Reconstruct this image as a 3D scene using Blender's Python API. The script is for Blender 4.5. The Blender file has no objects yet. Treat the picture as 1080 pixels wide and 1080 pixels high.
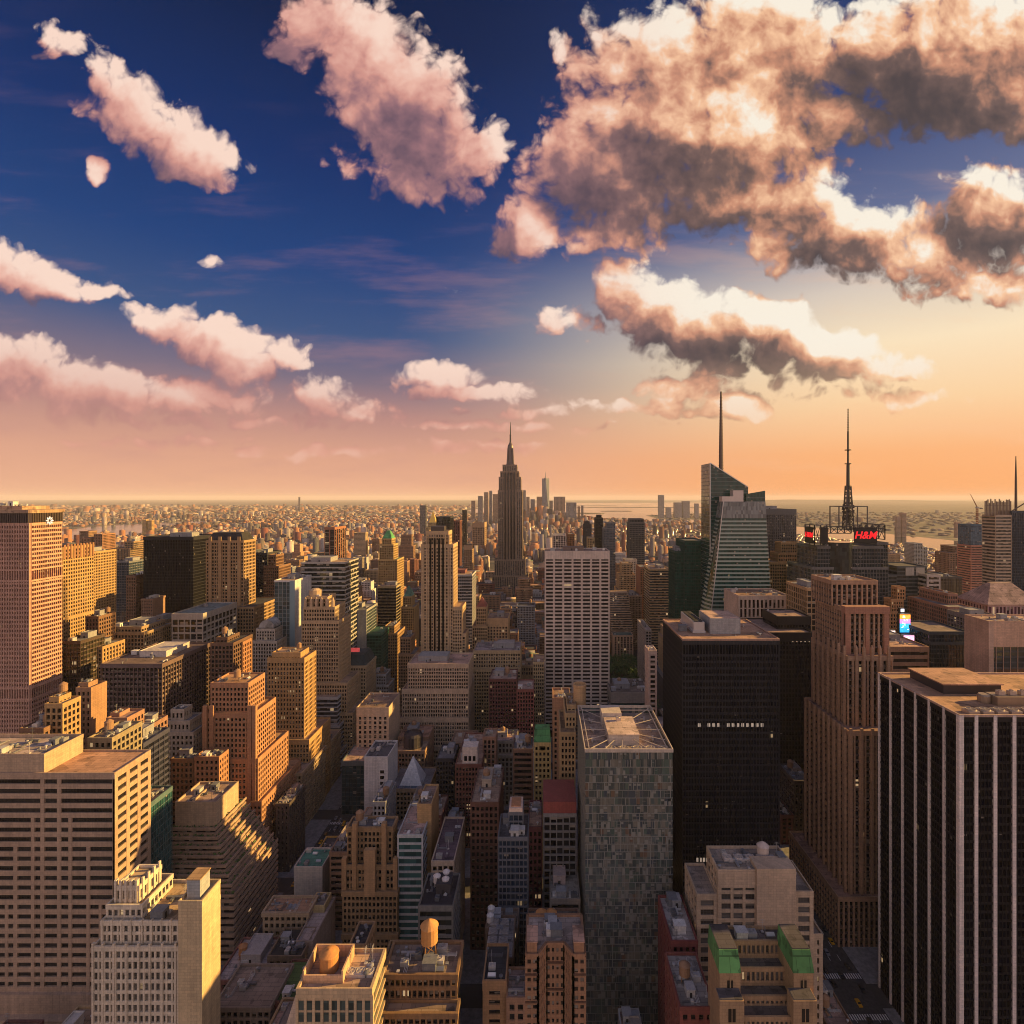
import bpy, math, random
import numpy as np
from mathutils import Vector, Matrix

SC = bpy.context.scene
COL = SC.collection
R = math.radians

# ------------------------------------------------------------------ camera
EYE = 255.0            # height of the observation deck above the street
FPX = 580.0            # focal length in pixels of the 1080-pixel photograph
VX, VY = 572.0, 525.0  # where the avenues' vanishing point falls in it
cam_data = bpy.data.cameras.new("camera")
cam = bpy.data.objects.new("camera", cam_data)
COL.objects.link(cam)
cam.location = (0, 0, EYE)
cam.rotation_euler = (R(90), 0, 0)
cam_data.sensor_width = 36.0
cam_data.lens = 36.0 * FPX / 1080.0
cam_data.shift_x = -(VX - 540.0) / 1080.0
cam_data.shift_y = -(540.0 - VY) / 1080.0
cam_data.clip_start = 1.0
cam_data.clip_end = 200000.0
SC.camera = cam

# ------------------------------------------------------------------ exposure
SC.view_settings.view_transform = 'Standard'
SC.view_settings.look = 'None'
SC.view_settings.exposure = 0.95
SC.view_settings.gamma = 1.0
SC.render.engine = 'CYCLES'
cy = SC.cycles
cy.use_denoising = True
SC.cycles.filter_width = 1.0
cy.max_bounces = 4
cy.diffuse_bounces = 2
cy.glossy_bounces = 3
cy.transmission_bounces = 1
cy.volume_bounces = 1
cy.transparent_max_bounces = 4
cy.caustics_reflective = False
cy.caustics_refractive = False
cy.sample_clamp_indirect = 4.0

# ------------------------------------------------------------------ sun
SUN_EL, SUN_AZ = R(16.5), R(9.5)     # azimuth counted from +X (grid west) towards +Y
sun_dir = Vector((math.cos(SUN_EL) * math.cos(SUN_AZ), math.cos(SUN_EL) * math.sin(SUN_AZ), math.sin(SUN_EL)))
sun_data = bpy.data.lights.new("sun", 'SUN')
sun_data.energy = 5.0
sun_data.angle = R(0.5)
sun_data.color = (1.0, 0.62, 0.19)
sun = bpy.data.objects.new("sun", sun_data)
COL.objects.link(sun)
sun.rotation_euler = sun_dir.to_track_quat('Z', 'Y').to_euler()
sun.location = sun_dir * 2000


def lin(r, g, b):
    f = lambda c: (c / 255 / 12.92) if c <= 10 else ((c / 255 + 0.055) / 1.055) ** 2.4
    return (f(r), f(g), f(b), 1.0)


class NT:
    """short hand for wiring shader nodes"""
    def __init__(self, tree):
        self.t = tree
    def n(self, typ, ins=None, **kw):
        nd = self.t.nodes.new(typ)
        for k, v in kw.items():
            setattr(nd, k, v)
        for k, v in (ins or {}).items():
            self.put(nd.inputs[k], v)
        return nd
    def put(self, sock, v):
        if isinstance(v, bpy.types.NodeSocket):
            self.t.links.new(v, sock)
        else:
            sock.default_value = v
    def m(self, op, a, b=None, c=None, clamp=False):
        nd = self.t.nodes.new('ShaderNodeMath')
        nd.operation = op
        nd.use_clamp = clamp
        for i, v in enumerate((a, b, c)):
            if v is not None:
                self.put(nd.inputs[i], v)
        return nd.outputs[0]
    def v(self, op, a, b=None, out=0, scale=None):
        nd = self.t.nodes.new('ShaderNodeVectorMath')
        nd.operation = op
        self.put(nd.inputs[0], a)
        if b is not None:
            self.put(nd.inputs[1], b)
        if scale is not None:
            self.put(nd.inputs['Scale'], scale)
        return nd.outputs[out]
    def mix(self, f, a, b, blend='MIX'):
        nd = self.t.nodes.new('ShaderNodeMix')
        nd.data_type = 'RGBA'
        nd.blend_type = blend
        self.put(nd.inputs[0], f)
        self.put(nd.inputs[6], a)
        self.put(nd.inputs[7], b)
        return nd.outputs[2]
    def ramp(self, f, stops, interp='LINEAR'):
        nd = self.t.nodes.new('ShaderNodeValToRGB')
        cr = nd.color_ramp
        cr.interpolation = interp
        while len(cr.elements) < len(stops):
            cr.elements.new(0.5)
        for e, (p, c) in zip(cr.elements, stops):
            e.position = p
            e.color = c
        self.put(nd.inputs[0], f)
        return nd.outputs[0]
    def sstep(self, x, lo, hi):
        nd = self.t.nodes.new('ShaderNodeMapRange')
        nd.interpolation_type = 'SMOOTHSTEP'
        self.put(nd.inputs[0], x)
        nd.inputs[1].default_value = lo
        nd.inputs[2].default_value = hi
        return nd.outputs[0]


# ------------------------------------------------------------------ world: sky and clouds
BLOBS = [
    # px, py, rx, ry, tilt (degrees), strength
    (62, 46, 44, 22, 30, 1.0), (110, 84, 50, 30, 42, 1.1), (140, 118, 56, 40, 40, 1.15), (176, 140, 54, 36, 36, 1.15), (208, 164, 58, 34, 26, 1.2), (107, 178, 15, 14, 0, .9), (96, 112, 26, 16, 30, .8),
    (345, 20, 54, 62, 30, 1.25), (385, 66, 72, 70, 40, 1.35), (425, 108, 84, 74, 45, 1.4), (462, 150, 74, 58, 40, 1.3), (432, 192, 54, 30, 10, 1.1), (506, 158, 36, 44, 20, .95), (368, 170, 40, 20, 30, .8),
    (556, 244, 48, 34, 0, 1.05), (592, 46, 20, 26, 0, .6),
    (700, 110, 112, 110, 0, 1.4), (640, 190, 96, 66, 20, 1.3), (800, 50, 120, 80, 0, 1.3), (780, 130, 120, 90, 0, 1.3), (985, 70, 140, 84, 0, 1.5), (910, 120, 70, 40, 0, 1.1), (1050, 30, 120, 60, 0, 1.4), (645, 95, 34, 50, 20, 1.0),
    (1090, 100, 120, 54, 0, 1.4), (770, 205, 100, 40, 0, 1.15), (890, 250, 120, 52, 4, 1.35), (985, 272, 106, 42, -8, 1.2),
    (1060, 230, 80, 46, 0, 1.25), (1030, 190, 50, 30, 0, 1.0), (850, 200, 56, 46, 40, 1.1), (1130, 240, 90, 50, 0, 1.1), (640, 250, 76, 26, 0, .9),
    (660, 304, 46, 46, 30, 1.2), (700, 340, 70, 52, 20, 1.35), (750, 356, 70, 48, 10, 1.35), (806, 352, 84, 44, 10, 1.35), (866, 374, 90, 36, 8, 1.25), (935, 384, 56, 16, 2, 1.0),
    (592, 332, 28, 24, 0, .85), (620, 344, 30, 24, 30, .85), (735, 406, 56, 22, 0, 1.0), (784, 428, 38, 20, 0, .95), (712, 430, 22, 16, 0, .9),
    (0, 284, 70, 36, 16, 1.2), (46, 304, 70, 20, 4, 1.1), (110, 310, 34, 8, 2, 1.0), (168, 342, 50, 22, 8, 1.1), (215, 354, 52, 34, 20, 1.2), (258, 380, 48, 34, 20, 1.15), (304, 374, 30, 24, 20, 1.0),
    (10, 386, 90, 38, 8, 1.3), (90, 410, 120, 36, 4, 1.25), (200, 420, 110, 24, 2, 1.15), (335, 420, 44, 24, 4, 1.05), (390, 434, 50, 17, 3, 1.0), (462, 396, 54, 18, -4, 1.05),
    (500, 414, 120, 14, 3, .9), (470, 474, 150, 8, 0, .7), (610, 422, 28, 9, 0, 1.0), (650, 432, 120, 11, 2, .8), (224, 276, 16, 9, 30, .85), (476, 306, 14, 8, 10, .6),
    (935, 418, 90, 12, 0, .7), (1015, 300, 100, 26, 0, .95), (140, 466, 150, 7, 0, .65), (330, 476, 110, 7, 0, .65), (240, 446, 170, 9, 0, .75), (560, 452, 140, 8, 0, .7), (560, 436, 90, 8, 0, .75),
    (-150, 330, 60, 40, 0, .9), (1250, 90, 160, 70, 0, 1.1), (1300, 300, 150, 40, 0, 1.0),
]
SPLIT = 545.0
# where the masses are thick and turn a dark underside, or stand free in the low sun
SHADES = [(690, 200, 150, 70, 10, -.42), (965, 105, 170, 70, 0, -.5), (880, 262, 110, 40, 0, -.42), (1055, 240, 70, 42, 0, -.4), (445, 130, 80, 60, 45, -.36), (800, 380, 130, 30, 6, -.36),
          (675, 350, 60, 50, 30, -.2), (560, 250, 50, 36, 0, -.3), (600, 190, 50, 60, 0, -.25), (20, 405, 170, 26, 3, -.2), (470, 404, 60, 14, 0, -.3), (610, 424, 40, 10, 0, -.7), (60, 318, 90, 14, 4, -.15),
          (800, 110, 60, 75, 0, .36), (740, 30, 90, 40, 0, .2), (930, 190, 56, 46, 20, .4), (805, 262, 34, 36, 0, .34), (690, 296, 44, 34, 20, .25), (640, 112, 36, 50, 20, .26), (385, 36, 70, 60, 30, .22), (900, 40, 70, 30, 0, .15), (1020, 30, 80, 30, 0, .25)]


def cloud_group(right):
    """density of the cumulus field as a function of a direction (tan azimuth, tan elevation)"""
    g = bpy.data.node_groups.new("cumulus_field", 'ShaderNodeTree')
    g.interface.new_socket("P", in_out='INPUT', socket_type='NodeSocketVector')
    g.interface.new_socket("D", in_out='OUTPUT', socket_type='NodeSocketFloat')
    g.interface.new_socket("S", in_out='OUTPUT', socket_type='NodeSocketFloat')
    k = NT(g)
    P = k.n('NodeGroupInput').outputs[0]
    warp = k.n('ShaderNodeTexNoise', {'Vector': P, 'Scale': 9.0, 'Detail': 3.0, 'Roughness': .55}, noise_dimensions='2D')
    w_ = k.v('SCALE', k.v('SUBTRACT', warp.outputs['Color'], (.5, .5, .5)), scale=.06)
    Q = k.v('MULTIPLY', k.v('ADD', P, w_), (1, 1, 0))
    F = None
    for (px, py, rx, ry, tilt, s) in BLOBS:
        ext = max(rx, ry) + 60
        if right and px + ext < SPLIT: continue
        if not right and px - ext > SPLIT: continue
        Qs = Q if F is None else k.v('ADD', Q, k.v('SCALE', (1e-9, 0, 0), scale=F))
        mp = k.n('ShaderNodeMapping', {'Vector': Qs, 'Location': ((px - VX) / FPX, (VY - py) / FPX, 0),
                                       'Rotation': (0, 0, R(-tilt)), 'Scale': (rx / FPX * 1.08, ry / FPX * 1.1, 1)}, vector_type='TEXTURE')
        l2 = k.v('DOT_PRODUCT', mp.outputs[0], mp.outputs[0], out=1)
        f = k.m('MULTIPLY_ADD', l2, -1.3 * s, 1.3 * s)
        F = f if F is None else k.m('SMOOTH_MAX', F, f, .25)
    F = k.m('MAXIMUM', F, -1.2)
    n1 = k.n('ShaderNodeTexNoise', {'Vector': P, 'Scale': 9.0, 'Detail': 8.0, 'Roughness': .52, 'Distortion': .3}, noise_dimensions='2D')
    n2 = k.n('ShaderNodeTexNoise', {'Vector': P, 'Scale': 5.0, 'Detail': 4.0, 'Roughness': .5, 'Distortion': .3}, noise_dimensions='2D')
    vo = k.n('ShaderNodeTexVoronoi', {'Vector': Q, 'Scale': 24.0, 'Detail': 2.5, 'Roughness': .5, 'Lacunarity': 2.2}, feature='SMOOTH_F1', voronoi_dimensions='2D')
    vo.inputs['Smoothness'].default_value = .35
    n = k.m('MULTIPLY_ADD', k.m('SUBTRACT', n1.outputs[0], .5), 2.6, k.m('MULTIPLY', k.m('SUBTRACT', .32, vo.outputs['Distance']), 1.05))
    D = k.m('MULTIPLY_ADD', F, 1.1, n)
    S = k.m('MULTIPLY_ADD', F, .5, k.m('MULTIPLY', k.m('SUBTRACT', n2.outputs[0], .5), 1.5))
    o = k.n('NodeGroupOutput')
    k.put(o.inputs[0], D)
    k.put(o.inputs[1], S)
    return g


world = bpy.data.worlds.new("World")
SC.world = world
world.use_nodes = True
wt = world.node_tree
wt.nodes.clear()
w = NT(wt)
gen = w.v('NORMALIZE', w.n('ShaderNodeTexCoord').outputs['Generated'])
sx = w.n('ShaderNodeSeparateXYZ', {0: gen})
wx, wy, wz = sx.outputs[0], sx.outputs[1], sx.outputs[2]
hor = w.m('SQRT', w.m('ADD', w.m('MULTIPLY', wx, wx), w.m('MULTIPLY', wy, wy)))
hor = w.m('MAXIMUM', hor, .001)
tel = w.m('DIVIDE', wz, hor)                # tangent of the elevation
side = w.m('DIVIDE', wx, hor)               # -1 east ... +1 west (towards the sun)
ahead = w.m('DIVIDE', wy, hor)
left_stops = [(0.0, lin(240, 178, 144)), (.07, lin(224, 164, 138)), (.14, lin(188, 138, 130)), (.2, lin(126, 110, 128)), (.28, lin(54, 82, 130)), (.4, lin(16, 62, 124)),
              (.56, lin(4, 44, 104)), (.8, lin(0, 26, 70)), (1.0, lin(0, 20, 58))]
right_stops = [(0.0, lin(255, 168, 104)), (.07, lin(255, 180, 120)), (.15, lin(255, 212, 162)), (.24, lin(255, 230, 192)), (.33, lin(222, 206, 190)),
               (.45, lin(98, 108, 146)), (.6, lin(44, 66, 120)), (1.0, lin(18, 40, 92))]
cl = w.ramp(tel, left_stops)
cr_ = w.ramp(tel, right_stops)
azm = w.sstep(side, -.28, .54)
grad = w.mix(azm, cl, cr_)
# the sky behind the deck is a pale dusk gradient, brightened to light the north faces
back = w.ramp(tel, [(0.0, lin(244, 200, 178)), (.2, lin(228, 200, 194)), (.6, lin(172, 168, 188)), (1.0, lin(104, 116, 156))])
nishita = w.n('ShaderNodeTexSky', sky_type='NISHITA', sun_disc=False, sun_elevation=SUN_EL, sun_rotation=R(90) - SUN_AZ,
              altitude=50.0, dust_density=2.5)
nish = w.v('SCALE', nishita.outputs[0], scale=.03)
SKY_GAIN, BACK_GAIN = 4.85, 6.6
# clouds
yc = w.m('MAXIMUM', wy, .08)
P = w.n('ShaderNodeCombineXYZ', {0: w.m('DIVIDE', wx, yc), 1: w.m('DIVIDE', wz, yc), 2: 0.0}).outputs[0]
ccl = [(0.0, lin(104, 82, 98)), (.28, lin(158, 114, 120)), (.52, lin(214, 152, 140)), (.78, lin(240, 186, 168)), (1.0, lin(255, 222, 204))]
ccr = [(0.0, lin(74, 62, 62)), (.25, lin(118, 92, 84)), (.48, lin(206, 144, 114)), (.68, lin(252, 200, 158)), (.86, lin(255, 244, 226))]
wp = w.n('ShaderNodeTexNoise', {'Vector': P, 'Scale': 6.0, 'Detail': 4.0, 'Roughness': .55}, noise_dimensions='2D')
PW = w.v('MULTIPLY', w.v('ADD', P, w.v('SCALE', w.v('SUBTRACT', wp.outputs['Color'], (.5, .5, .5)), scale=.16)), (1, 1, 0))
# thin high streaks
st = w.n('ShaderNodeTexNoise', {'Vector': w.v('MULTIPLY', P, (2.2, 13.0, 1.0)), 'Scale': 1.0, 'Detail': 5.0, 'Roughness': .6}, noise_dimensions='2D')
streak = w.m('MULTIPLY', w.sstep(st.outputs[0], .5, .78), w.m('MULTIPLY', w.sstep(tel, .75, .2), .3))
fade = w.m('MULTIPLY', w.sstep(wy, .1, .3), w.sstep(tel, .0, .035))
streak = w.m('MULTIPLY', streak, fade)
grad_s = w.mix(streak, grad, w.mix(azm, lin(196, 140, 136), lin(255, 196, 150)))


def front_sky(right):
    cg = cloud_group(right)
    c1 = w.n('ShaderNodeGroup', {}, node_tree=cg)
    w.put(c1.inputs[0], P)
    c2 = w.n('ShaderNodeGroup', {}, node_tree=cg)
    w.put(c2.inputs[0], w.v('ADD', P, (.03, .042, 0)))
    D, S = c1.outputs[0], c1.outputs[1]
    alpha = w.m('MULTIPLY', w.sstep(D, -.16, .72), fade)
    lit = w.m('MULTIPLY_ADD', w.m('SUBTRACT', S, c2.outputs[1]), .70, .47 if right else .40)
    for (px, py, rx, ry, tilt, s_) in SHADES:
        if (px > SPLIT + 20) != right: continue
        seq = w.v('ADD', PW, w.v('SCALE', (1e-9, 0, 0), scale=lit))     # one after the other keeps the shader's stack small
        mp = w.n('ShaderNodeMapping', {'Vector': seq, 'Location': ((px - VX) / FPX, (VY - py) / FPX, 0), 'Rotation': (0, 0, R(-tilt)), 'Scale': (rx / FPX, ry / FPX, 1)}, vector_type='TEXTURE')
        l2 = w.v('DOT_PRODUCT', mp.outputs[0], mp.outputs[0], out=1)
        lit = w.m('MULTIPLY_ADD', w.m('SUBTRACT', 1.0, l2, clamp=True), s_, lit)
    lit = w.m('MULTIPLY_ADD', w.m('SUBTRACT', D, c2.outputs[0]), .25, lit)
    lit = w.m('SUBTRACT', lit, w.m('MULTIPLY', w.sstep(S, .35, 1.45), .28))
    lit = w.sstep(lit, -.55, 1.36)
    cc = w.mix(w.sstep(side, -.15, .35), w.ramp(lit, ccl), w.ramp(lit, ccr))
    low = w.sstep(tel, .26, .04)
    cc = w.mix(w.m('MULTIPLY', low, .6), cc, w.mix(azm, lin(234, 162, 142), lin(255, 190, 140)))
    alpha = w.m('MULTIPLY', alpha, w.m('MULTIPLY_ADD', low, -.45, 1.0))
    sky = w.mix(alpha, grad_s, cc)
    return w.n('ShaderNodeBackground', {'Color': w.v('ADD', w.v('SCALE', sky, scale=SKY_GAIN), nish), 'Strength': .1}).outputs[0]


bgL, bgR = front_sky(False), front_sky(True)
u_ = w.m('DIVIDE', wx, yc)
mxLR = w.n('ShaderNodeMixShader', {0: w.sstep(u_, (SPLIT - VX) / FPX - .006, (SPLIT - VX) / FPX + .006), 1: bgL, 2: bgR})
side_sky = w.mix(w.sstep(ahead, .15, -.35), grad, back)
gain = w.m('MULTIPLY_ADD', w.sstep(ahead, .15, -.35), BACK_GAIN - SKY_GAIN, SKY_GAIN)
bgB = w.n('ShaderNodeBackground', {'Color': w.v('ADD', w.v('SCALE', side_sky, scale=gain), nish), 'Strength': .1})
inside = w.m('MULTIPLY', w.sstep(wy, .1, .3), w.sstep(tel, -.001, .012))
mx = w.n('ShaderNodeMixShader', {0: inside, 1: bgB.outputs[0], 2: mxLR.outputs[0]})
wo = w.n('ShaderNodeOutputWorld')
wt.links.new(mx.outputs[0], wo.inputs[0])
world.cycles.sampling_method = 'NONE'

# ------------------------------------------------------------------ materials
MAT = {}


def material(name):
    m = bpy.data.materials.new(name)
    m.use_nodes = True
    m.node_tree.nodes.clear()
    k = NT(m.node_tree)
    p = k.n('ShaderNodeBsdfPrincipled')
    o = k.n('ShaderNodeOutputMaterial')
    m.node_tree.links.new(p.outputs[0], o.inputs[0])
    MAT[name] = m
    return k, p


def ocol(k):
    return k.n('ShaderNodeObjectInfo').outputs['Color']


def obj_xyz(k):
    return k.n('ShaderNodeTexCoord').outputs['Object']


def make_wall(name, rough, metal, var, grain, joints=False):
    k, p = material(name)
    xyz = obj_xyz(k)
    a = k.n('ShaderNodeTexNoise', {'Vector': xyz, 'Scale': .05, 'Detail': 5.0, 'Roughness': .65})
    b = k.n('ShaderNodeTexNoise', {'Vector': k.v('MULTIPLY', xyz, (.9, .9, .035)), 'Scale': 1.0, 'Detail': 4.0, 'Roughness': .6})
    c = k.n('ShaderNodeTexNoise', {'Vector': xyz, 'Scale': 1.6, 'Detail': 3.0, 'Roughness': .7})
    f = k.m('ADD', k.m('MULTIPLY', k.m('SUBTRACT', a.outputs[0], .5), var), k.m('MULTIPLY', k.m('SUBTRACT', b.outputs[0], .5), var))
    f = k.m('ADD', f, k.m('MULTIPLY', k.m('SUBTRACT', c.outputs[0], .5), grain))
    col = k.v('SCALE', ocol(k), scale=k.m('ADD', f, 1.0))
    if joints:      # courses of stone and brick panels
        xs_ = k.n('ShaderNodeSeparateXYZ', {0: xyz})
        wv = k.n('ShaderNodeCombineXYZ', {0: k.m('ADD', xs_.outputs[0], xs_.outputs[1]), 1: xs_.outputs[2], 2: 0.0}).outputs[0]
        bk_ = k.n('ShaderNodeTexBrick', {'Vector': wv, 'Color1': (1.06, 1.04, 1.02, 1), 'Color2': (.86, .87, .88, 1), 'Mortar': (.68, .67, .66, 1), 'Scale': .5, 'Mortar Size': .022, 'Brick Width': 1.1, 'Row Height': .55})
        col = k.mix(1.0, col, bk_.outputs[0], 'MULTIPLY')
    k.put(p.inputs['Base Color'], col)
    p.inputs['Roughness'].default_value = rough
    p.inputs['Metallic'].default_value = metal


make_wall('masonry', .88, 0.0, .75, .4, True)
make_wall('metalwork', .42, .35, .25, .15)
make_wall('timber', .8, 0.0, .5, .5)

k, p = material('roofing')
xyz = obj_xyz(k)
a = k.n('ShaderNodeTexNoise', {'Vector': xyz, 'Scale': .09, 'Detail': 6.0, 'Roughness': .7})
b = k.n('ShaderNodeTexVoronoi', {'Vector': k.v('MULTIPLY', xyz, (.11, .16, .1)), 'Scale': 1.0}, distance='CHEBYCHEV')
f = k.m('MULTIPLY_ADD', k.m('SUBTRACT', a.outputs[0], .5), 1.1, k.m('MULTIPLY', k.m('SUBTRACT', b.outputs['Color'], .5), .7))
br = k.n('ShaderNodeTexBrick', {'Vector': xyz, 'Color1': (1, 1, 1, 1), 'Color2': (.8, .8, .8, 1), 'Mortar': (.45, .45, .45, 1), 'Scale': .22, 'Mortar Size': .018, 'Brick Width': 1.0, 'Row Height': .5})
pd = k.n('ShaderNodeTexNoise', {'Vector': xyz, 'Scale': .22, 'Detail': 3.0, 'Roughness': .5})
stain = k.m('MULTIPLY_ADD', k.sstep(pd.outputs[0], .58, .66), -.42, 1.0)       # damp stains round the drains
rc_ = k.v('SCALE', ocol(k), scale=k.m('MULTIPLY', k.m('ADD', f, 1.0), stain))
k.put(p.inputs['Base Color'], k.mix(1.0, rc_, br.outputs[0], 'MULTIPLY'))
p.inputs['Roughness'].default_value = .93


def make_glass(name, var, tilt, rough, lit_share, blind, patch=False, spec=.4):
    k, p = material(name)
    uv = k.n('ShaderNodeUVMap').outputs[0]
    rnd = k.n('ShaderNodeObjectInfo').outputs['Random']
    cell = k.v('FLOOR', uv)
    cell = k.v('ADD', cell, k.n('ShaderNodeCombineXYZ', {2: k.m('MULTIPLY', rnd, 91.7)}).outputs[0])
    wn = k.n('ShaderNodeTexWhiteNoise', {'Vector': cell}, noise_dimensions='3D')
    wc = wn.outputs['Color']
    base = k.v('SCALE', ocol(k), scale=k.m('MULTIPLY_ADD', k.m('SUBTRACT', wn.outputs['Value'], .5), var, 1.0))
    sep = k.n('ShaderNodeSeparateColor', {0: wc})
    if patch:
        pc = k.ramp(sep.outputs[1], [(0, (.06, .075, .07, 1)), (.28, (.19, .175, .135, 1)), (.45, (.10, .125, .11, 1)), (.62, (.06, .075, .09, 1)),
                                     (.74, (.22, .20, .16, 1)), (.88, (.09, .13, .10, 1)), (.975, (.18, .11, .07, 1))], 'CONSTANT')
        base = k.mix(.75, base, pc)
    else:
        fy = k.n('ShaderNodeSeparateXYZ', {0: k.v('FRACTION', uv)}).outputs[1]
        drop = k.m('GREATER_THAN', fy, k.m('MULTIPLY_ADD', sep.outputs[0], .55, .38))       # a roller blind let down part of the way
        bl = k.m('MULTIPLY', k.m('GREATER_THAN', sep.outputs[1], 1.0 - blind), k.m('MULTIPLY', drop, k.m('MULTIPLY_ADD', sep.outputs[2], .6, .35)))
        base = k.mix(bl, base, (.34, .29, .23, 1))
    k.put(p.inputs['Base Color'], base)
    p.inputs['Roughness'].default_value = rough
    p.inputs['IOR'].default_value = 1.52
    p.inputs['Specular IOR Level'].default_value = spec
    geo = k.n('ShaderNodeNewGeometry').outputs['Normal']
    nn = k.v('NORMALIZE', k.v('ADD', geo, k.v('SCALE', k.v('SUBTRACT', wc, (.5, .5, .5)), scale=tilt)))
    k.put(p.inputs['Normal'], nn)
    lw = k.m('GREATER_THAN', sep.outputs[2], 1.0 - lit_share)
    p.inputs['Emission Color'].default_value = (1.0, .66, .34, 1)
    k.put(p.inputs['Emission Strength'], k.m('MULTIPLY', lw, k.m('MULTIPLY_ADD', sep.outputs[0], .22, .05)))


make_glass('window_glass', 1.3, .05, .10, .013, .42, spec=.4)
make_glass('curtain_glass', .9, .035, .06, .002, .05, spec=.35)
make_glass('dark_glass', .9, .03, .09, .0015, .03, spec=.10)
make_glass('patch_glass', .9, .05, .06, .0, .0, patch=True, spec=.9)

# bodies of far houses: the colour of each is kept on its faces, window openings by storey and bay
k, p = material('far_masonry')
at = k.n('ShaderNodeVertexColor', layer_name='tone').outputs[0]
uv = k.n('ShaderNodeUVMap').outputs[0]
fr = k.n('ShaderNodeSeparateXYZ', {0: k.v('FRACTION', uv)})
win = k.m('MULTIPLY', k.m('GREATER_THAN', fr.outputs[0], .46), k.m('GREATER_THAN', fr.outputs[1], .5))
wn = k.n('ShaderNodeTexWhiteNoise', {'Vector': k.v('FLOOR', uv)}, noise_dimensions='3D')
dark = k.mix(wn.outputs['Value'], (.012, .013, .016, 1), (.07, .06, .055, 1))
k.put(p.inputs['Base Color'], k.mix(win, at, dark))
k.put(p.inputs['Roughness'], k.m('MULTIPLY_ADD', win, -.7, .9))

k, p = material('city_ground')
xyz = obj_xyz(k)
vo = k.n('ShaderNodeTexVoronoi', {'Vector': xyz, 'Scale': .022}, distance='CHEBYCHEV')
vo2 = k.n('ShaderNodeTexVoronoi', {'Vector': xyz, 'Scale': .006}, distance='MANHATTAN')
ns = k.n('ShaderNodeTexNoise', {'Vector': xyz, 'Scale': .0009, 'Detail': 8.0, 'Roughness': .65})
sep = k.n('ShaderNodeSeparateColor', {0: vo.outputs['Color']})
c1_ = k.ramp(sep.outputs[0], [(0, (.05, .05, .048, 1)), (.3, (.12, .09, .07, 1)), (.5, (.07, .085, .05, 1)), (.7, (.2, .12, .08, 1)), (.9, (.3, .25, .2, 1))], 'CONSTANT')
sep2 = k.n('ShaderNodeSeparateColor', {0: vo2.outputs['Color']})
c2_ = k.ramp(sep2.outputs[0], [(0, (.04, .06, .035, 1)), (.4, (.09, .08, .065, 1)), (1, (.15, .11, .085, 1))])
c3_ = k.mix(.55, c1_, c2_)
c3_ = k.mix(k.sstep(ns.outputs[0], .45, .62), c3_, (.055, .05, .038, 1))
far_f = k.sstep(k.v('LENGTH', xyz, out=1), 900.0, 1700.0)
asph = k.n('ShaderNodeTexNoise', {'Vector': xyz, 'Scale': .4, 'Detail': 6.0})
asc = k.mix(asph.outputs[0], (.03, .03, .03, 1), (.065, .062, .06, 1))
k.put(p.inputs['Base Color'], k.mix(far_f, asc, c3_))
p.inputs['Roughness'].default_value = .95

for nm, lo, hi, sc_ in (('asphalt', (.032, .032, .033, 1), (.07, .068, .066, 1), .5), ('paving', (.16, .15, .14, 1), (.30, .28, .26, 1), .35),
                        ('lane_paint', (.5, .48, .44, 1), (.75, .73, .7, 1), 1.5), ('lawn', (.03, .06, .015, 1), (.06, .11, .03, 1), .3)):
    k, p = material(nm)
    ns = k.n('ShaderNodeTexNoise', {'Vector': obj_xyz(k), 'Scale': sc_, 'Detail': 7.0, 'Roughness': .7})
    k.put(p.inputs['Base Color'], k.mix(k.sstep(ns.outputs[0], .3, .7), lo, hi))
    p.inputs['Roughness'].default_value = .9

k, p = material('water')
xyz = obj_xyz(k)
ns = k.n('ShaderNodeTexNoise', {'Vector': xyz, 'Scale': .02, 'Detail': 5.0, 'Roughness': .6})
ns2 = k.n('ShaderNodeTexNoise', {'Vector': k.v('MULTIPLY', xyz, (.0012, .0004, 1)), 'Scale': 1.0, 'Detail': 4.0})
bp = k.n('ShaderNodeBump', {'Height': ns.outputs[0], 'Strength': .06, 'Distance': 1.0})
k.put(p.inputs['Normal'], bp.outputs[0])
p.inputs['Base Color'].default_value = (.04, .05, .055, 1)
k.put(p.inputs['Roughness'], k.m('MULTIPLY_ADD', ns2.outputs[0], .2, .0))
p.inputs['IOR'].default_value = 1.333

k, p = material('leaves')
rn = k.n('ShaderNodeNewGeometry').outputs['Random Per Island']
k.put(p.inputs['Base Color'], k.ramp(rn, [(0, (.03, .075, .016, 1)), (.5, (.06, .13, .03, 1)), (1, (.11, .18, .05, 1))]))
p.inputs['Roughness'].default_value = .7
p.inputs['Subsurface Weight'].default_value = 0.0

k, p = material('bark')
ns = k.n('ShaderNodeTexNoise', {'Vector': obj_xyz(k), 'Scale': 3.0, 'Detail': 5.0})
k.put(p.inputs['Base Color'], k.mix(ns.outputs[0], (.04, .028, .02, 1), (.11, .08, .055, 1)))
p.inputs['Roughness'].default_value = .95

k, p = material('paint')
k.put(p.inputs['Base Color'], ocol(k))
p.inputs['Roughness'].default_value = .35
p.inputs['Coat Weight'].default_value = .3

k, p = material('rubber')
p.inputs['Base Color'].default_value = (.015, .015, .016, 1)
p.inputs['Roughness'].default_value = .85

k, p = material('glow')      # backlit signs and screens: the colour they give off is the object's own
oc = ocol(k)
ns = k.n('ShaderNodeTexVoronoi', {'Vector': obj_xyz(k), 'Scale': .45})
k.put(p.inputs['Base Color'], oc)
k.put(p.inputs['Emission Color'], oc)
k.put(p.inputs['Emission Strength'], k.m('MULTIPLY_ADD', ns.outputs['Distance'], .5, .65))

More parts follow.
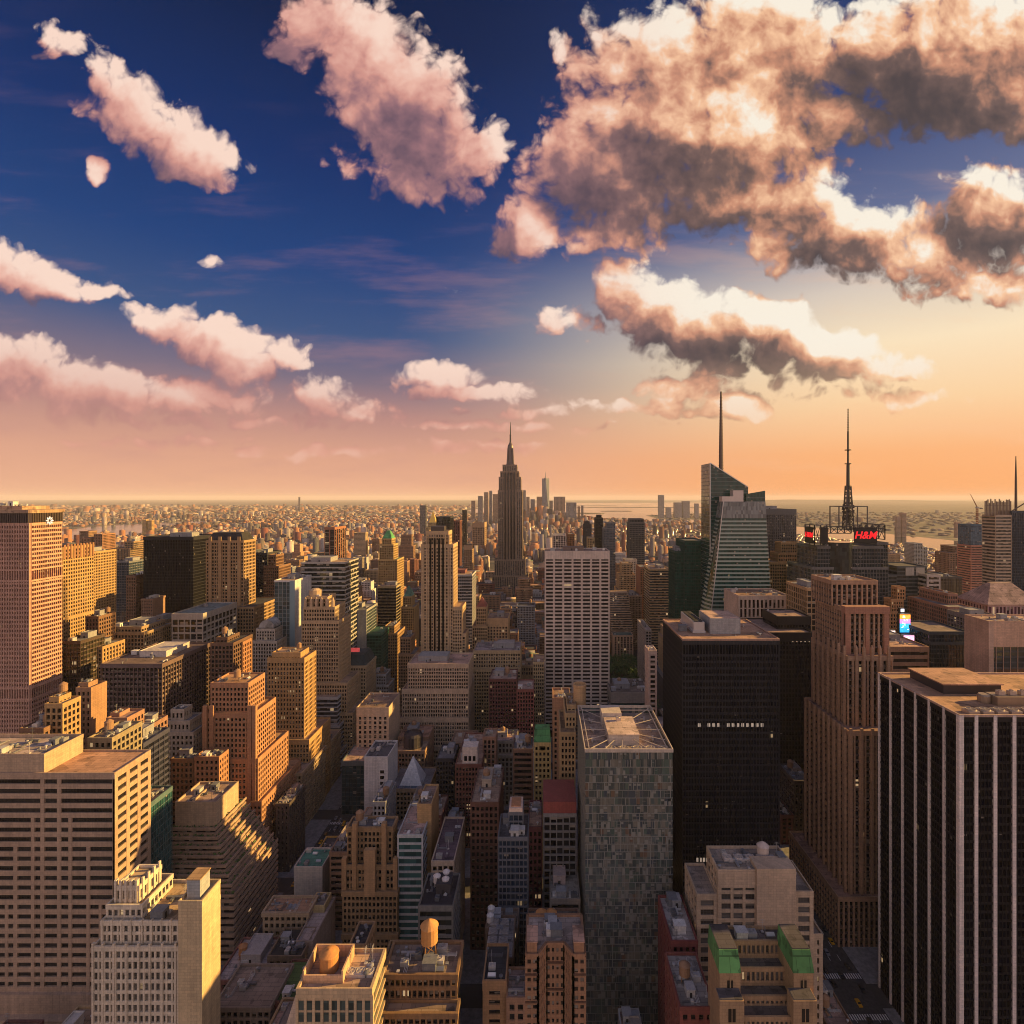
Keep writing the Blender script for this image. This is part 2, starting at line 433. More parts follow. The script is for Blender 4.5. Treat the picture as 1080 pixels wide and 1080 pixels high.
# ------------------------------------------------------------------ mesh builders
def PX(px, Y):
    return (px - VX) / FPX * Y


def PZ(py, Y):
    return EYE - (py - VY) / FPX * Y


class MB:
    """collects boxes, prisms, bars and lathes and links them as ONE mesh object"""
    def __init__(self):
        self.v, self.f, self.uv, self.mi = [], [], [], []

    def quad(self, pts, uv=None, m=0):
        b = len(self.v)
        self.v.extend(pts)
        self.f.append(tuple(range(b, b + len(pts))))
        self.uv.append(uv)
        self.mi.append(m)

    def box(self, x0, x1, y0, y1, z0, z1, m=0, bottom=False):
        if x1 < x0: x0, x1 = x1, x0
        if y1 < y0: y0, y1 = y1, y0
        if z1 < z0: z0, z1 = z1, z0
        b = len(self.v)
        self.v.extend(((x0, y0, z0), (x1, y0, z0), (x1, y1, z0), (x0, y1, z0), (x0, y0, z1), (x1, y0, z1), (x1, y1, z1), (x0, y1, z1)))
        fs = [(0, 1, 5, 4), (1, 2, 6, 5), (2, 3, 7, 6), (3, 0, 4, 7), (4, 5, 6, 7)]
        if bottom: fs.append((3, 2, 1, 0))
        for q in fs:
            self.f.append(tuple(b + i for i in q))
            self.uv.append(None)
            self.mi.append(m)

    def uvbox(self, x0, x1, y0, y1, z0, z1, bay, fl, m=0):
        nz = max(1, round((z1 - z0) / fl))
        nx = max(1, round((x1 - x0) / bay))
        ny = max(1, round((y1 - y0) / bay))
        for (a, b_, n, off) in (((x0, y0), (x1, y0), nx, 0), ((x1, y0), (x1, y1), ny, 200), ((x1, y1), (x0, y1), nx, 400), ((x0, y1), (x0, y0), ny, 600)):
            self.quad([(a[0], a[1], z0), (b_[0], b_[1], z0), (b_[0], b_[1], z1), (a[0], a[1], z1)],
                      [(off, 0), (off + n, 0), (off + n, nz), (off, nz)], m)
        self.quad([(x0, y0, z1), (x1, y0, z1), (x1, y1, z1), (x0, y1, z1)], [(0, 0)] * 4, m)

    def prism(self, poly, z0, z1, top=None, m=0, bay=None, fl=3.8, ztop=None):
        """poly counter-clockwise seen from above; top another outline of the same count; ztop per-vertex heights"""
        top = top or poly
        n = len(poly)
        zt = ztop or [z1] * n
        run = 0.0
        for i in range(n):
            j = (i + 1) % n
            L = math.hypot(poly[j][0] - poly[i][0], poly[j][1] - poly[i][1])
            uv = None
            if bay:
                a, b_ = round(run / bay), round((run + L) / bay)
                uv = [(a, 0), (max(b_, a + 1), 0), (max(b_, a + 1), (zt[j] - z0) / fl), (a, (zt[i] - z0) / fl)]
            run += L
            self.quad([(poly[i][0], poly[i][1], z0), (poly[j][0], poly[j][1], z0), (top[j][0], top[j][1], zt[j]), (top[i][0], top[i][1], zt[i])], uv, m)
        self.quad([(top[i][0], top[i][1], zt[i]) for i in range(n)], [(0, 0)] * n if bay else None, m)

    def lathe(self, cx, cyy, prof, n=14, m=0, cap=True):
        rings = []
        for (r, z) in prof:
            b = len(self.v)
            for i in range(n):
                a = 2 * math.pi * i / n
                self.v.append((cx + r * math.cos(a), cyy + r * math.sin(a), z))
            rings.append(b)
        for r0, r1 in zip(rings, rings[1:]):
            for i in range(n):
                j = (i + 1) % n
                self.f.append((r0 + i, r0 + j, r1 + j, r1 + i))
                self.uv.append(None)
                self.mi.append(m)
        if cap:
            self.f.append(tuple(rings[-1] + i for i in range(n)))
            self.uv.append(None)
            self.mi.append(m)

    def bar(self, p, q, w, m=0):
        p, q = Vector(p), Vector(q)
        d = (q - p)
        if d.length < 1e-6: return
        d.normalize()
        up = Vector((0, 0, 1)) if abs(d.z) < .9 else Vector((1, 0, 0))
        s = d.cross(up).normalized() * (w / 2)
        t = d.cross(s).normalized() * (w / 2)
        a = [p + s + t, p - s + t, p - s - t, p + s - t]
        b_ = [x + (q - p) for x in a]
        for i in range(4):
            j = (i + 1) % 4
            self.quad([tuple(a[i]), tuple(a[j]), tuple(b_[j]), tuple(b_[i])], None, m)
        self.quad([tuple(x) for x in reversed(a)], None, m)
        self.quad([tuple(x) for x in b_], None, m)

    def mesh(self, name, mats, origin=(0, 0, 0)):
        me = bpy.data.meshes.new(name)
        ox, oy, oz = origin
        me.from_pydata([(x - ox, y - oy, z - oz) for (x, y, z) in self.v], [], self.f)
        for mm in mats:
            me.materials.append(MAT[mm])
        if len(mats) > 1:
            me.polygons.foreach_set('material_index', self.mi)
        if any(u is not None for u in self.uv):
            ul = me.uv_layers.new(name='UVMap')
            flat = []
            for q, u in zip(self.f, self.uv):
                if u is None:
                    flat.extend([0.5, 0.5] * len(q))
                else:
                    for c in u: flat.extend(c)
            ul.data.foreach_set('uv', flat)
        me.update()
        return me


def obj(name, mesh_data, parent=None, color=None, loc=None):
    o = bpy.data.objects.new(name, mesh_data)
    COL.objects.link(o)
    if parent is not None: o.parent = parent
    if color is not None: o.color = tuple(color[:3]) + (1.0,)
    if loc is not None: o.location = loc
    return o


def tag(o, label=None, cat=None, group=None, kind=None):
    if label: o['label'] = label
    if cat: o['category'] = cat
    if group: o['group'] = group
    if kind: o['kind'] = kind
    return o


def root(name, label, cat, loc, group=None, rz=0.0):
    o = bpy.data.objects.new(name, None)
    COL.objects.link(o)
    o.empty_display_size = 2
    o.location = loc
    o.rotation_euler = (0, 0, rz)
    return tag(o, label, cat, group)


def structure(name, mb, mat, color=None):
    return tag(obj(name, mb.mesh(name, [mat]), None, color), kind='structure')


# ------------------------------------------------------------------ things that stand on roofs (shared meshes)
KIT = {}


def kit(kind):
    if kind in KIT: return KIT[kind]
    b = MB()
    if kind == 'water_tank':            # staved tank under a conical roof on a braced frame
        for sxx in (-1, 1):
            for syy in (-1, 1):
                b.bar((sxx * 1.3, syy * 1.3, 0), (sxx * 1.1, syy * 1.1, 2.6), .25, 1)
        b.bar((-1.3, -1.3, .2), (1.1, -1.1, 2.4), .12, 1)
        b.bar((1.3, -1.3, .2), (-1.1, -1.1, 2.4), .12, 1)
        b.lathe(0, 0, [(1.9, 2.5), (2.0, 2.55), (1.92, 6.2)], 16, 0)
        b.lathe(0, 0, [(2.15, 6.15), (1.1, 7.0), (.12, 7.6)], 16, 0)
        for zz in (3.2, 4.2, 5.3):
            b.lathe(0, 0, [(2.02, zz), (2.02, zz + .1)], 16, 1, cap=False)
        KIT[kind] = b.mesh('water_tank', ['timber', 'metalwork'])
    elif kind == 'cooling_unit':
        b.box(-1.6, 1.6, -1.2, 1.2, .3, 2.0)
        b.box(-1.5, 1.5, -1.1, 1.1, 0, .35)
        b.lathe(0, 0, [(.95, 2.0), (.95, 2.35)], 12, cap=False)
        b.lathe(0, 0, [(.3, 2.0), (.3, 2.25)], 8)
        KIT[kind] = b.mesh('cooling_unit', ['metalwork'])
    elif kind == 'duct':
        b.box(-3.0, 3.0, -.5, .5, .4, 1.2)
        b.box(-.5, .5, -2.2, .45, .45, 1.15)
        for xx in (-2.5, 0, 2.5): b.box(xx - .1, xx + .1, -.3, .3, 0, .42)
        KIT[kind] = b.mesh('duct', ['metalwork'])
    elif kind == 'vent':
        b.lathe(0, 0, [(.4, 0), (.4, 1.2), (.75, 1.25), (.75, 1.6), (.3, 1.8)], 10)
        KIT[kind] = b.mesh('vent', ['metalwork'])
    elif kind == 'bulkhead':            # stair head with a door
        b.box(-1.8, 1.8, -2.2, 2.2, 0, 3.1)
        b.box(-2.0, 2.0, -2.4, 2.4, 3.1, 3.35)
        b.box(-.5, .5, -2.26, -2.15, 0, 2.1, 1)
        KIT[kind] = b.mesh('bulkhead', ['masonry', 'rubber'])
    elif kind == 'skylight':
        b.prism([(-1.6, -1.0), (1.6, -1.0), (1.6, 1.0), (-1.6, 1.0)], 0, .5)
        b.prism([(-1.5, -.9), (1.5, -.9), (1.5, .9), (-1.5, .9)], .5, 1.2, top=[(-1.5, -.05), (1.5, -.05), (1.5, .05), (-1.5, .05)], m=1)
        KIT[kind] = b.mesh('skylight', ['metalwork', 'curtain_glass'])
    elif kind == 'pipes':
        for j in range(3): b.bar((-3, -.5 + j * .5, .35), (3, -.5 + j * .5, .35), .18)
        for xx in (-2.6, 0, 2.6): b.box(xx - .1, xx + .1, -.7, .7, 0, .26)
        b.bar((3, -.5, .35), (3, -.5, 1.8), .18)
        b.bar((-3, .5, .35), (-3, 1.9, .35), .18)
        b.box(-3.4, -2.5, 1.7, 2.6, 0, 1.3)
        KIT[kind] = b.mesh('pipes', ['metalwork'])
    elif kind == 'aerial':
        b.bar((0, 0, 0), (0, 0, 5.5), .12)
        for zz, q in ((5.2, .9), (4.6, 1.2), (4.0, .8)): b.bar((-q, 0, zz), (q, 0, zz), .08)
        b.box(-.5, .5, -.5, .5, 0, .4)
        KIT[kind] = b.mesh('aerial', ['metalwork'])
    elif kind == 'fan':
        b.box(-2.4, 2.4, -2.4, 2.4, 0, 1.5)
        b.lathe(0, 0, [(2.1, 1.5), (2.1, 2.0), (1.85, 2.0), (1.8, 1.62)], 18, cap=True)
        for i in range(3):
            a = math.pi * i / 3
            b.bar((-1.8 * math.cos(a), -1.8 * math.sin(a), 1.85), (1.8 * math.cos(a), 1.8 * math.sin(a), 1.85), .22)
        KIT[kind] = b.mesh('fan', ['metalwork'])
    return KIT[kind]


WINDOW_KIT = {}


def window_mesh(wd, ht, glass='window_glass'):
    key = (round(wd, 1), round(ht, 1), glass)
    if key not in WINDOW_KIT:
        b = MB()
        wd, ht = key[:2]
        b.quad([(-wd / 2, 0, 0), (wd / 2, 0, 0), (wd / 2, 0, ht), (-wd / 2, 0, ht)], [(0.2, .2), (.8, .2), (.8, .8), (.2, .8)], 0)
        t = .09
        b.box(-wd / 2, -wd / 2 + t, -.06, .02, 0, ht, 1)
        b.box(wd / 2 - t, wd / 2, -.06, .02, 0, ht, 1)
        b.box(-wd / 2 + t, wd / 2 - t, -.055, .02, ht - t, ht, 1)
        b.box(-wd / 2 - .08, wd / 2 + .08, -.22, .02, -.12, t, 1)
        n = max(1, round(wd / 1.3))
        for i in range(1, n):
            xx = -wd / 2 + wd * i / n
            b.box(xx - .04, xx + .04, -.05, .02, t, ht - t, 1)
        b.box(-wd / 2 + t, wd / 2 - t, -.045, .02, ht * .5 - .04, ht * .5 + .04, 1)
        KIT_ = b.mesh('window', [glass, 'metalwork'])
        WINDOW_KIT[key] = KIT_
    return WINDOW_KIT[key]


# ------------------------------------------------------------------ colours (real-world albedo)
LIME = (.43, .36, .28); TAN = (.36, .27, .185); CREAM = (.52, .43, .32); WHITE = (.62, .58, .52); GREY = (.27, .26, .25)
BRICK = (.33, .155, .075); BROWN = (.20, .115, .07); RED = (.19, .05, .04); DARKRED = (.10, .045, .04); BUFF = (.42, .29, .16)
PINK = (.38, .25, .19); CHAR = (.035, .034, .036); DKBROWN = (.075, .055, .045); STEEL = (.16, .165, .17); OCHRE = (.42, .25, .09)
GBLACK = (.010, .011, .013); GBLUE = (.02, .035, .05); GTEAL = (.02, .06, .06); GGREEN = (.015, .055, .04); GGREY = (.045, .05, .055); GBROWN = (.035, .026, .02)
ROOFTAN = (.34, .25, .19); ROOFGREY = (.20, .19, .185); ROOFDARK = (.055, .053, .055); ROOFPINK = (.42, .30, .25); ROOFGREEN = (.10, .19, .15)

BASE_STYLE = dict(kind='grid', bay=3.3, fl=3.7, pier=.42, sp=.42, d=.45, glass='window_glass', wall='masonry', col=TAN, gcol=GBLACK,
                  spcol=None, roof=ROOFGREY, par=1.1, blank='', corner=None, cap=1.6, base=0.0, over=.08)


def ST(**kw):
    d = dict(BASE_STYLE)
    d.update(kw)
    return d


OCC = []   # boxes for the visibility test: (x0, x1, y0, y1, z1, id)


class Building:
    def __init__(self, name, label, loc, cat='building', group=None, short=None):
        cat = name.replace('_', ' ') if cat == 'building' else cat
        self.name, self.label, self.loc, self.cat, self.group = name, label, loc, cat, group
        self.mb = {}
        self.root = root(name, label, cat, loc, group)
        self.short = short or label
        self.boxes = []
        self.openings = []
        self.tops = []

    def new(self, name, mat, color):
        self.cnt = getattr(self, 'cnt', 0) + 1
        return self.part(name, mat, color, self.cnt)

    def part(self, name, mat, color, idx=0):
        color = tuple(color[:3])
        if mat in ('masonry', 'roofing') and name != 'joint':
            l_ = .3 * color[0] + .55 * color[1] + .15 * color[2]
            sat = 1 - min(color) / max(color)
            q_ = 1.0 if sat < .18 else (1.5 if sat < .58 else (1.15 if sat < .7 else .9))
            color = tuple(max(.008, l_ + (c_ - l_) * q_) for c_ in color)
        key = (name, mat, color, idx)
        if key not in self.mb: self.mb[key] = MB()
        return self.mb[key]

    def tier(self, x0, x1, y0, y1, z0, z1, st):
        s = st
        d, kind = s['d'], s['kind']
        if kind == 'grid' and s['wall'] == 'masonry' and not s.get('exact'):       # deeper reveals, wider openings
            s = dict(s)
            s['pier'] *= .76
            s['sp'] *= .76
            s['bay'] *= .88
            s['d'] = d = max(d, .7)
        W = self.part('wall', s['wall'], s['col'])
        zr = z1 - s['par']
        self.boxes.append((x0, x1, y0, y1, z1))
        OCC.append((x0, x1, y0, y1, z1, self))
        self.tops.append((x0, x1, y0, y1, zr))
        # roof sheet and parapet
        self.new('roof', 'roofing', s['roof']).box(x0 + .45, x1 - .45, y0 + .45, y1 - .45, zr - .3, zr + .02)
        o = s['over']
        P = W if kind != 'curtain' else self.part('parapet', s['wall'], s['col'])
        zb = z1 - s['par'] - s['cap']
        P.box(x0 - o, x1 + o, y0 - o, y0 + .5, zb, z1)
        P.box(x0 - o, x1 + o, y1 - .5, y1 + o, zb, z1)
        P.box(x0 - o, x0 + .5, y0 + .5, y1 - .5, zb, z1)
        P.box(x1 - .5, x1 + o, y0 + .5, y1 - .5, zb, z1)
        ztop = zb
        if kind == 'blank':
            W.box(x0, x1, y0, y1, z0, zr - .32)
            return
        G = self.part('glazing', s['glass'], s['gcol'])
        G.uvbox(x0 + d, x1 - d, y0 + d, y1 - d, z0, zr - .32, s['bay'], s['fl'])
        nf = max(1, round((ztop - z0 - s['base']) / s['fl']))
        fh = (ztop - z0 - s['base']) / nf
        zs = z0 + s['base']
        if s['base'] > 0: W.box(x0 - .05, x1 + .05, y0 - .05, y1 + .05, z0, zs)
        SPD = W if s['spcol'] is None else self.part('spandrel', s['wall'], s['spcol'])
        e = .07 if kind in ('grid', 'bands') else d * .72
        if kind in ('grid', 'bands', 'piers', 'curtain'):
            for i in range(nf):
                za = zs + i * fh
                SPD.box(x0 + e, x1 - e, y0 + e, y1 - e, za, za + fh * s['sp'])
        cw = s['corner'] if s['corner'] is not None else s['pier'] * s['bay'] * .9
        if cw > 0.05:
            for (xa, xb) in ((x0, x0 + cw), (x1 - cw, x1)):
                for (ya, yb) in ((y0, y0 + cw), (y1 - cw, y1)):
                    W.box(xa, xb, ya, yb, zs, zb + .05)
        if kind in ('grid', 'piers', 'curtain'):
            pw = s['pier'] * s['bay']
            for face in 'NWE':
                if face == 'N': a, b_ = x0 + cw, x1 - cw
                else: a, b_ = y0 + cw, y1 - cw
                if b_ - a < 1.0: continue
                n = max(1, round((b_ - a + pw) / s['bay']))
                stp = (b_ - a + pw) / n
                wo_ = stp - pw
                for i in range(n):
                    u0 = a + i * stp
                    u1 = u0 + wo_
                    if face in s.get('win', ''):
                        for kf in range(nf):
                            self.openings.append((face, u0, u1, zs + kf * fh + fh * s['sp'], zs + (kf + 1) * fh, x0, x1, y0, y1, d))
                    if i == n - 1: break
                    if face == 'N': W.box(u1, u1 + pw, y0, y0 + d + .1, zs, zb + .05)
                    elif face == 'W': W.box(x1 - d - .1, x1, u1, u1 + pw, zs, zb + .05)
                    else: W.box(x0, x0 + d + .1, u1, u1 + pw, zs, zb + .05)
        for face in s['blank']:
            q = .035
            if face == 'N': W.box(x0 - q, x1 + q, y0 - q, y0 + d + .2, z0, zb - .02)
            elif face == 'W': W.box(x1 - d - .2, x1 + q, y0 - q, y1 + q, z0, zb - .02)
            elif face == 'E': W.box(x0 - q, x0 + d + .2, y0 - q, y1 + q, z0, zb - .02)

    def finish(self):
        self.obs = {}
        for (nm, mat, colr, ix), b in self.mb.items():
            if not b.f: continue
            o = obj(nm, b.mesh(nm, [mat], self.loc), self.root, colr)
            self.obs[nm] = o
            if nm in ('terrace_planting',): o['kind'] = 'stuff'
        return self

    def put(self, kind, x, y, z, scale=1.0, rz=0.0, color=STEEL, sz=None):
        r = self.obs.get('roof') or self.obs.get('wall')
        o = obj(kind, kit(kind), r, color, (x - self.loc[0], y - self.loc[1], z - self.loc[2]))
        o.rotation_euler = (0, 0, rz)
        o.scale = (scale, scale, sz or scale)
        return o

    def clutter(self, seed, pent=True, tanks=0, units=3, tier=-1, tank_col=(.30, .17, .09), pent_col=None, ph=4.5):
        """penthouse, tanks, machines on the roof of one tier"""
        rg = random.Random(seed)
        x0, x1, y0, y1, z = self.tops[tier]
        w_, d_ = x1 - x0, y1 - y0
        if pent:
            b = MB()
            pw, pd = w_ * rg.uniform(.3, .5), d_ * rg.uniform(.3, .5)
            pxx = x0 + (w_ - pw) * rg.uniform(.2, .8)
            pyy = y0 + (d_ - pd) * rg.uniform(.45, .85)
            b.box(pxx, pxx + pw, pyy, pyy + pd, z, z + ph)
            b.box(pxx - .2, pxx + pw + .2, pyy - .2, pyy + .2, z + ph, z + ph + .5)
            b.box(pxx - .2, pxx + pw + .2, pyy + pd - .2, pyy + pd + .2, z + ph, z + ph + .5)
            b.box(pxx - .2, pxx + .2, pyy + .2, pyy + pd - .2, z + ph, z + ph + .5)
            b.box(pxx + pw - .2, pxx + pw + .2, pyy + .2, pyy + pd - .2, z + ph, z + ph + .5)
            b.box(pxx + pw * .4, pxx + pw * .4 + 1.2, pyy - .05, pyy + .2, z, z + 2.2, 1)
            o = obj('penthouse', b.mesh('penthouse', ['masonry', 'rubber'], self.loc), self.root, pent_col or GREY)
        for i in range(tanks):
            self.put('water_tank', x0 + w_ * rg.uniform(.2, .8), y0 + d_ * rg.uniform(.25, .75), z, rg.uniform(.9, 1.15), rg.uniform(0, 3), tank_col)
        if y0 < 430: units = int(units * 1.6) + 4
        for i in range(units):
            kd = rg.choice(('cooling_unit', 'cooling_unit', 'vent', 'duct', 'bulkhead', 'skylight', 'pipes', 'pipes', 'vent', 'aerial') if y0 < 480 else ('cooling_unit', 'cooling_unit', 'vent', 'duct', 'bulkhead'))
            m = 3.4 if kd in ('duct', 'pipes') else (1.2 if kd in ('vent', 'aerial') else 2.6)
            if w_ < 2 * m + .5 or d_ < 2 * m + .5: kd, m = 'vent', 1.4
            if w_ < 2 * m + .2 or d_ < 2 * m + .2: continue
            self.put(kd, rg.uniform(x0 + m, x1 - m), rg.uniform(y0 + m, y1 - m), z, rg.uniform(.8, 1.1), rg.choice((0, math.pi / 2)),
                     rg.choice((STEEL, (.42, .40, .37), (.3, .3, .3), WHITE)))

    def windows(self, cap=100, frame=(.10, .09, .08), glass='window_glass'):
        """the openings as window objects: the largest in view one by one, the others as one"""
        if not self.openings: return
        def dist(o):
            f, u0, u1, v0, v1, x0, x1, y0, y1, d = o
            yy = y0 if f == 'N' else (u0 + u1) / 2
            return yy + (0 if f == 'N' else 30) - .35 * v1
        ops = sorted(self.openings, key=dist)
        for o in ops[:cap]:
            f, u0, u1, v0, v1, x0, x1, y0, y1, d = o
            me = window_mesh(u1 - u0, v1 - v0, glass)
            lx, ly = (((u0 + u1) / 2, y0 + d - .03) if f == 'N' else ((x1 - d + .03, (u0 + u1) / 2) if f == 'W' else (x0 + d - .03, (u0 + u1) / 2)))
            c = obj('window', me, self.root, frame, (lx - self.loc[0], ly - self.loc[1], v0 - self.loc[2]))
            c.rotation_euler = (0, 0, 0 if f == 'N' else (R(90) if f == 'W' else R(-90)))
        rest = ops[cap:]
        if rest:
            b = MB()
            for n_, o in enumerate(rest):
                f, u0, u1, v0, v1, x0, x1, y0, y1, d = o
                if f == 'N': tr = lambda u, q, z: (u, y0 + d - .03 - q, z)
                elif f == 'W': tr = lambda u, q, z: (x1 - d + .03 + q, u, z)
                else: tr = lambda u, q, z: (x0 + d - .03 - q, u, z)
                fl_ = (f == 'E')
                def qd(a0, a1, q, z0, z1, uv, m):
                    pts = [tr(a0, q, z0), tr(a1, q, z0), tr(a1, q, z1), tr(a0, q, z1)]
                    if fl_: pts.reverse()
                    b.quad(pts, uv, m)
                cu, cv = n_ * 3 + .5, .5
                qd(u0, u1, 0, v0, v1, [(cu, cv)] * 4, 0)
                qd(u0, u0 + .1, .04, v0, v1, None, 1)
                qd(u1 - .1, u1, .04, v0, v1, None, 1)
                qd(u0 + .1, u1 - .1, .045, (v0 + v1) / 2 - .05, (v0 + v1) / 2 + .05, None, 1)
                qd(u0 + .1, u1 - .1, .045, v1 - .1, v1, None, 1)
            o = obj('window', b.mesh('window', [glass, 'metalwork'], self.loc), self.root, frame)
            o['kind'] = 'stuff'


HEROES = []


def H(name, label, tiers, st, short=None, clutter=None, group=None, cat=None, win=False, extra=None):
    """tiers: (left, right, top) as seen from the deck, distance of the front, depth [, base height [, own style]]; lowest first"""
    t0 = tiers[0]
    xc = (PX(t0[0], t0[3]) + PX(t0[1], t0[3])) / 2
    bd = Building(name, label, (xc, t0[3] + t0[4] / 2, 0), cat or name.replace('_', ' '), group, short)
    prev = 0.0
    for i, t in enumerate(tiers):
        pl, pr, pt, Y, dep = t[:5]
        z0 = t[5] if len(t) > 5 and t[5] is not None else (0.0 if i == 0 else prev)
        s = t[6] if len(t) > 6 else st
        z1 = PZ(pt, Y)
        bd.tier(PX(pl, Y), PX(pr, Y), Y, Y + dep, z0, z1, s)
        prev = z1 - s['par'] - .02
    if extra: extra(bd)
    bd.finish()
    if win: bd.windows()
    if clutter is not None:
        bd.clutter(hash_(name + label), **clutter)
    HEROES.append(bd)
    return bd


def hash_(s):
    h = 7
    for ch in s: h = (h * 131 + ord(ch)) % 1000003
    return h

# ------------------------------------------------------------------ the setting: ground, water, land, streets
g = MB()
g.quad([(-60000, -4000, 0), (60000, -4000, 0), (60000, 75000, 0), (-60000, 75000, 0)])
structure('ground', g, 'city_ground')


def GP(px, py, z=0.0):
    Y = (EYE - z) * FPX / (py - VY)
    return (PX(px, Y), Y)


def sheet(name, pts, z, mat, thick=0.0):
    b = MB()
    b.quad([(x, y, z) for (x, y) in pts])
    return structure(name, b, mat)


# rivers and the harbour lie on the ground as sheets of water
sheet('east_river', [(-2450, 2750), (-2900, 2900), (-3450, 3650), (-4050, 5000), (-3900, 6000), (-3000, 6700), (-2000, 7400), (-900, 8200), (-900, 7600), (-1900, 6800), (-2700, 6000),
                     (-3250, 5200), (-3050, 4300), (-2750, 3600)][::-1], .25, 'water')
near_shore = [(2150, 900), (2000, 1900), (1900, 2600), (1850, 3200), (1700, 3900), (1560, 4500), (1360, 5100), (880, 5600), (480, 6000), (150, 6600), (-200, 8000), (-900, 8300)]
far_side = [(-1500, 11000), (-1500, 26000), (9000, 30000), (7500, 19000), (4600, 12000), (3100, 9500), (1500, 8000), (1400, 6700), (1900, 6300), (2250, 5500), (2220, 4900), (2330, 4600), (2440, 3900), (2450, 3000), (2600, 900)]
sheet('harbour', [near_shore[0]] + far_side[::-1] + near_shore[::-1][:-1], .25, 'water')
# islands and the spit of land in the harbour
for nm, c, rx, ry in (('harbour_island', (1400, 10500), 330, 260), ('harbour_island', (2300, 9300), 240, 160), ('harbour_island', (650, 9000), 420, 330), ('low_shore', (2700, 14500), 1900, 350), ('low_shore', (900, 17500), 1500, 420)):
    b = MB()
    rg = random.Random(int(c[1]))
    poly = []
    for i in range(18):
        a = 2 * math.pi * i / 18
        q = rg.uniform(.75, 1.1)
        poly.append((c[0] + rx * q * math.cos(a), c[1] + ry * q * math.sin(a)))
    b.prism(poly, -1, 5)
    structure(nm, b, 'city_ground')

# hills along the horizon
hl = MB()
rg = random.Random(5)
def ridge(x0, x1, y, dep, hmax, n, seed):
    rr = random.Random(seed)
    ph = [rr.uniform(0, 6.28) for _ in range(6)]
    def hh(t):
        return hmax * (.45 + .22 * math.sin(5 * t + ph[0]) + .16 * math.sin(11 * t + ph[1]) + .1 * math.sin(23 * t + ph[2]) + .05 * math.sin(51 * t + ph[3]))
    for i in range(n):
        ta, tb = i / n, (i + 1) / n
        xa, xb = x0 + (x1 - x0) * ta, x0 + (x1 - x0) * tb
        fa, fb = min(1, 6 * min(ta, 1 - ta)), min(1, 6 * min(tb, 1 - tb))
        za, zb = max(2, hh(ta) * fa), max(2, hh(tb) * fb)
        hl.quad([(xa, y, -2), (xb, y, -2), (xb, y + dep * .5, zb), (xa, y + dep * .5, za)])
        hl.quad([(xa, y + dep * .5, za), (xb, y + dep * .5, zb), (xb, y + dep, -2), (xa, y + dep, -2)])
ridge(9000, 40000, 27000, 9000, 190, 90, 1)
ridge(-8000, 14000, 33000, 9000, 120, 90, 2)
ridge(-50000, -9000, 42000, 9000, 90, 90, 3)
structure('hills', hl, 'city_ground')

# avenues, cross streets and pavements (the near part of the grid)
AVES = [(-790, -760), (-640, -612), (-500, -458), (-345, -322), (-168, -146), (141, 171), (430, 460), (715, 745)]
STREET_Y0, STREET_DY, STREET_W = 40.0, 80.5, 17.0
blocks = []
for (a0, a1), (b0, b1) in zip(AVES, AVES[1:]):
    for kk in range(1, 17):
        ya = STREET_Y0 + kk * STREET_DY + STREET_W / 2
        yb = STREET_Y0 + (kk + 1) * STREET_DY - STREET_W / 2
        blocks.append((a1, b0, ya, yb))
pv = MB()
for (x0, x1, y0, y1) in blocks:
    pv.box(x0 - 1.0, x1 + 1.0, y0 - 1.5, y1 + 1.5, -.2, .15)
structure('pavement', pv, 'paving')
rd = MB()
for (a0, a1) in AVES:
    rd.quad([(a0 + 1.0, 60, .004), (a1 - 1.0, 60, .004), (a1 - 1.0, 1430, .004), (a0 + 1.0, 1430, .004)])
structure('avenue_road', rd, 'asphalt')
mk = MB()
for (a0, a1) in ((-168, -146), (141, 171)):
    for j in range(1, 5):
        xx = a0 + 1 + (a1 - a0 - 2) * j / 5
        y = 150.0
        while y < 640:
            yy = (y - STREET_Y0 + STREET_W / 2) % STREET_DY
            if yy > STREET_W + 6: mk.quad([(xx - .12, y, .010), (xx + .12, y, .010), (xx + .12, y + 4, .010), (xx - .12, y + 4, .010)])
            y += 9.0
    for kk in range(2, 8):          # zebra crossings at each corner
        for yc_ in (STREET_Y0 + kk * STREET_DY - STREET_W / 2 - 4.6, STREET_Y0 + kk * STREET_DY + STREET_W / 2 + 1.6):
            xx = a0 + 1.6
            while xx < a1 - 1.6:
                mk.quad([(xx, yc_, .010), (xx + .6, yc_, .010), (xx + .6, yc_ + 3.2, .010), (xx, yc_ + 3.2, .010)])
                xx += 1.25
structure('road_markings', mk, 'lane_paint')
lw = MB()
lw.box(68, 139, 630, 848, .16, .35)
structure('park_lawn', lw, 'lawn')

# haze over the whole city
hz = MB()
hz.box(-60100, 60100, -4100, 75100, -1.0, 480.0, bottom=True)
mh = bpy.data.materials.new('haze')
mh.use_nodes = True
mh.node_tree.nodes.clear()
kh = NT(mh.node_tree)
pvn = kh.n('ShaderNodeVolumePrincipled')
pvn.inputs['Color'].default_value = (.96, .90, .90, 1)
pvn.inputs['Density'].default_value = .00002
pvn.inputs['Anisotropy'].default_value = .0
oh = kh.n('ShaderNodeOutputMaterial')
mh.node_tree.links.new(pvn.outputs[0], oh.inputs['Volume'])
MAT['haze'] = mh
ho = obj('haze', hz.mesh('haze', ['haze']))
ho['kind'] = 'stuff'

# ------------------------------------------------------------------ buildings, left part of the picture
def mast(bd, x, y, z0, z1, r0, r1=None, name='mast', col=(.06, .05, .05), n=10):
    b = bd.part(name, 'metalwork', col)
    b.lathe(x, y, [(r0, z0), ((r0 + (r1 or .3)) / 2, (z0 + z1) / 2), (r1 or .3, z1)], n)


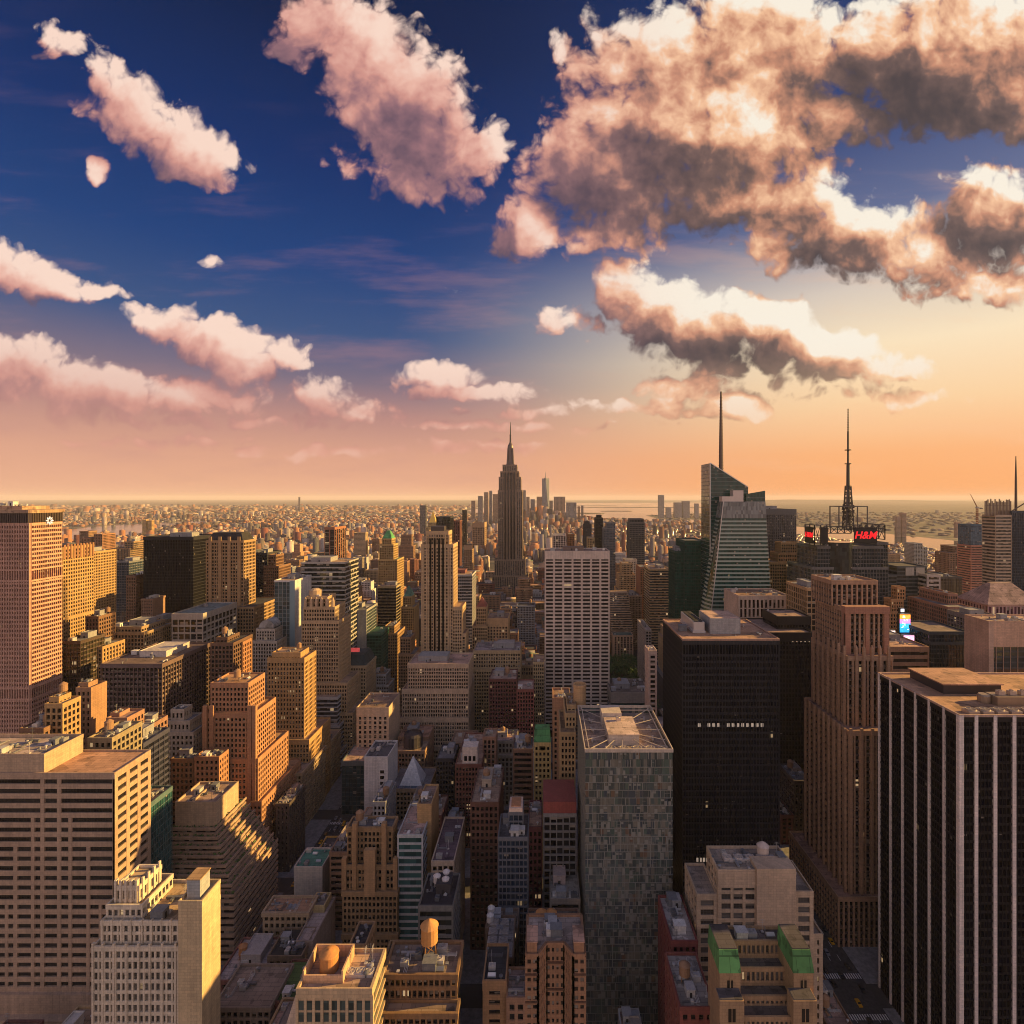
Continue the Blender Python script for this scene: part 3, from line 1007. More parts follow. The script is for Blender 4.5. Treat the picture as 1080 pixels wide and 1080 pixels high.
# the octagon-ended slab tower at the left edge
Yp = 420.0
def pan(bd):
    x1 = PX(32, Yp)
    x0 = x1 - 92
    W = bd.part('wall', 'masonry', (.44, .30, .245))
    G = bd.part('glazing', 'window_glass', (.07, .02, .016))
    cham = 14
    def octo(o):
        return [(x0 + cham - o * .4, Yp - o), (x1 - 1.2 + o * .6, Yp - o), (x1 + o, Yp + 1.2 - o * .5), (x1 + o, Yp + 28 + o), (x1 - cham, Yp + 42 + o), (x0 + cham, Yp + 42 + o), (x0 - o, Yp + 28), (x0 - o, Yp + 14)]
    ztop = PZ(538, Yp)
    zt1 = PZ(552, Yp)
    G.prism(octo(-.8), 0, ztop - 1, bay=2.0, fl=3.6)
    mech = [(PZ(612, Yp), PZ(602, Yp)), (PZ(737, Yp), PZ(727, Yp))]
    z = 30.0
    fh = 3.45
    while z < zt1:
        if not any(a - 1.5 < z < b_ + .3 for a, b_ in mech): W.prism(octo(-.06), z, z + 1.45)
        z += fh
    W.prism(octo(.05), zt1 - 1.2, zt1 + .4)
    n = 40
    for i in range(n + 1):          # fine uprights of the north face
        xx = x0 + cham + (x1 - x0 - cham - 1.0) * i / n
        W.box(xx - .38, xx + .38, Yp - .22, Yp + .9, 26, zt1)
    for i in range(15):
        yy = Yp + 1.2 + 26 * i / 14
        W.box(x1 - .9, x1 + .02, yy - .16, yy + .16, 26, zt1)
    for (a, b_) in mech:
        W.prism(octo(.1), b_ - .1, b_ + 1.2)
        W.prism(octo(.1), a - 1.2, a + .1)
    CR = bd.part('crown', 'metalwork', (.07, .05, .045))
    CR.prism(octo(.25), zt1 + .42, ztop - 2.4)
    for i in range(46):
        xx = x0 + cham + (x1 - x0 - cham - 1.2) * i / 45
        CR.box(xx - .2, xx + .2, Yp - .7, Yp + .3, zt1 + .5, ztop - 2.5)
    for i in range(18):
        yy = Yp + 1.6 + 25 * i / 17
        CR.box(x1 - .2, x1 + .7, yy - .2, yy + .2, zt1 + .5, ztop - 2.5)
    RF = bd.part('roof', 'roofing', ROOFTAN)
    RF.prism(octo(.9), ztop - 2.35, ztop + .2)
    RF.prism([(x0 + 20, Yp + 8), (x1 - 14, Yp + 8), (x1 - 14, Yp + 32), (x0 + 20, Yp + 32)], ztop + .22, ztop + 3)
    L = bd.part('emblem', 'glow', (.42, .38, .33))      # pale eight-petalled roof emblem
    cyy, czz = Yp + 15.5, PZ(549, Yp + 15)
    for i in range(8):
        a = math.pi * i / 4
        ca, sa = math.cos(a), math.sin(a)
        pts = [(1.0, 0), (2.3, .8), (3.3, 0), (2.3, -.8)]
        L.quad([(x1 + .95, cyy + u * ca - v_ * sa, czz + u * sa + v_ * ca) for (u, v_) in pts])
        L.bar((x1 + .9, cyy + 1.1 * ca, czz + 1.1 * sa), (x1 + .9, cyy + 3.2 * ca, czz + 3.2 * sa), .5)
    OCC.append((x0, x1, Yp, Yp + 42, ztop, bd))
    bd.tops.append((x0 + 20, x1 - 14, Yp + 8, Yp + 32, ztop + 3))
bd = Building('office_tower', 'huge slab tower with fine uprights, dark roof band and pale emblem at left edge', (PX(0, Yp), Yp + 20, 0), short='slab tower with the emblem')
pan(bd)
bd.finish(); bd.clutter(4, pent=False, units=5); HEROES.append(bd)

H('apartment_tower', 'tall yellow brick tower with scalloped brown crown right of the slab with emblem',
  [(60, 66.5, 652, 508, 40), (60, 66, 577, 509, 36)], ST(col=OCHRE, bay=3.0, fl=3.6, pier=.55, sp=.5, roof=(.25, .1, .05)), 'scalloped yellow tower',
  extra=lambda bd: [bd.new('merlon', 'masonry', (.28, .13, .06)).box(PX(66, 509) - .6, PX(66, 509) + .5, 510 + 3.6 * i, 512 + 3.6 * i, PZ(590, 509), PZ(575, 509)) for i in range(10)])
H('apartment_block', 'broad sunlit yellow slab peeking behind the scalloped yellow tower', [(70, 97, 582, 700, 40)],
  ST(col=OCHRE, bay=3.0, pier=.5, sp=.5), 'broad yellow slab', dict(units=4, tanks=1))
H('office_tower', 'small blue glass block behind the narrow brown slab, left of the black tower', [(118, 136, 592, 800, 34)],
  ST(kind='curtain', gcol=GBLUE, glass='curtain_glass', col=STEEL, pier=.08, sp=.22), 'small blue glass block', dict(units=3))
H('apartment_tower', 'narrow brown slab with bright side wall close left of the black tower', [(133, 143, 607, 650, 40)],
  ST(col=BROWN, bay=2.6, pier=.5, sp=.4), 'narrow brown slab', dict(units=2, pent=False))
H('apartment_tower', 'grey blue tower with brick side between yellow slab and black tower', [(119, 137, 578, 1050, 40), (131, 141, 571, 1052, 30)],
  ST(col=(.3, .2, .12), gcol=GBLUE, pier=.3, sp=.4), 'grey blue tower', dict(units=2))
H('apartment_tower', 'pair of orange brick towers by the river', [(86, 96, 567, 1300, 40), (99, 108, 563, 1300, 40, 0)],
  ST(col=BRICK, pier=.5, sp=.4, bay=4), 'twin orange towers', dict(units=2, pent=False))
H('office_tower', 'plain black glass box tower without any lit side', [(151, 204, 566, 650, 45)],
  ST(kind='curtain', glass='dark_glass', gcol=(.006, .006, .009), col=(.013, .013, .016), pier=.14, sp=.25, bay=1.9, roof=ROOFDARK, cap=3), 'black glass tower', dict(units=4))
H('office_tower', 'brown gold masonry tower with dark sloping cap and glowing yellow side',
  [(212, 268, 640, 612, 60), (217, 257, 570, 620, 26)], ST(col=(.34, .225, .125), bay=3.4, fl=3.9, pier=.42, sp=.45, roof=ROOFDARK), 'brown gold capped tower', None,
  extra=lambda bd: (bd.part('cap', 'roofing', (.03, .028, .03)).prism([(PX(218, 620), 620.5), (PX(256, 620), 620.5), (PX(256, 620), 645.5), (PX(218, 620), 645.5)], PZ(571, 620), PZ(562, 620),
         top=[(PX(222, 620), 625), (PX(252, 620), 625), (PX(252, 620), 641), (PX(222, 620), 641)]),
         [bd.part('wall', 'masonry', (.34, .225, .125)).box(PX(px_, 620) - 1.6, PX(px_, 620) + 1.6, 619.2, 620.2, PZ(700, 620), PZ(566, 620)) for px_ in (222, 232, 242, 252)]))
H('office_tower', 'dark slim tower hugging right side of the brown gold capped tower', [(268, 282, 583, 740, 40)],
  ST(kind='piers', col=CHAR, gcol=GBLACK, pier=.3, sp=.4, roof=ROOFDARK), 'dark slim tower', dict(units=2))
H('apartment_tower', 'brown stepped tower with orange side just left of the glass and white tower', [(278, 294, 597, 715, 34), (283, 291, 585, 720, 22)],
  ST(col=BROWN, bay=3, pier=.5), 'brown stepped tower', dict(units=2, pent=False))
H('office_tower', 'dark tower striped by orange uprights above the banded dark slab', [(342, 353, 556, 1000, 58)],
  ST(kind='piers', col=(.34, .13, .06), gcol=(.012, .010, .012), spcol=(.03, .018, .016), bay=9.0, pier=.2, sp=.3, d=1.2, roof=ROOFDARK, cap=3.5, corner=.8), 'orange striped tower', dict(units=3, pent=False))
H('office_tower', 'dark slab with pale horizontal bands and flat lit roof', [(317, 364, 593, 600, 44)],
  ST(kind='bands', col=(.36, .34, .30), gcol=(.012, .016, .016), fl=5.0, sp=.30, corner=0, d=.6, cap=.6, roof=ROOFTAN), 'banded dark slab', dict(units=6))
H('office_tower', 'slim glass fronted tower with bright white side wall', [(289, 311, 612, 560, 40)],
  ST(kind='curtain', glass='curtain_glass', gcol=(.05, .075, .075), col=(.60, .57, .52), spcol=(.2, .24, .25), pier=.03, sp=.1, bay=4, fl=4, blank='W', roof=ROOFTAN, cap=.8), 'glass and white tower', dict(units=4),
  extra=lambda bd: bd.part('blue_panel', 'metalwork', (.20, .31, .36)).box(PX(305.5, 560), PX(311, 560) + .02, 559.8, 561.5, 0, PZ(613, 560)))
H('office_tower', 'ornate pale stepped tower with scalloped crown and paired windows',
  [(318, 372, 752, 520, 60), (318, 366, 720, 522, 52), (318, 357, 655, 525, 34), (320, 353, 640, 527, 28), (323, 346, 629, 530, 20)],
  ST(col=(.40, .31, .22), bay=2.7, fl=3.7, pier=.45, sp=.45, roof=ROOFTAN), 'ornate stepped tower', dict(units=2, pent=False),
  extra=lambda bd: ([bd.new('finial', 'masonry', (.44, .34, .25)).lathe(PX(px_, 528), 528.5, [(1.5, PZ(640, 527) - 2), (1.5, PZ(634, 527)), (.3, PZ(630, 527))], 8) for px_ in (322, 328, 333.5, 339, 345, 351)],
                    bd.part('lantern', 'masonry', (.42, .33, .24)).lathe(PX(333, 540), 540, [(6, PZ(629, 530) - 1), (6, PZ(624, 530)), (3, PZ(622, 530))], 12)))
H('office_block', 'beige classical block with row of arched windows behind the big dark block', [(110, 152, 667, 520, 44), (113, 149, 661, 524, 34)],
  ST(col=(.33, .25, .17), bay=3.6, pier=.4, sp=.4), 'beige classical block', dict(units=4))
H('office_block', 'beige twin of the classical block set further back with lit side wall', [(150, 171, 655, 560, 30)],
  ST(col=(.34, .26, .18), bay=3.4, pier=.45, sp=.45, roof=ROOFGREEN), 'rear beige block', dict(units=3))
H('office_block', 'narrow tan building with tall window strips beside the big dark block', [(86, 108, 682, 480, 26)],
  ST(kind='piers', col=(.34, .24, .15), pier=.5, sp=.35), 'narrow tan strip building', dict(units=3))
H('office_block', 'plain dark olive box squeezed against the slab with emblem', [(66, 85, 676, 462, 26)],
  ST(kind='curtain', col=DKBROWN, gcol=(.03, .026, .016), pier=.1, sp=.3), 'dark olive box', dict(units=2))
H('apartment_block', 'low brown house with sunlit orange corner below the scalloped tower', [(90, 104, 650, 500, 20)],
  ST(col=BROWN, pier=.5, sp=.5), 'low brown corner house', dict(units=2, tanks=1))
H('office_block', 'big dark brown block with fine uprights and pale roof house', [(106, 171, 700, 420, 62)],
  ST(kind='piers', col=(.13, .095, .085), gcol=(.012, .01, .012), bay=3.2, fl=3.8, pier=.18, sp=.25, d=.8, roof=(.16, .12, .1), cap=2.2), 'big dark brown block', dict(units=6, pent=True, pent_col=(.5, .44, .38)))
H('office_block', 'flat roofed grey green modern block with three rows of large windows', [(181, 214, 647, 540, 60)],
  ST(col=(.36, .33, .29), bay=7.5, fl=7.0, pier=.2, sp=.35, roof=(.20, .24, .22), cap=5), 'modern grey green block', dict(units=3, pent=False))
H('brick_building', 'dark brown ornate building with orange brick neighbour wall', [(222, 246, 678, 450, 30), (228, 240, 672, 455, 18)],
  ST(col=(.13, .075, .05), pier=.4, roof=ROOFDARK), 'dark ornate building', dict(units=3, tanks=1))
H('brick_building', 'bright orange brick gable wall beside the dark ornate building', [(246, 256, 677, 462, 14)],
  ST(col=(.38, .17, .07), pier=.5), 'orange gable building', dict(units=1, pent=False))
def barrel(bd):
    Yb = 546
    xa, xb = PX(273, Yb), PX(289, Yb)
    r_ = (xb - xa) / 2
    b = bd.part('vault', 'roofing', (.42, .40, .36))
    zc = PZ(662, Yb)
    n = 10
    for i in range(n):
        a0, a1 = math.pi * i / n, math.pi * (i + 1) / n
        b.quad([((xa + xb) / 2 + r_ * math.cos(a0), Yb, zc + r_ * math.sin(a0)), ((xa + xb) / 2 + r_ * math.cos(a0), Yb + 22, zc + r_ * math.sin(a0)),
                ((xa + xb) / 2 + r_ * math.cos(a1), Yb + 22, zc + r_ * math.sin(a1)), ((xa + xb) / 2 + r_ * math.cos(a1), Yb, zc + r_ * math.sin(a1))])
    b.quad([((xa + xb) / 2 + r_ * math.cos(math.pi * i / n), Yb + .02, zc + r_ * math.sin(math.pi * i / n)) for i in range(n + 1)])
H('office_block', 'pale classical building with barrel vaulted top left of the glass and white tower', [(266, 292, 676, 540, 34), (270, 290, 663, 545, 26)],
  ST(kind='piers', col=(.46, .42, .36), pier=.4, sp=.35, bay=2.6), 'barrel topped building', None, extra=barrel)
H('brick_building', 'orange walled house with small rooftop boxes before the dark brown block', [(80, 96, 725, 330, 12), (83, 93, 720, 333, 7)],
  ST(col=(.36, .19, .09), pier=.55, sp=.5, bay=3.4, blank='W'), 'orange walled house', dict(units=1, pent=False))
H('brick_building', 'yellow stepped house close right of the foot of the slab with emblem', [(47, 66, 742, 305, 12), (52, 62, 735, 308, 8)],
  ST(col=OCHRE, pier=.5, bay=3), 'yellow stepped house', dict(units=1, pent=False, tanks=1))
H('brick_building', 'low brown building with pinkish roof left of the yellow stepped house', [(20, 46, 768, 300, 18)],
  ST(col=BROWN, pier=.5, roof=ROOFPINK), 'low pink roofed building', dict(units=4, tanks=1))
H('brick_building', 'small terracotta building with pinkish flat roof before the dark brown block', [(112, 134, 757, 322, 14), (116, 126, 752, 326, 8)],
  ST(col=(.36, .18, .10), pier=.5, roof=ROOFPINK), 'small terracotta building', dict(units=3, pent=False))
H('brick_building', 'long low building with green parapet and lit end wall', [(92, 118, 778, 290, 22)],
  ST(col=(.26, .22, .16), pier=.5, roof=ROOFTAN), 'green parapet building', dict(units=5, pent=False, tanks=1))
H('brick_building', 'low orange roofed building right of the small terracotta building', [(134, 158, 765, 335, 16)],
  ST(col=(.30, .15, .09), pier=.5, roof=(.4, .24, .17)), 'orange roofed building', dict(units=2))
H('office_block', 'navy dark panelled block behind the big ribbon windowed tan building', [(115, 151, 784, 312, 22)],
  ST(kind='curtain', col=(.05, .05, .075), gcol=(.016, .018, .028), pier=.06, sp=.4, bay=4, glass='curtain_glass', roof=(.11, .11, .13)), 'navy panelled block', dict(units=8))
H('office_block', 'small pale stepped building with lit terracotta top, left of the orange brick tower', [(171, 204, 772, 372, 18), (174, 200, 760, 374, 14), (180, 194, 748, 376, 9)],
  ST(col=(.46, .40, .33), pier=.55, sp=.5, bay=3.2), 'small pale stepped building', dict(units=1, pent=False))


# --- the big tan building with ribbon windows
def ribbon(bd):
    Y = 255.0
    x1 = PX(121, Y); x0 = x1 - 86; yb = Y + 23.5
    W = bd.part('wall', 'masonry', (.36, .275, .215))
    G = bd.part('glazing', 'window_glass', (.02, .014, .012))
    ztop = PZ(815, Y)
    G.uvbox(x0 + .8, x1 - .8, Y + .8, yb - .8, 20, ztop - 2.2, 3, 3.7)
    zt = PZ(822, Y)
    z_lo = PZ(1046, Y)
    nf = 22
    fh = (zt - z_lo) / nf
    rows = []
    for i in range(nf):
        za = z_lo + i * fh
        W.box(x0 + .06, x1 - .06, Y + .06, yb - .06, za, za + fh * .52)
        rows.append((za + fh * .52, za + fh))
    W.box(x0, x1, Y, yb, zt, ztop - 1.0)
    W.box(x0, x1, Y - 1.5, yb, 0, z_lo)
    W.box(x0 - 3, x1 + .5, Y - 5, Y - 1.4, 0, z_lo - 9)
    # north face piers: (left px, right px, first floor counted from the top, last)
    piers = [(-120, -114, 0, 22), (-75, -70, 0, 22), (-40, -37, 3, 22), (-6, -3, 0, 22), (42.5, 46.5, 0, 22), (60, 64, 0, 22), (118.5, 121.1, 0, 22),
             (32.5, 36, 4, 22), (72, 75.5, 4, 22), (14, 18, 7, 22), (91, 94.5, 7, 22), (5, 8, 13, 22), (104, 107, 13, 22)]
    for (a, b_, f0, f1) in piers:
        W.box(PX(a, Y), PX(b_, Y), Y, Y + .9, z_lo + (nf - f1) * fh - .05, z_lo + (nf - f0) * fh + .05)
    WF = (x1 - .9, x1)
    for (ya, yb_) in ((Y, Y + 2.0), (Y + 7.2, Y + 9.4), (Y + 14.4, Y + 16.4), (yb - 2.0, yb)):
        W.box(x1 - .9, x1, ya, yb_, z_lo - .05, zt + .05)
    W.box(x0, x0 + .9, Y, yb, z_lo, zt)
    # parapet, terrace and roof house
    for bx in ((x0, x1, Y - .1, Y + .5), (x0, x1, yb - .5, yb + .1)): W.box(*bx, ztop - 1.02, ztop)
    W.box(x1 - .5, x1 + .1, Y + .5, yb - .5, ztop - 1.02, ztop)
    bd.part('roof', 'roofing', (.42, .28, .21)).box(x0 + .5, x1 - .5, Y + .5, yb - .5, ztop - 1.2, ztop - .8)
    RH = bd.part('penthouse', 'masonry', (.40, .31, .235))
    xr = PX(45, Y)
    RH.box(x0 + 2, xr, Y + .7, yb - 1, ztop - .79, ztop + 6.5)
    bd.part('penthouse_roof', 'roofing', (.40, .33, .29)).box(x0 + 3, xr - 1, Y + 1.7, yb - 2, ztop + 6.4, ztop + 6.7)
    for bx in ((x0 + 2, xr + .1, Y + .6, Y + 1.1), (x0 + 2, xr + .1, yb - 1.4, yb - .9)): RH.box(*bx, ztop + 6.5, ztop + 8.4)
    RH.box(xr - .4, xr + .1, Y + 1.1, yb - 1.4, ztop + 6.5, ztop + 8.4)
    # window strips, one object each
    xs = lambda f: sorted([(PX(a, Y), PX(b_, Y)) for (a, b_, f0, f1) in piers if f0 <= f < f1])
    for i, (za, zb) in enumerate(rows):
        cols = xs(nf - 1 - i)
        for (c0, c1) in zip(cols, cols[1:]):
            if c1[0] > PX(-14, Y): bd.openings.append(('N', c0[1], c1[0], za, zb, x0, x1, Y, yb, .8))
        for (ya, yb_) in ((Y + 2.0, Y + 7.2), (Y + 9.4, Y + 14.4), (Y + 16.4, yb - 2.0)):
            bd.openings.append(('W', ya, yb_, za, zb, x0, x1, Y, yb, .8))
    bd.tops.append((x0 + 4, xr - 1.5, Y + 2.5, yb - 3, ztop + 6.7))
    OCC.append((x0, x1, Y, yb, ztop, bd))
bd = Building('office_block', 'big tan building with wide dark ribbon windows and sunlit flat roof', (PX(60, 255), 266, 0), short='ribbon windowed tan building')
ribbon(bd)
bd.finish(); bd.windows(frame=(.03, .026, .024), glass='dark_glass'); bd.clutter(12, pent=False, units=12); HEROES.append(bd)

H('office_block', 'teal glass building wedged behind the ribbon windowed tan building', [(134, 157, 848, 281, 18)],
  ST(kind='curtain', glass='curtain_glass', gcol=(.02, .07, .07), col=(.10, .14, .14), pier=.06, sp=.12, bay=1.8, fl=3.6, roof=ROOFTAN, d=.3), 'teal glass building', dict(units=3, pent=False))


# --- terraced ribbon building
def terraces(bd):
    n = 7
    x0, xw = -214.0, -168.0
    y0, y1 = 300.0, 350.0
    col = (.36, .275, .215)
    z = 0.0
    W = bd.part('wall', 'masonry', col)
    G = bd.part('glazing', 'window_glass', (.016, .012, .012))
    PL = bd.part('terrace_planting', 'leaves', (.05, .09, .03))
    RF = bd.part('roof', 'roofing', (.3, .22, .17))
    rg = random.Random(3)
    steps = [(0, 37.6, 0, 0)] + [(37.6 + 3.75 * i, 41.35 + 3.75 * i, 2.9 * (i + 1), 2.4 * (i + 1)) for i in range(n)]
    for (za, zb, dx, dy) in steps:
        xr, yf = xw - dx, y0 + dy
        G.uvbox(x0 + .6, xr - .9, yf + .9, y1 - .6, za, zb - .5, 2.6, 3.7)
        k_ = max(1, round((zb - za) / 3.75))
        h = (zb - za) / k_
        for i in range(k_):
            W.box(x0, xr, yf, y1, za + i * h + .01, za + i * h + h * .24)
            W.box(x0 + .1, xr - .1, yf + .1, y1 - .1, za + i * h + h * .24, za + i * h + h * .46)
        W.box(x0, xr + .05, yf - .05, yf + .5, zb - .6, zb + .9)
        W.box(xr - .5, xr + .05, yf + .5, y1, zb - .6, zb + .9)
        RF.box(x0, xr - .5, yf + .5, y1, zb - .6, zb - .05)
        for t in range(70):
            if rg.random() < .5: px_, py_ = xr - rg.uniform(.7, 1.9), rg.uniform(yf + 1, y1 - 2)
            else: px_, py_ = rg.uniform(x0, xr - 1), yf + rg.uniform(.7, 1.9)
            s = rg.uniform(.25, .6); zz = zb + rg.uniform(.1, 1.2)
            a = rg.uniform(0, 3.14)
            PL.quad([(px_ - s * math.cos(a), py_ - s * math.sin(a), zz), (px_ + s * math.cos(a), py_ + s * math.sin(a), zz), (px_ + s * math.cos(a), py_ + s * math.sin(a), zz + s * 1.6), (px_ - s * math.cos(a), py_ - s * math.sin(a), zz + s * 1.6)])
    zt = steps[-1][1]
    PH = bd.part('penthouse', 'masonry', (.42, .33, .25))
    xa, xb = x0 + .5, -189.5
    PH.box(xa, xb, 319.5, 343, zt, zt + 13)
    for bx in ((xa, xb, 319.4, 320), (xa, xb, 342.4, 343.1), (xb - .6, xb + .1, 320, 342.4), (xa - .1, xa + .5, 320, 342.4), (xa + 9, xa + 9.6, 320, 342.4)): PH.box(*bx, zt + 13, zt + 14.4)
    bd.part('penthouse_roof', 'roofing', (.36, .27, .22)).box(xa + .6, xb - .6, 320, 342.4, zt + 12.9, zt + 13.1)
    bd.tops.append((xa + 1, xb - 1, 321, 342, zt + 13.1))
    OCC.append((x0, xw, y0, y1, 41, bd)); OCC.append((xa, xb, 319, 343, zt + 14, bd))
bd = Building('office_block', 'stepped building with banded terraces and rooftop planting on left avenue', (-191, 325, 0), short='terraced banded building')
terraces(bd)
bd.finish(); bd.clutter(8, pent=False, units=5); HEROES.append(bd)

H('brick_tower', 'orange brick stepped tower with yellow lit side above the terraces',
  [(208, 276, 845, 366, 60), (211, 272, 800, 367, 44), (213, 268, 752, 368, 30), (222, 262, 720, 371, 22)],
  ST(col=(.40, .19, .085), bay=2.9, fl=3.6, pier=.52, sp=.5, roof=(.38, .25, .17), cap=2.4), 'orange brick tower', dict(units=3, pent=False, tanks=1), win=True,
  extra=lambda bd: [bd.part('wall', 'masonry', (.40, .19, .085)).box(PX(px_, 366) - 1.3, PX(px_, 366) + 1.3, 366.6, 369, PZ(850, 366), PZ(745, 366)) for px_ in (215, 222, 262, 267)])
H('brick_building', 'brown brick stepped wing with terraces at the foot of the orange brick tower', [(258, 277, 905, 368, 58), (258, 274, 880, 374, 50), (258, 271, 858, 382, 40)],
  ST(col=(.26, .125, .075), bay=2.9, pier=.5, sp=.5, roof=ROOFTAN), 'brown stepped wing', dict(units=2, pent=False))
H('brick_building', 'small orange brick block with lit right wall below the orange brick tower', [(205, 231, 798, 353, 11)],
  ST(col=(.40, .185, .08), bay=3.1, pier=.6, sp=.58, roof=(.36, .24, .18)), 'small orange block', dict(units=4, pent=False))
H('brick_building', 'darker brown brick block touching left side of the small orange block', [(180, 204, 800, 353, 11)],
  ST(col=(.22, .135, .08), bay=3.1, pier=.55, sp=.5), 'darker brown brick block', dict(units=2))
H('brick_tower', 'tan brick tower with orange lit side on left avenue, left of the stepped ribbon building',
  [(280, 326, 780, 436, 44), (282, 321, 694, 440, 23), (287, 317, 688, 443, 16)],
  ST(col=(.36, .25, .155), bay=2.8, fl=3.6, pier=.5, sp=.48, roof=ROOFTAN, cap=3), 'tan brick tower', dict(units=3, pent=False, tanks=1), win=True)
H('office_block', 'grey stone corner building with heavy cornice below the tan brick tower', [(282, 318, 815, 418, 46)],
  ST(col=(.33, .26, .19), bay=3.0, fl=4.0, pier=.42, sp=.36, over=.8, cap=1.2, roof=(.34, .25, .2)), 'corniced corner building', dict(units=8, pent=False))
H('office_block', 'beige block with rounded cornice next behind the corniced corner building', [(312, 341, 790, 466, 40)],
  ST(col=(.36, .29, .21), bay=3, pier=.5, sp=.45, over=.5, roof=ROOFTAN), 'rounded beige block', dict(units=4, tanks=1))
H('office_block', 'slate blue ribbon building stepping outward floor by floor', [(322, 360, 792, 505, 56), (324, 358, 765, 509, 48), (326, 356, 735, 513, 40)],
  ST(kind='bands', col=(.36, .35, .34), gcol=(.03, .035, .045), fl=4.2, sp=.28, corner=0, roof=ROOFTAN, d=.7), 'slate blue ribbon building', dict(units=2))
H('office_block', 'blank pale grey slab with green glass side wall', [(365, 386.5, 643, 640, 40)],
  ST(kind='curtain', col=(.30, .30, .28), gcol=(.015, .045, .035), pier=.08, sp=.2, blank='N', glass='curtain_glass'), 'blank grey slab', dict(units=2))
H('office_block', 'lower green glass wedge at foot of the blank grey slab', [(386, 402, 668, 642, 36)],
  ST(kind='curtain', col=(.06, .12, .09), gcol=(.012, .05, .035), pier=.06, sp=.2, glass='curtain_glass', roof=(.06, .12, .09)), 'green glass wedge', dict(units=1, pent=False))
H('office_block', 'beige building with dark mansard roof and red rooftop sign below the blank grey slab', [(356, 386, 702, 560, 34)],
  ST(col=(.34, .28, .21), bay=3, pier=.45, sp=.45, over=.4, roof=(.03, .045, .05)), 'mansard beige building', None,
  extra=lambda bd: (bd.part('mansard', 'roofing', (.035, .05, .055)).prism([(PX(357, 560), 561), (PX(385, 560), 561), (PX(385, 560), 593), (PX(357, 560), 593)], PZ(702, 560), PZ(692, 560),
         top=[(PX(360, 560), 565), (PX(382, 560), 565), (PX(382, 560), 589), (PX(360, 560), 589)]),
         bd.part('roof_sign', 'glow', (.25, .03, .03)).box(PX(364, 570), PX(377, 570), 575, 577, PZ(692, 560), PZ(688, 560))))
H('office_tower', 'dark glass tower with bright striped right edge below the golden pyramid tower', [(398, 418, 618, 760, 24)],
  ST(kind='bands', col=(.30, .25, .17), gcol=(.008, .009, .012), fl=4.2, sp=.2, corner=.4, glass='curtain_glass', d=.5, roof=ROOFTAN, cap=2), 'striped edge dark tower', dict(units=2))
H('office_tower', 'golden stone tower with green pyramid roof', [(399, 419, 590, 896, 44), (400, 415, 574, 900, 30), (403, 413, 568, 903, 24)],
  ST(col=(.40, .27, .13), bay=4, fl=4, pier=.5, sp=.45, roof=ROOFGREEN), 'golden pyramid tower', None,
  extra=lambda bd: bd.part('pyramid_roof', 'roofing', (.12, .26, .14)).prism([(PX(403, 903), 903.5), (PX(413, 903), 903.5), (PX(413, 903), 926.5), (PX(403, 903), 926.5)], PZ(568, 903), PZ(560, 903),
         top=[(PX(406.5, 903), 912), (PX(409.5, 903), 912), (PX(409.5, 903), 918), (PX(406.5, 903), 918)]))
H('office_tower', 'beige tower with pointed pale green roof near left avenue', [(423, 437, 640, 800, 30), (425, 434, 629, 803, 22)],
  ST(col=(.38, .29, .18), pier=.5, bay=3), 'pale green pointed tower', None,
  extra=lambda bd: bd.part('pointed_roof', 'roofing', (.16, .26, .20)).prism([(PX(425, 803), 803.5), (PX(434, 803), 803.5), (PX(434, 803), 824.5), (PX(425, 803), 824.5)], PZ(630, 803), PZ(619, 803),
         top=[(PX(429, 803), 813), (PX(430, 803), 813), (PX(430, 803), 815), (PX(429, 803), 815)]))
H('brick_building', 'grey brown brick block with glowing stepped side walls along left avenue', [(404, 419, 668, 672, 38), (406, 416, 660, 676, 26)],
  ST(col=(.33, .23, .15), bay=3, pier=.5), 'glowing avenue block', dict(units=2, pent=False))
H('brick_building', 'orange stepped building between the pointed tower and the limestone skyscraper', [(420, 437, 690, 640, 34), (422, 433, 672, 646, 24)],
  ST(col=(.38, .22, .11), bay=3, pier=.5), 'orange avenue building', dict(units=2, tanks=1))

# ------------------------------------------------------------------ middle of the picture
def five(bd):
    Y = 600.0
    z1, z0 = PZ(568, Y), PZ(705, Y)
    D_ = bd.part('glazing', 'window_glass', GBLACK)
    W = bd.part('wall', 'masonry', (.44, .34, .24))
    for px_ in (454, 458.5, 463, 467.3):           # the four dark window strips of the north face
        D_.box(PX(px_ - 1.0, Y), PX(px_ + 1.0, Y), Y - .12, Y + .3, z0, z1)
    bd.part('crown', 'metalwork', (.06, .05, .045)).box(PX(453, Y), PX(467, Y), Y + 8, Y + 22, PZ(560, Y) - 1.5, PZ(555.5, Y))
    for px_ in (446, 450.3, 469.5, 473.5): W.box(PX(px_, Y) - .7, PX(px_, Y) + .7, Y - .5, Y + .3, z0, PZ(564, Y))
H('office_tower', 'slender limestone skyscraper with dark vertical window strips and stepped shoulders',
  [(440, 497, 696, 594, 44), (487, 491, 668, 601.5, 26, 0), (477, 487.5, 640, 600.8, 30, 0), (444, 478, 574, 600, 32, 0), (449, 473, 560, 603, 24)],
  ST(col=(.44, .34, .24), bay=2.9, fl=3.7, pier=.55, sp=.48, roof=ROOFTAN, cap=3), 'limestone skyscraper', None, extra=five)
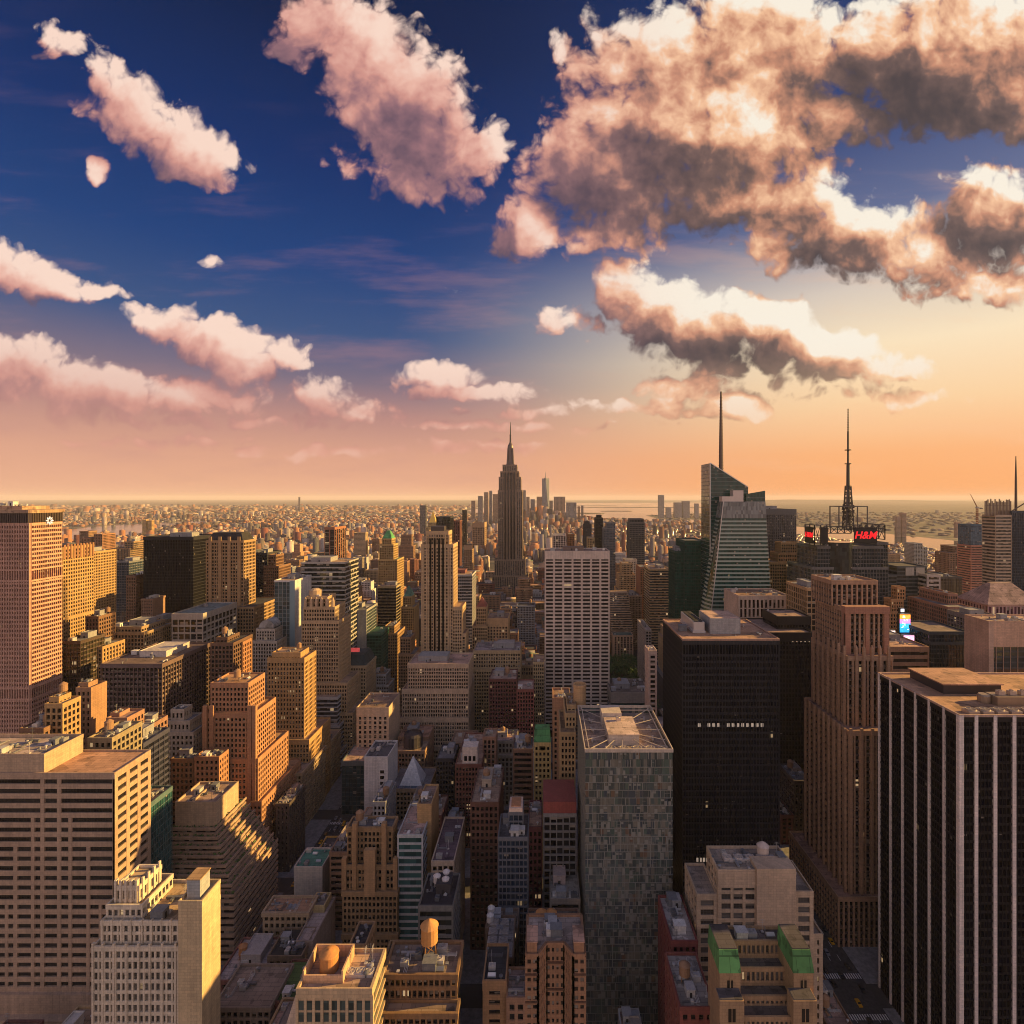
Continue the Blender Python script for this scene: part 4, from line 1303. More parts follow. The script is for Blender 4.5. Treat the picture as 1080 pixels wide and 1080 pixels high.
H('office_block', 'wide pale limestone office block with setbacks and small regular windows',
  [(410, 492, 787, 520, 60), (420, 494, 757, 522, 52), (424, 494, 727, 524, 46), (430, 494, 700, 526, 38)],
  ST(col=(.45, .36, .28), bay=2.5, fl=3.7, pier=.46, sp=.42, cap=3.4, over=.25, roof=ROOFPINK), 'wide limestone block', dict(units=5, pent=True))
H('office_block', 'cream box with brightly lit blank side wall and brown flat roof', [(376, 410, 746, 470, 36)],
  ST(col=(.50, .40, .31), bay=5.2, fl=4.0, pier=.62, sp=.45, blank='W', cap=7, roof=(.26, .19, .15)), 'cream box', dict(units=5, pent=False))
H('office_block', 'narrow white tiled tower with few windows right of the dark glass block', [(384, 409, 798, 410, 28)],
  ST(kind='blank', col=(.60, .57, .53), roof=(.10, .095, .10)), 'white tiled tower', dict(units=3, pent=False),
  extra=lambda bd: ([bd.new('window', 'window_glass', GBLACK).box(PX(401, 410), PX(405, 410), 409.8, 410.2, PZ(y_ + 1.6, 410), PZ(y_ - 1.6, 410)) for y_ in range(814, 960, 6)],
                    [bd.new('joint', 'masonry', (.4, .38, .36)).box(PX(px_, 410) - .06, PX(px_, 410) + .06, 409.94, 410.1, 0, PZ(800, 410)) for px_ in (387, 390, 393, 396, 399, 407)]))
H('office_block', 'low dark glass block with pale roof edge left of the white tiled tower', [(360, 384, 803, 442, 30)],
  ST(kind='curtain', glass='curtain_glass', gcol=(.02, .045, .05), col=(.10, .12, .12), pier=.05, sp=.1, bay=3, roof=(.4, .3, .25), cap=2.5), 'dark glass block', dict(units=4, pent=False))
def pyr(bd):
    Y = 418
    x0, x1 = PX(419, Y), PX(444, Y)
    z = PZ(832, Y) - 1.1
    bd.part('skylight', 'masonry', (.62, .60, .57)).prism([(x0, Y + 4), (x1, Y + 4), (x1, Y + 22), (x0, Y + 22)], z, z + 20, top=[((x0 + x1) / 2 - .2, Y + 13), ((x0 + x1) / 2 + .2, Y + 13), ((x0 + x1) / 2 + .2, Y + 13.3), ((x0 + x1) / 2 - .2, Y + 13.3)])
    G = bd.part('rooflight', 'curtain_glass', (.06, .10, .14))
    for i in range(4): G.prism([(x0 - 5 + i * 5, Y + .8), (x0 - 1 + i * 5, Y + .8), (x0 - 1 + i * 5, Y + 3.6), (x0 - 5 + i * 5, Y + 3.6)], z, z + 1.5, bay=1.2)
H('office_block', 'building topped by a white pyramid beside the white tiled tower', [(410, 452, 832, 416, 34)],
  ST(col=(.30, .23, .17), bay=3, pier=.45, roof=(.22, .2, .2)), 'white pyramid building', dict(units=3, pent=False), extra=pyr)
H('brick_building', 'building with dark round roof bay behind the white pyramid', [(416, 448, 792, 456, 22)],
  ST(col=(.27, .17, .11), bay=3, pier=.5, roof=ROOFTAN), 'round bay building', dict(units=3, pent=False),
  extra=lambda bd: bd.part('bay', 'roofing', (.06, .05, .055)).lathe(PX(434, 462), 468, [(8, PZ(792, 456) - 1), (8, PZ(782, 456)), (7, PZ(779, 456)), (7, PZ(781, 456))], 20))
H('brick_building', 'reddish flat roofed block at foot of the wide limestone block', [(420, 452, 777, 484, 26)],
  ST(col=(.33, .20, .13), bay=3, pier=.5, roof=(.38, .22, .15)), 'reddish low block', dict(units=4, tanks=1))
H('office_block', 'narrow black building with pale clutter on top left of the white penthouse brick building', [(460, 479, 800, 430, 26)],
  ST(kind='grid', col=(.05, .045, .045), gcol=GBLACK, bay=2.6, pier=.4, sp=.4, roof=ROOFGREY), 'narrow black building', dict(units=5))
def wpent(bd):
    Y = 400
    b = bd.part('penthouse', 'masonry', (.62, .54, .47))
    z = PZ(806, Y) - 1
    b.box(PX(487, Y), PX(503, Y), Y + 3, Y + 13, z, PZ(790, Y))
    for px_ in (489, 493.5, 498): bd.new('penthouse_window', 'window_glass', GBLACK).box(PX(px_, Y), PX(px_ + 3, Y), Y + 2.9, Y + 3.1, z + 2, z + 5.5)
H('brick_building', 'dark brick building with white penthouse, above the small blue gridded tower', [(480, 508, 806, 400, 54)],
  ST(col=(.16, .085, .07), bay=2.8, fl=3.6, pier=.5, sp=.45, cap=1.4, roof=(.38, .27, .21)), 'white penthouse brick building', dict(units=6, pent=False), extra=wpent)
H('brick_building', 'orange brick flank with dark fire stairs right of the white penthouse', [(509, 523, 777, 420, 16)],
  ST(kind='piers', col=(.36, .18, .10), gcol=GBLACK, bay=3.2, pier=.4, sp=.2, roof=ROOFTAN), 'orange fire stair flank', dict(units=1, pent=False))
H('brick_building', 'dark maroon brick building left of the dark red one, below the pale masonry blocks', [(516, 545, 716, 520, 30)],
  ST(col=(.12, .05, .045), bay=2.9, pier=.5, sp=.48, roof=(.4, .3, .25)), 'dark maroon building', dict(units=4, tanks=1))
H('brick_building', 'dark red brick building with pale floor lines close left of the white grid slab', [(545, 563, 727, 505, 28)],
  ST(col=(.24, .07, .05), bay=2.8, pier=.52, sp=.42, spcol=None, roof=(.42, .32, .27)), 'dark red brick building', dict(units=3, pent=False))
H('brick_building', 'narrow cream loft building tucked behind the dark red brick one', [(562, 574, 698, 548, 28)],
  ST(col=(.36, .29, .2), bay=2.6, pier=.45, sp=.45, roof=ROOFTAN), 'narrow cream loft', dict(units=1, pent=False))
H('office_block', 'broad beige masonry block with many paired windows right of the limestone skyscraper', [(497, 549, 705, 576, 46), (499, 549, 686, 580, 40)],
  ST(col=(.38, .30, .21), bay=2.9, fl=3.7, pier=.48, sp=.45, cap=2.5, roof=(.26, .22, .22)), 'broad beige block', dict(units=7, tanks=1))
H('office_block', 'beige block stepping up behind the broad one with a red peaked turret', [(498, 514, 660, 640, 34), (502, 513, 640, 646, 18)],
  ST(col=(.38, .29, .2), bay=2.8, pier=.5, roof=ROOFTAN), 'red peaked beige block', None,
  extra=lambda bd: bd.part('turret_roof', 'roofing', (.34, .11, .07)).prism([(PX(502, 646), 646.5), (PX(513, 646), 646.5), (PX(513, 646), 663.5), (PX(502, 646), 663.5)], PZ(640, 646), PZ(631, 646),
         top=[(PX(507, 646), 654), (PX(508, 646), 654), (PX(508, 646), 656), (PX(507, 646), 656)]))
H('office_block', 'plain cream block with flat top just behind the broad beige block', [(513, 536, 652, 650, 36)],
  ST(col=(.44, .33, .23), bay=4, pier=.6, sp=.5, cap=9, roof=ROOFTAN), 'plain cream block', dict(units=2))
H('office_tower', 'white gridded slab with dark side wall right of the limestone skyscraper', [(474, 498, 606, 800, 48)],
  ST(col=(.42, .40, .36), gcol=(.02, .025, .03), bay=3.4, fl=4.6, pier=.16, sp=.4, roof=ROOFTAN, spcol=None), 'white gridded slab', dict(units=3, pent_col=(.2, .07, .06)))
H('apartment_tower', 'slim tan tower with tall orange lit edge left of the great spired skyscraper', [(489, 498, 575, 1085, 30), (498, 511, 551, 1090, 40)],
  ST(col=(.34, .25, .18), bay=4, fl=4, pier=.5, sp=.45, cap=9, roof=ROOFDARK), 'slim tan tower', dict(units=1, pent=False))
H('office_tower', 'flat topped black tower right behind the limestone skyscraper', [(460, 475, 545, 1200, 45)],
  ST(kind='curtain', glass='curtain_glass', col=CHAR, gcol=(.008, .012, .014), pier=.1, sp=.2, bay=3), 'flat black tower', dict(units=1, pent=False))
H('apartment_tower', 'thin dark red tower between the black one and the slim tan one', [(478, 485, 549, 1400, 36)],
  ST(kind='piers', col=(.20, .07, .05), gcol=(.015, .008, .008), bay=4.5, pier=.4, sp=.3), 'thin dark red tower', None)
H('apartment_tower', 'needle thin black glass tower far beyond the limestone skyscraper', [(487.5, 492, 538, 2200, 18)],
  ST(kind='curtain', glass='curtain_glass', col=CHAR, gcol=GBLACK, pier=.1, sp=.2), 'needle black tower', None)
H('apartment_tower', 'greenish slim block below the needle thin black tower', [(488, 496, 578, 1200, 30)],
  ST(kind='curtain', glass='curtain_glass', col=(.2, .25, .22), gcol=(.04, .07, .07), pier=.2, sp=.3), 'greenish slim block', None)
H('office_tower', 'tower with small gold pyramid top peeping above the limestone skyscraper', [(449, 463, 556, 2050, 50), (451, 461, 551, 2055, 40)],
  ST(col=(.40, .32, .2), bay=5, pier=.5), 'gold pyramid tip tower', None,
  extra=lambda bd: bd.part('gold_roof', 'metalwork', (.75, .46, .08)).prism([(PX(452, 2060), 2060), (PX(460, 2060), 2060), (PX(460, 2060), 2090), (PX(452, 2060), 2090)], PZ(552, 2060), PZ(540, 2060),
         top=[(PX(455.6, 2060), 2074), (PX(456.4, 2060), 2074), (PX(456.4, 2060), 2077), (PX(455.6, 2060), 2077)]))

# the great spired skyscraper
YE = 1287.0
def spire(bd):
    xc = PX(537.7, YE)
    yc_ = YE + 24
    st_ = bd.part('mooring_mast', 'metalwork', (.13, .10, .085))
    zb = PZ(491, YE) - 2
    st_.lathe(xc, yc_, [(12.5, zb), (11.5, zb + 5), (9.5, zb + 7), (8.6, zb + 20), (7.6, PZ(477, YE)), (6.9, PZ(471, YE)), (6.0, PZ(469, YE)), (3.2, PZ(466.4, YE)), (1.8, PZ(465, YE))], 16)
    for i in range(4):
        a = math.pi / 4 + math.pi / 2 * i
        st_.bar((xc + 10.5 * math.cos(a), yc_ + 10.5 * math.sin(a), zb), (xc + 7.4 * math.cos(a), yc_ + 7.4 * math.sin(a), PZ(472, YE)), 3.0)
    an = bd.part('antenna', 'metalwork', (.05, .045, .045))
    an.lathe(xc, yc_, [(2.2, PZ(466, YE)), (1.9, PZ(459, YE)), (2.4, PZ(458.6, YE)), (1.3, PZ(456, YE)), (.95, PZ(449, YE)), (.35, PZ(443.5, YE))], 8)
    W = bd.part('wall', 'masonry', (.235, .19, .155))
    G = bd.part('glazing', 'window_glass', (.014, .013, .014))
    za, zb2 = PZ(612, YE), PZ(497, YE)
    for px_ in (531.5, 534.5, 537.7, 541, 544):     # continuous uprights of the centre bay
        W.box(PX(px_, YE) - .9, PX(px_, YE) + .9, YE - .8, YE + 1.5, za, zb2)
    for px_ in (533, 536.1, 539.3, 542.5): G.box(PX(px_, YE) - 1.6, PX(px_, YE) + 1.6, YE - .3, YE + 1.0, za, zb2 - 3)
sp_st = ST(kind='piers', col=(.235, .19, .155), gcol=(.016, .015, .016), spcol=(.09, .08, .075), bay=4.2, fl=3.8, pier=.48, sp=.35, d=.8, cap=3, roof=(.14, .12, .1))
H('skyscraper', 'great dark limestone skyscraper with stepped crown and long antenna spire',
  [(507, 566, 626, 1270, 62), (519, 557, 607, 1279, 56), (521.5, 554, 590, 1284, 52), (525, 551, 517, 1287, 46), (526, 549.4, 503, 1288.5, 42), (527.6, 547.4, 497, 1290, 38), (530, 545.4, 490, 1294, 30)],
  sp_st, 'great spired skyscraper', None, extra=spire)

# the white grid slab
Yg = 585.0
def grace(bd):
    x0, x1 = PX(574.5, Yg), PX(643, Yg)
    W = bd.part('wall', 'masonry', (.56, .48, .415))
    G = bd.part('glazing', 'window_glass', (.016, .010, .011))
    zt, zs = PZ(581, Yg), PZ(592.5, Yg)
    yb = Yg + 33
    G.uvbox(x0 + 1.1, x1 - 1.1, Yg + 1.1, yb - 1.1, 0, zt - 3, 2.5, 4.0)
    fh = 3.98
    z = zs
    zlist = []
    while z > 8:
        zlist.append(z)
        z -= fh
    for z in zlist:
        W.box(x0 + .08, x1 - .08, Yg + .08, yb - .08, z - fh + .01, z - fh + 1.75)
    W.box(x0, x1, Yg, yb, zs + 2.6, zt - 1.2)
    W.box(x0 + .1, x1 - .1, Yg + .1, yb - .1, zs - .2, zs + 1.1)
    n = 7
    for i in range(n + 1):
        xx = x0 + (x1 - x0) * i / n
        hw = 1.0 if 0 < i < n else 1.1
        xa, xb = max(x0, xx - hw), min(x1, xx + hw)
        W.box(xa, xb, Yg, Yg + 1.6, 0, zs + 2.7)
        W.box(xa, xb, yb - 1.6, yb, 0, zs + 2.7)
    for i in range(4):
        yy = Yg + 1.6 + (yb - Yg - 3.2) * i / 3
        W.box(x0, x0 + 1.3, yy - .7, yy + .7, 0, zs + 2.7)
        W.box(x1 - 1.3, x1, yy - .7, yy + .7, 0, zs + 2.7)
    for bx in ((x0 - .1, x1 + .1, Yg - .1, Yg + .5), (x0 - .1, x1 + .1, yb - .5, yb + .1)): W.box(*bx, zt - 1.3, zt)
    for bx in ((x0 - .1, x0 + .5), (x1 - .5, x1 + .1)): W.box(*bx, Yg + .5, yb - .5, zt - 1.3, zt)
    bd.part('roof', 'roofing', (.26, .19, .16)).box(x0 + .5, x1 - .5, Yg + .5, yb - .5, zt - 1.5, zt - .9)
    wl = (x1 - x0) / n
    for j, z in enumerate(zlist):
        if PZ(740, Yg) > z: break
        for i in range(n):
            a = x0 + wl * i + 1.0; b_ = x0 + wl * (i + 1) - 1.0
            bd.openings.append(('N', a, b_, z - fh + 1.75, z, x0, x1, Yg, yb, 1.1))
    bd.tops.append((x0 + 2, x1 - 2, Yg + 2, yb - 2, zt - .9))
    OCC.append((x0, x1, Yg, yb, zt, bd))
bd = Building('office_tower', 'tall white slab with seven columns of wide dark windows in the centre', (PX(609, Yg), Yg + 16, 0), short='white grid slab')
grace(bd)
bd.finish(); bd.windows(frame=(.03, .026, .024), glass='dark_glass'); bd.clutter(3, units=9, ph=3.5, pent_col=(.2, .14, .11)); HEROES.append(bd)

# beyond and right of it
H('office_tower', 'white striped dark block just above the white grid slab roof', [(583, 597, 564, 1050, 50)],
  ST(kind='piers', col=(.55, .46, .4), gcol=GBLACK, bay=5, pier=.25, sp=.2, d=1.0), 'white striped dark block', None)
H('apartment_tower', 'plain brown block right of the white striped dark block', [(599, 606, 563, 1100, 40)], ST(col=(.17, .11, .08), bay=4), 'plain brown block', None)
H('apartment_tower', 'dark twin peaked tower left of the darkest slim one', [(616, 624, 553, 1250, 34), (617, 622, 550, 1252, 24)],
  ST(kind='curtain', glass='curtain_glass', col=CHAR, gcol=GGREY, pier=.15, sp=.25), 'dark twin peaked tower', None)
H('apartment_tower', 'yellowish small tower in front of the dark twin peaked one', [(620, 627, 567, 1180, 34)], ST(col=(.36, .27, .15), bay=4), 'yellowish small tower', None)
H('apartment_tower', 'darkest slim tower with rounded top beyond the white grid slab', [(628, 636, 546, 1300, 30), (629.5, 634.5, 543, 1303, 20)],
  ST(kind='curtain', glass='curtain_glass', col=CHAR, gcol=(.014, .016, .02), pier=.12, sp=.2), 'darkest slim tower', None)
H('office_tower', 'blue grey glass tower right of the darkest slim one', [(637, 649, 557, 1230, 40), (640, 649, 551, 1236, 30)],
  ST(kind='curtain', glass='curtain_glass', col=STEEL, gcol=(.06, .08, .1), pier=.12, sp=.2), 'blue grey glass tower', None)
H('office_tower', 'dark glass tower with curved notched top standing alone before the harbour', [(664, 680, 551, 1200, 40), (664.4, 679, 547, 1202, 30)],
  ST(kind='curtain', glass='curtain_glass', col=(.10, .10, .10), gcol=(.016, .024, .03), pier=.14, sp=.3, fl=4.5), 'lone dark harbour tower', None)
H('office_tower', 'ornate gold stepped brick tower right of the white grid slab',
  [(650, 675, 640, 965, 50), (651, 673, 622, 970, 44), (653, 670, 606, 975, 36), (656, 667, 594, 980, 26)],
  ST(col=(.42, .27, .12), bay=2.8, pier=.5, sp=.48, roof=(.33, .2, .09)), 'ornate gold tower', dict(units=1, pent=False))
H('office_block', 'pale block with flat top behind the ornate gold tower', [(659, 672, 590, 1120, 30)], ST(col=(.44, .38, .31), pier=.6, bay=4, cap=4), 'pale flat block', None)
def slope(bd):
    Y = 880
    z0, z1 = 0, PZ(627, Y)
    x0, x1 = PX(644, Y), PX(668, Y)
    W = bd.part('wall', 'masonry', (.36, .27, .2))
    G = bd.part('glazing', 'window_glass', (.03, .028, .026))
    zk = PZ(665, Y)
    G.prism([(x0 + .5, Y + .5), (x1 - .5, Y + .5), (x1 - .5, Y + 30), (x0 + .5, Y + 30)], 0, zk, bay=2.6)
    G.prism([(x0 + .5, Y + .5), (x1 - .5, Y + .5), (x1 - .5, Y + 30), (x0 + .5, Y + 30)], zk, z1 - .4, top=[(x0 + .5, Y + 12), (x1 - 7, Y + 12), (x1 - 7, Y + 30), (x0 + .5, Y + 30)], bay=2.6)
    nz = 16
    for i in range(nz):
        t0, t1 = i / nz, (i + .35) / nz
        f = lambda t: [(x0, Y + 11.6 * t), (x1 - 6.6 * t, Y + 11.6 * t), (x1 - 6.6 * t, Y + 30.3), (x0, Y + 30.3)]
        W.prism(f(t0), zk + (z1 - zk) * t0, zk + (z1 - zk) * t1, top=f(t1))
    W.prism([(x0, Y + 11.5), (x1 - 6.5, Y + 11.5), (x1 - 6.5, Y + 30.4), (x0, Y + 30.4)], z1 - .3, z1 + 1.2)
    z = zk - 3.6
    while z > 20:
        W.box(x0, x1, Y, Y + 30.3, z, z + 1.4); z -= 3.8
    OCC.append((x0, x1, Y, Y + 30, z1, bd)); bd.tops.append((x0, x1 - 7, Y + 12, Y + 30, z1 + 1.2))
bd = Building('office_block', 'tan office building with sloping glassy front above the park trees', (PX(656, 880), 895, 0), short='sloping front building')
slope(bd); bd.finish(); HEROES.append(bd)
H('office_block', 'grey stone block between the sloping front and the copper edged slab', [(664, 677, 628, 925, 34)], ST(col=(.22, .18, .15), bay=3, pier=.4), 'grey stone block', dict(units=2))
H('office_tower', 'thin brown slab with copper lit edge beside the banded round cornered tower', [(675, 684, 598, 930, 40)],
  ST(kind='piers', col=(.30, .13, .06), gcol=GBROWN, bay=3, pier=.4, sp=.3, blank='E'), 'copper edged slab', dict(units=1, pent=False))
H('office_tower', 'banded glass tower with rounded corner left of the tall green one', [(685, 707, 600, 860, 50)],
  ST(kind='bands', col=(.36, .28, .19), gcol=(.035, .04, .038), fl=4.2, sp=.34, corner=0, roof=ROOFTAN), 'round cornered banded tower', dict(units=4))
H('office_block', 'long low white edged building beside the park avenue', [(681, 687, 664, 690, 60)], ST(col=(.40, .36, .32), bay=4, pier=.3, roof=(.5, .42, .38)), 'long white edged building', dict(units=2))
H('office_block', 'grey box with teal window rows and crowded roof in front of the park', [(644, 685, 730, 556, 42)],
  ST(kind='bands', col=(.26, .23, .20), gcol=(.02, .05, .045), fl=5.4, sp=.35, corner=.6, cap=10, roof=(.16, .13, .11), glass='curtain_glass'), 'teal windowed box', dict(units=14, tanks=1))
H('office_block', 'stone library hall with tall windows at the far edge of the park', [(647, 668, 670, 852, 24)],
  ST(kind='piers', col=(.40, .30, .23), bay=5, pier=.5, sp=.2, roof=(.1, .13, .11)), 'stone library hall', dict(units=2, pent=False))
H('office_block', 'thin white tower squeezed against the big black ribbed block', [(684, 693, 686, 432, 16)],
  ST(col=(.52, .42, .36), bay=4.2, fl=3.8, pier=.6, sp=.5, cap=3, roof=(.5, .42, .37)), 'thin white tower', dict(units=1, pent=False))


# the big black block with the orange roof
Yb_ = 320.0
def black(bd):
    x0, x1 = PX(720, Yb_), PX(822, Yb_)
    yb = Yb_ + 52
    zt = PZ(673.5, Yb_)
    W = bd.part('wall', 'metalwork', (.024, .027, .037))
    G = bd.part('glazing', 'dark_glass', (.008, .009, .013))
    G.uvbox(x0 + .5, x1 - .5, Yb_ + .5, yb - .5, 0, zt - 2, 1.6, 3.75)
    z = 5
    fh = 3.75
    while z < zt - 7:
        W.box(x0 + .15, x1 - .15, Yb_ + .15, yb - .15, z, z + 1.35); z += fh
    W.box(x0 + .05, x1 - .05, Yb_ + .05, yb - .05, zt - 3.6, zt - 1.2)
    n = 34
    for i in range(n + 1):
        xx = x0 + (x1 - x0) * i / n
        W.box(xx - .13, xx + .13, Yb_ - .12, Yb_ + .6, 0, zt - 1.2)
    n = 31
    for i in range(n + 1):
        yy = Yb_ + .7 + (yb - Yb_ - 1.4) * i / n
        W.box(x0 - .12, x0 + .6, yy - .13, yy + .13, 0, zt - 1.2)
        W.box(x1 - .6, x1 + .12, yy - .13, yy + .13, 0, zt - 1.2)
    PR = bd.part('parapet', 'masonry', (.36, .25, .2))
    for bx in ((x0 - .2, x1 + .2, Yb_ - .2, Yb_ + .6), (x0 - .2, x1 + .2, yb - .6, yb + .2)): PR.box(*bx, zt - 1.15, zt)
    for bx in ((x0 - .2, x0 + .6), (x1 - .6, x1 + .2)): PR.box(*bx, Yb_ + .6, yb - .6, zt - 1.15, zt)
    bd.part('roof', 'roofing', (.40, .27, .20)).box(x0 + .6, x1 - .6, Yb_ + .6, yb - .6, zt - 1.5, zt - .7)
    PH = bd.part('penthouse', 'masonry', (.30, .30, .29))
    xa, xb = PX(749, Yb_ + 14), PX(781, Yb_ + 14)
    PH.box(xa, xb, Yb_ + 14, Yb_ + 38, zt - .71, zt + 8.6)
    bd.part('penthouse_roof', 'roofing', (.46, .34, .28)).box(xa + .5, xb - .5, Yb_ + 14.5, Yb_ + 37.5, zt + 8.55, zt + 8.75)
    CT = bd.part('cooling_tower', 'metalwork', (.46, .44, .42))
    xc0, xc1 = PX(731, Yb_ + 16), PX(742.5, Yb_ + 16)
    CT.prism([(xc0, Yb_ + 15), (xc1, Yb_ + 15), (xc1, Yb_ + 46), (xc0, Yb_ + 46)], zt + .9, zt + 6.2)
    CT.box(xc0 - .5, xc1 + .5, Yb_ + 14.5, Yb_ + 46.5, zt - .5, zt + 1.0)
    for i in range(9):
        yy = Yb_ + 17 + i * 3.35
        for xx in (xc0 + 2, xc1 - 2):
            bd.new('fan', 'rubber', (.02, .02, .02)).lathe(xx, yy, [(1.35, zt + 6.2), (1.35, zt + 6.75)], 12)
    for i in range(14):
        if i in (1, 5): continue
        xx = PX(737.5 + i * 5.1, Yb_)
        bd.new('lit_window', 'glow', (.17, .13, .10)).box(xx - .75, xx + .75, Yb_ - .06, Yb_ + .3, PZ(766.5, Yb_), PZ(763, Yb_))
    for i in range(4):
        xx = PX(735.5 + i * 3.4, Yb_)
        bd.new('lit_window', 'glow', (.17, .13, .10)).box(xx - .6, xx + .6, Yb_ - .06, Yb_ + .3, PZ(909, Yb_), PZ(905, Yb_))
    OCC.append((x0, x1, Yb_, yb, zt, bd)); bd.tops.append((x0 + 2, x1 - 2, Yb_ + 2, yb - 2, zt - .7))
bd = Building('office_tower', 'big black ribbed block with sunlit orange flat roof and grey roof house', (PX(771, Yb_), Yb_ + 26, 0), short='black ribbed block')
black(bd); bd.finish(); bd.clutter(5, pent=False, units=3); HEROES.append(bd)

H('office_tower', 'dark octagonal roofed tower between the black ribbed block and the pink granite tower', [(806, 858, 667, 432, 52), (820, 855, 650, 446, 30)],
  ST(kind='grid', wall='metalwork', glass='dark_glass', col=(.015, .014, .017), gcol=GBLACK, bay=2.4, pier=.3, sp=.4, cap=6, roof=(.30, .22, .18), d=.35, over=.25), 'dark octagonal roofed tower', dict(units=2, pent=False),
  extra=lambda bd: ([bd.new('lit_window', 'glow', (.40, .30, .20)).box(PX(836 + i * 4.4, 432) - .45, PX(836 + i * 4.4, 432) + .45, 431.85, 432.1, PZ(677, 432), PZ(671, 432)) for i in range(5)],
                    bd.part('ledge', 'masonry', (.28, .25, .23)).box(PX(822, 426), PX(858, 426), 424, 433, PZ(858, 426), PZ(854, 426))))
H('office_block', 'pinkish box with white uprights and flat roof clutter behind the black ribbed block', [(779, 833, 628, 520, 42)],
  ST(kind='piers', col=(.50, .40, .33), gcol=(.03, .018, .014), bay=4.0, fl=9, pier=.42, sp=.12, d=.9, cap=3, blank='E', roof=(.30, .2, .15)), 'white ribbed pinkish box', dict(units=12, pent=False))
H('office_block', 'brown banded block with orange brick crown behind the white ribbed box', [(812, 849, 593, 640, 40), (821, 845, 583, 648, 24), (824, 843, 572, 650, 18)],
  ST(col=(.30, .21, .14), bay=3, fl=3.6, pier=.42, sp=.5, roof=ROOFTAN), 'orange crowned brown block', dict(units=1, pent=False))
H('office_tower', 'pale gridded block squeezed left of the pink granite tower', [(851, 871, 620, 470, 40)],
  ST(col=(.42, .30, .2), gcol=GBROWN, bay=4, fl=5, pier=.25, sp=.2), 'pale gridded block', dict(units=4))
H('office_tower', 'tall green glass tower left of the faceted glass skyscraper', [(722, 743, 570, 650, 44), (712, 723, 581, 656, 36, 0)],
  ST(kind='curtain', glass='curtain_glass', col=(.02, .06, .045), gcol=(.012, .07, .05), bay=2.2, fl=4, pier=.1, sp=.3), 'green glass tower', dict(units=3))
H('office_tower', 'grey dark box with fine vertical lines right behind the faceted glass skyscraper', [(806, 840, 537, 700, 50)],
  ST(kind='piers', wall='metalwork', col=(.10, .10, .10), gcol=(.03, .032, .035), spcol=(.07, .07, .07), bay=2.4, pier=.3, sp=.3, d=.4, cap=6, roof=ROOFDARK), 'fine lined dark box', dict(units=5))


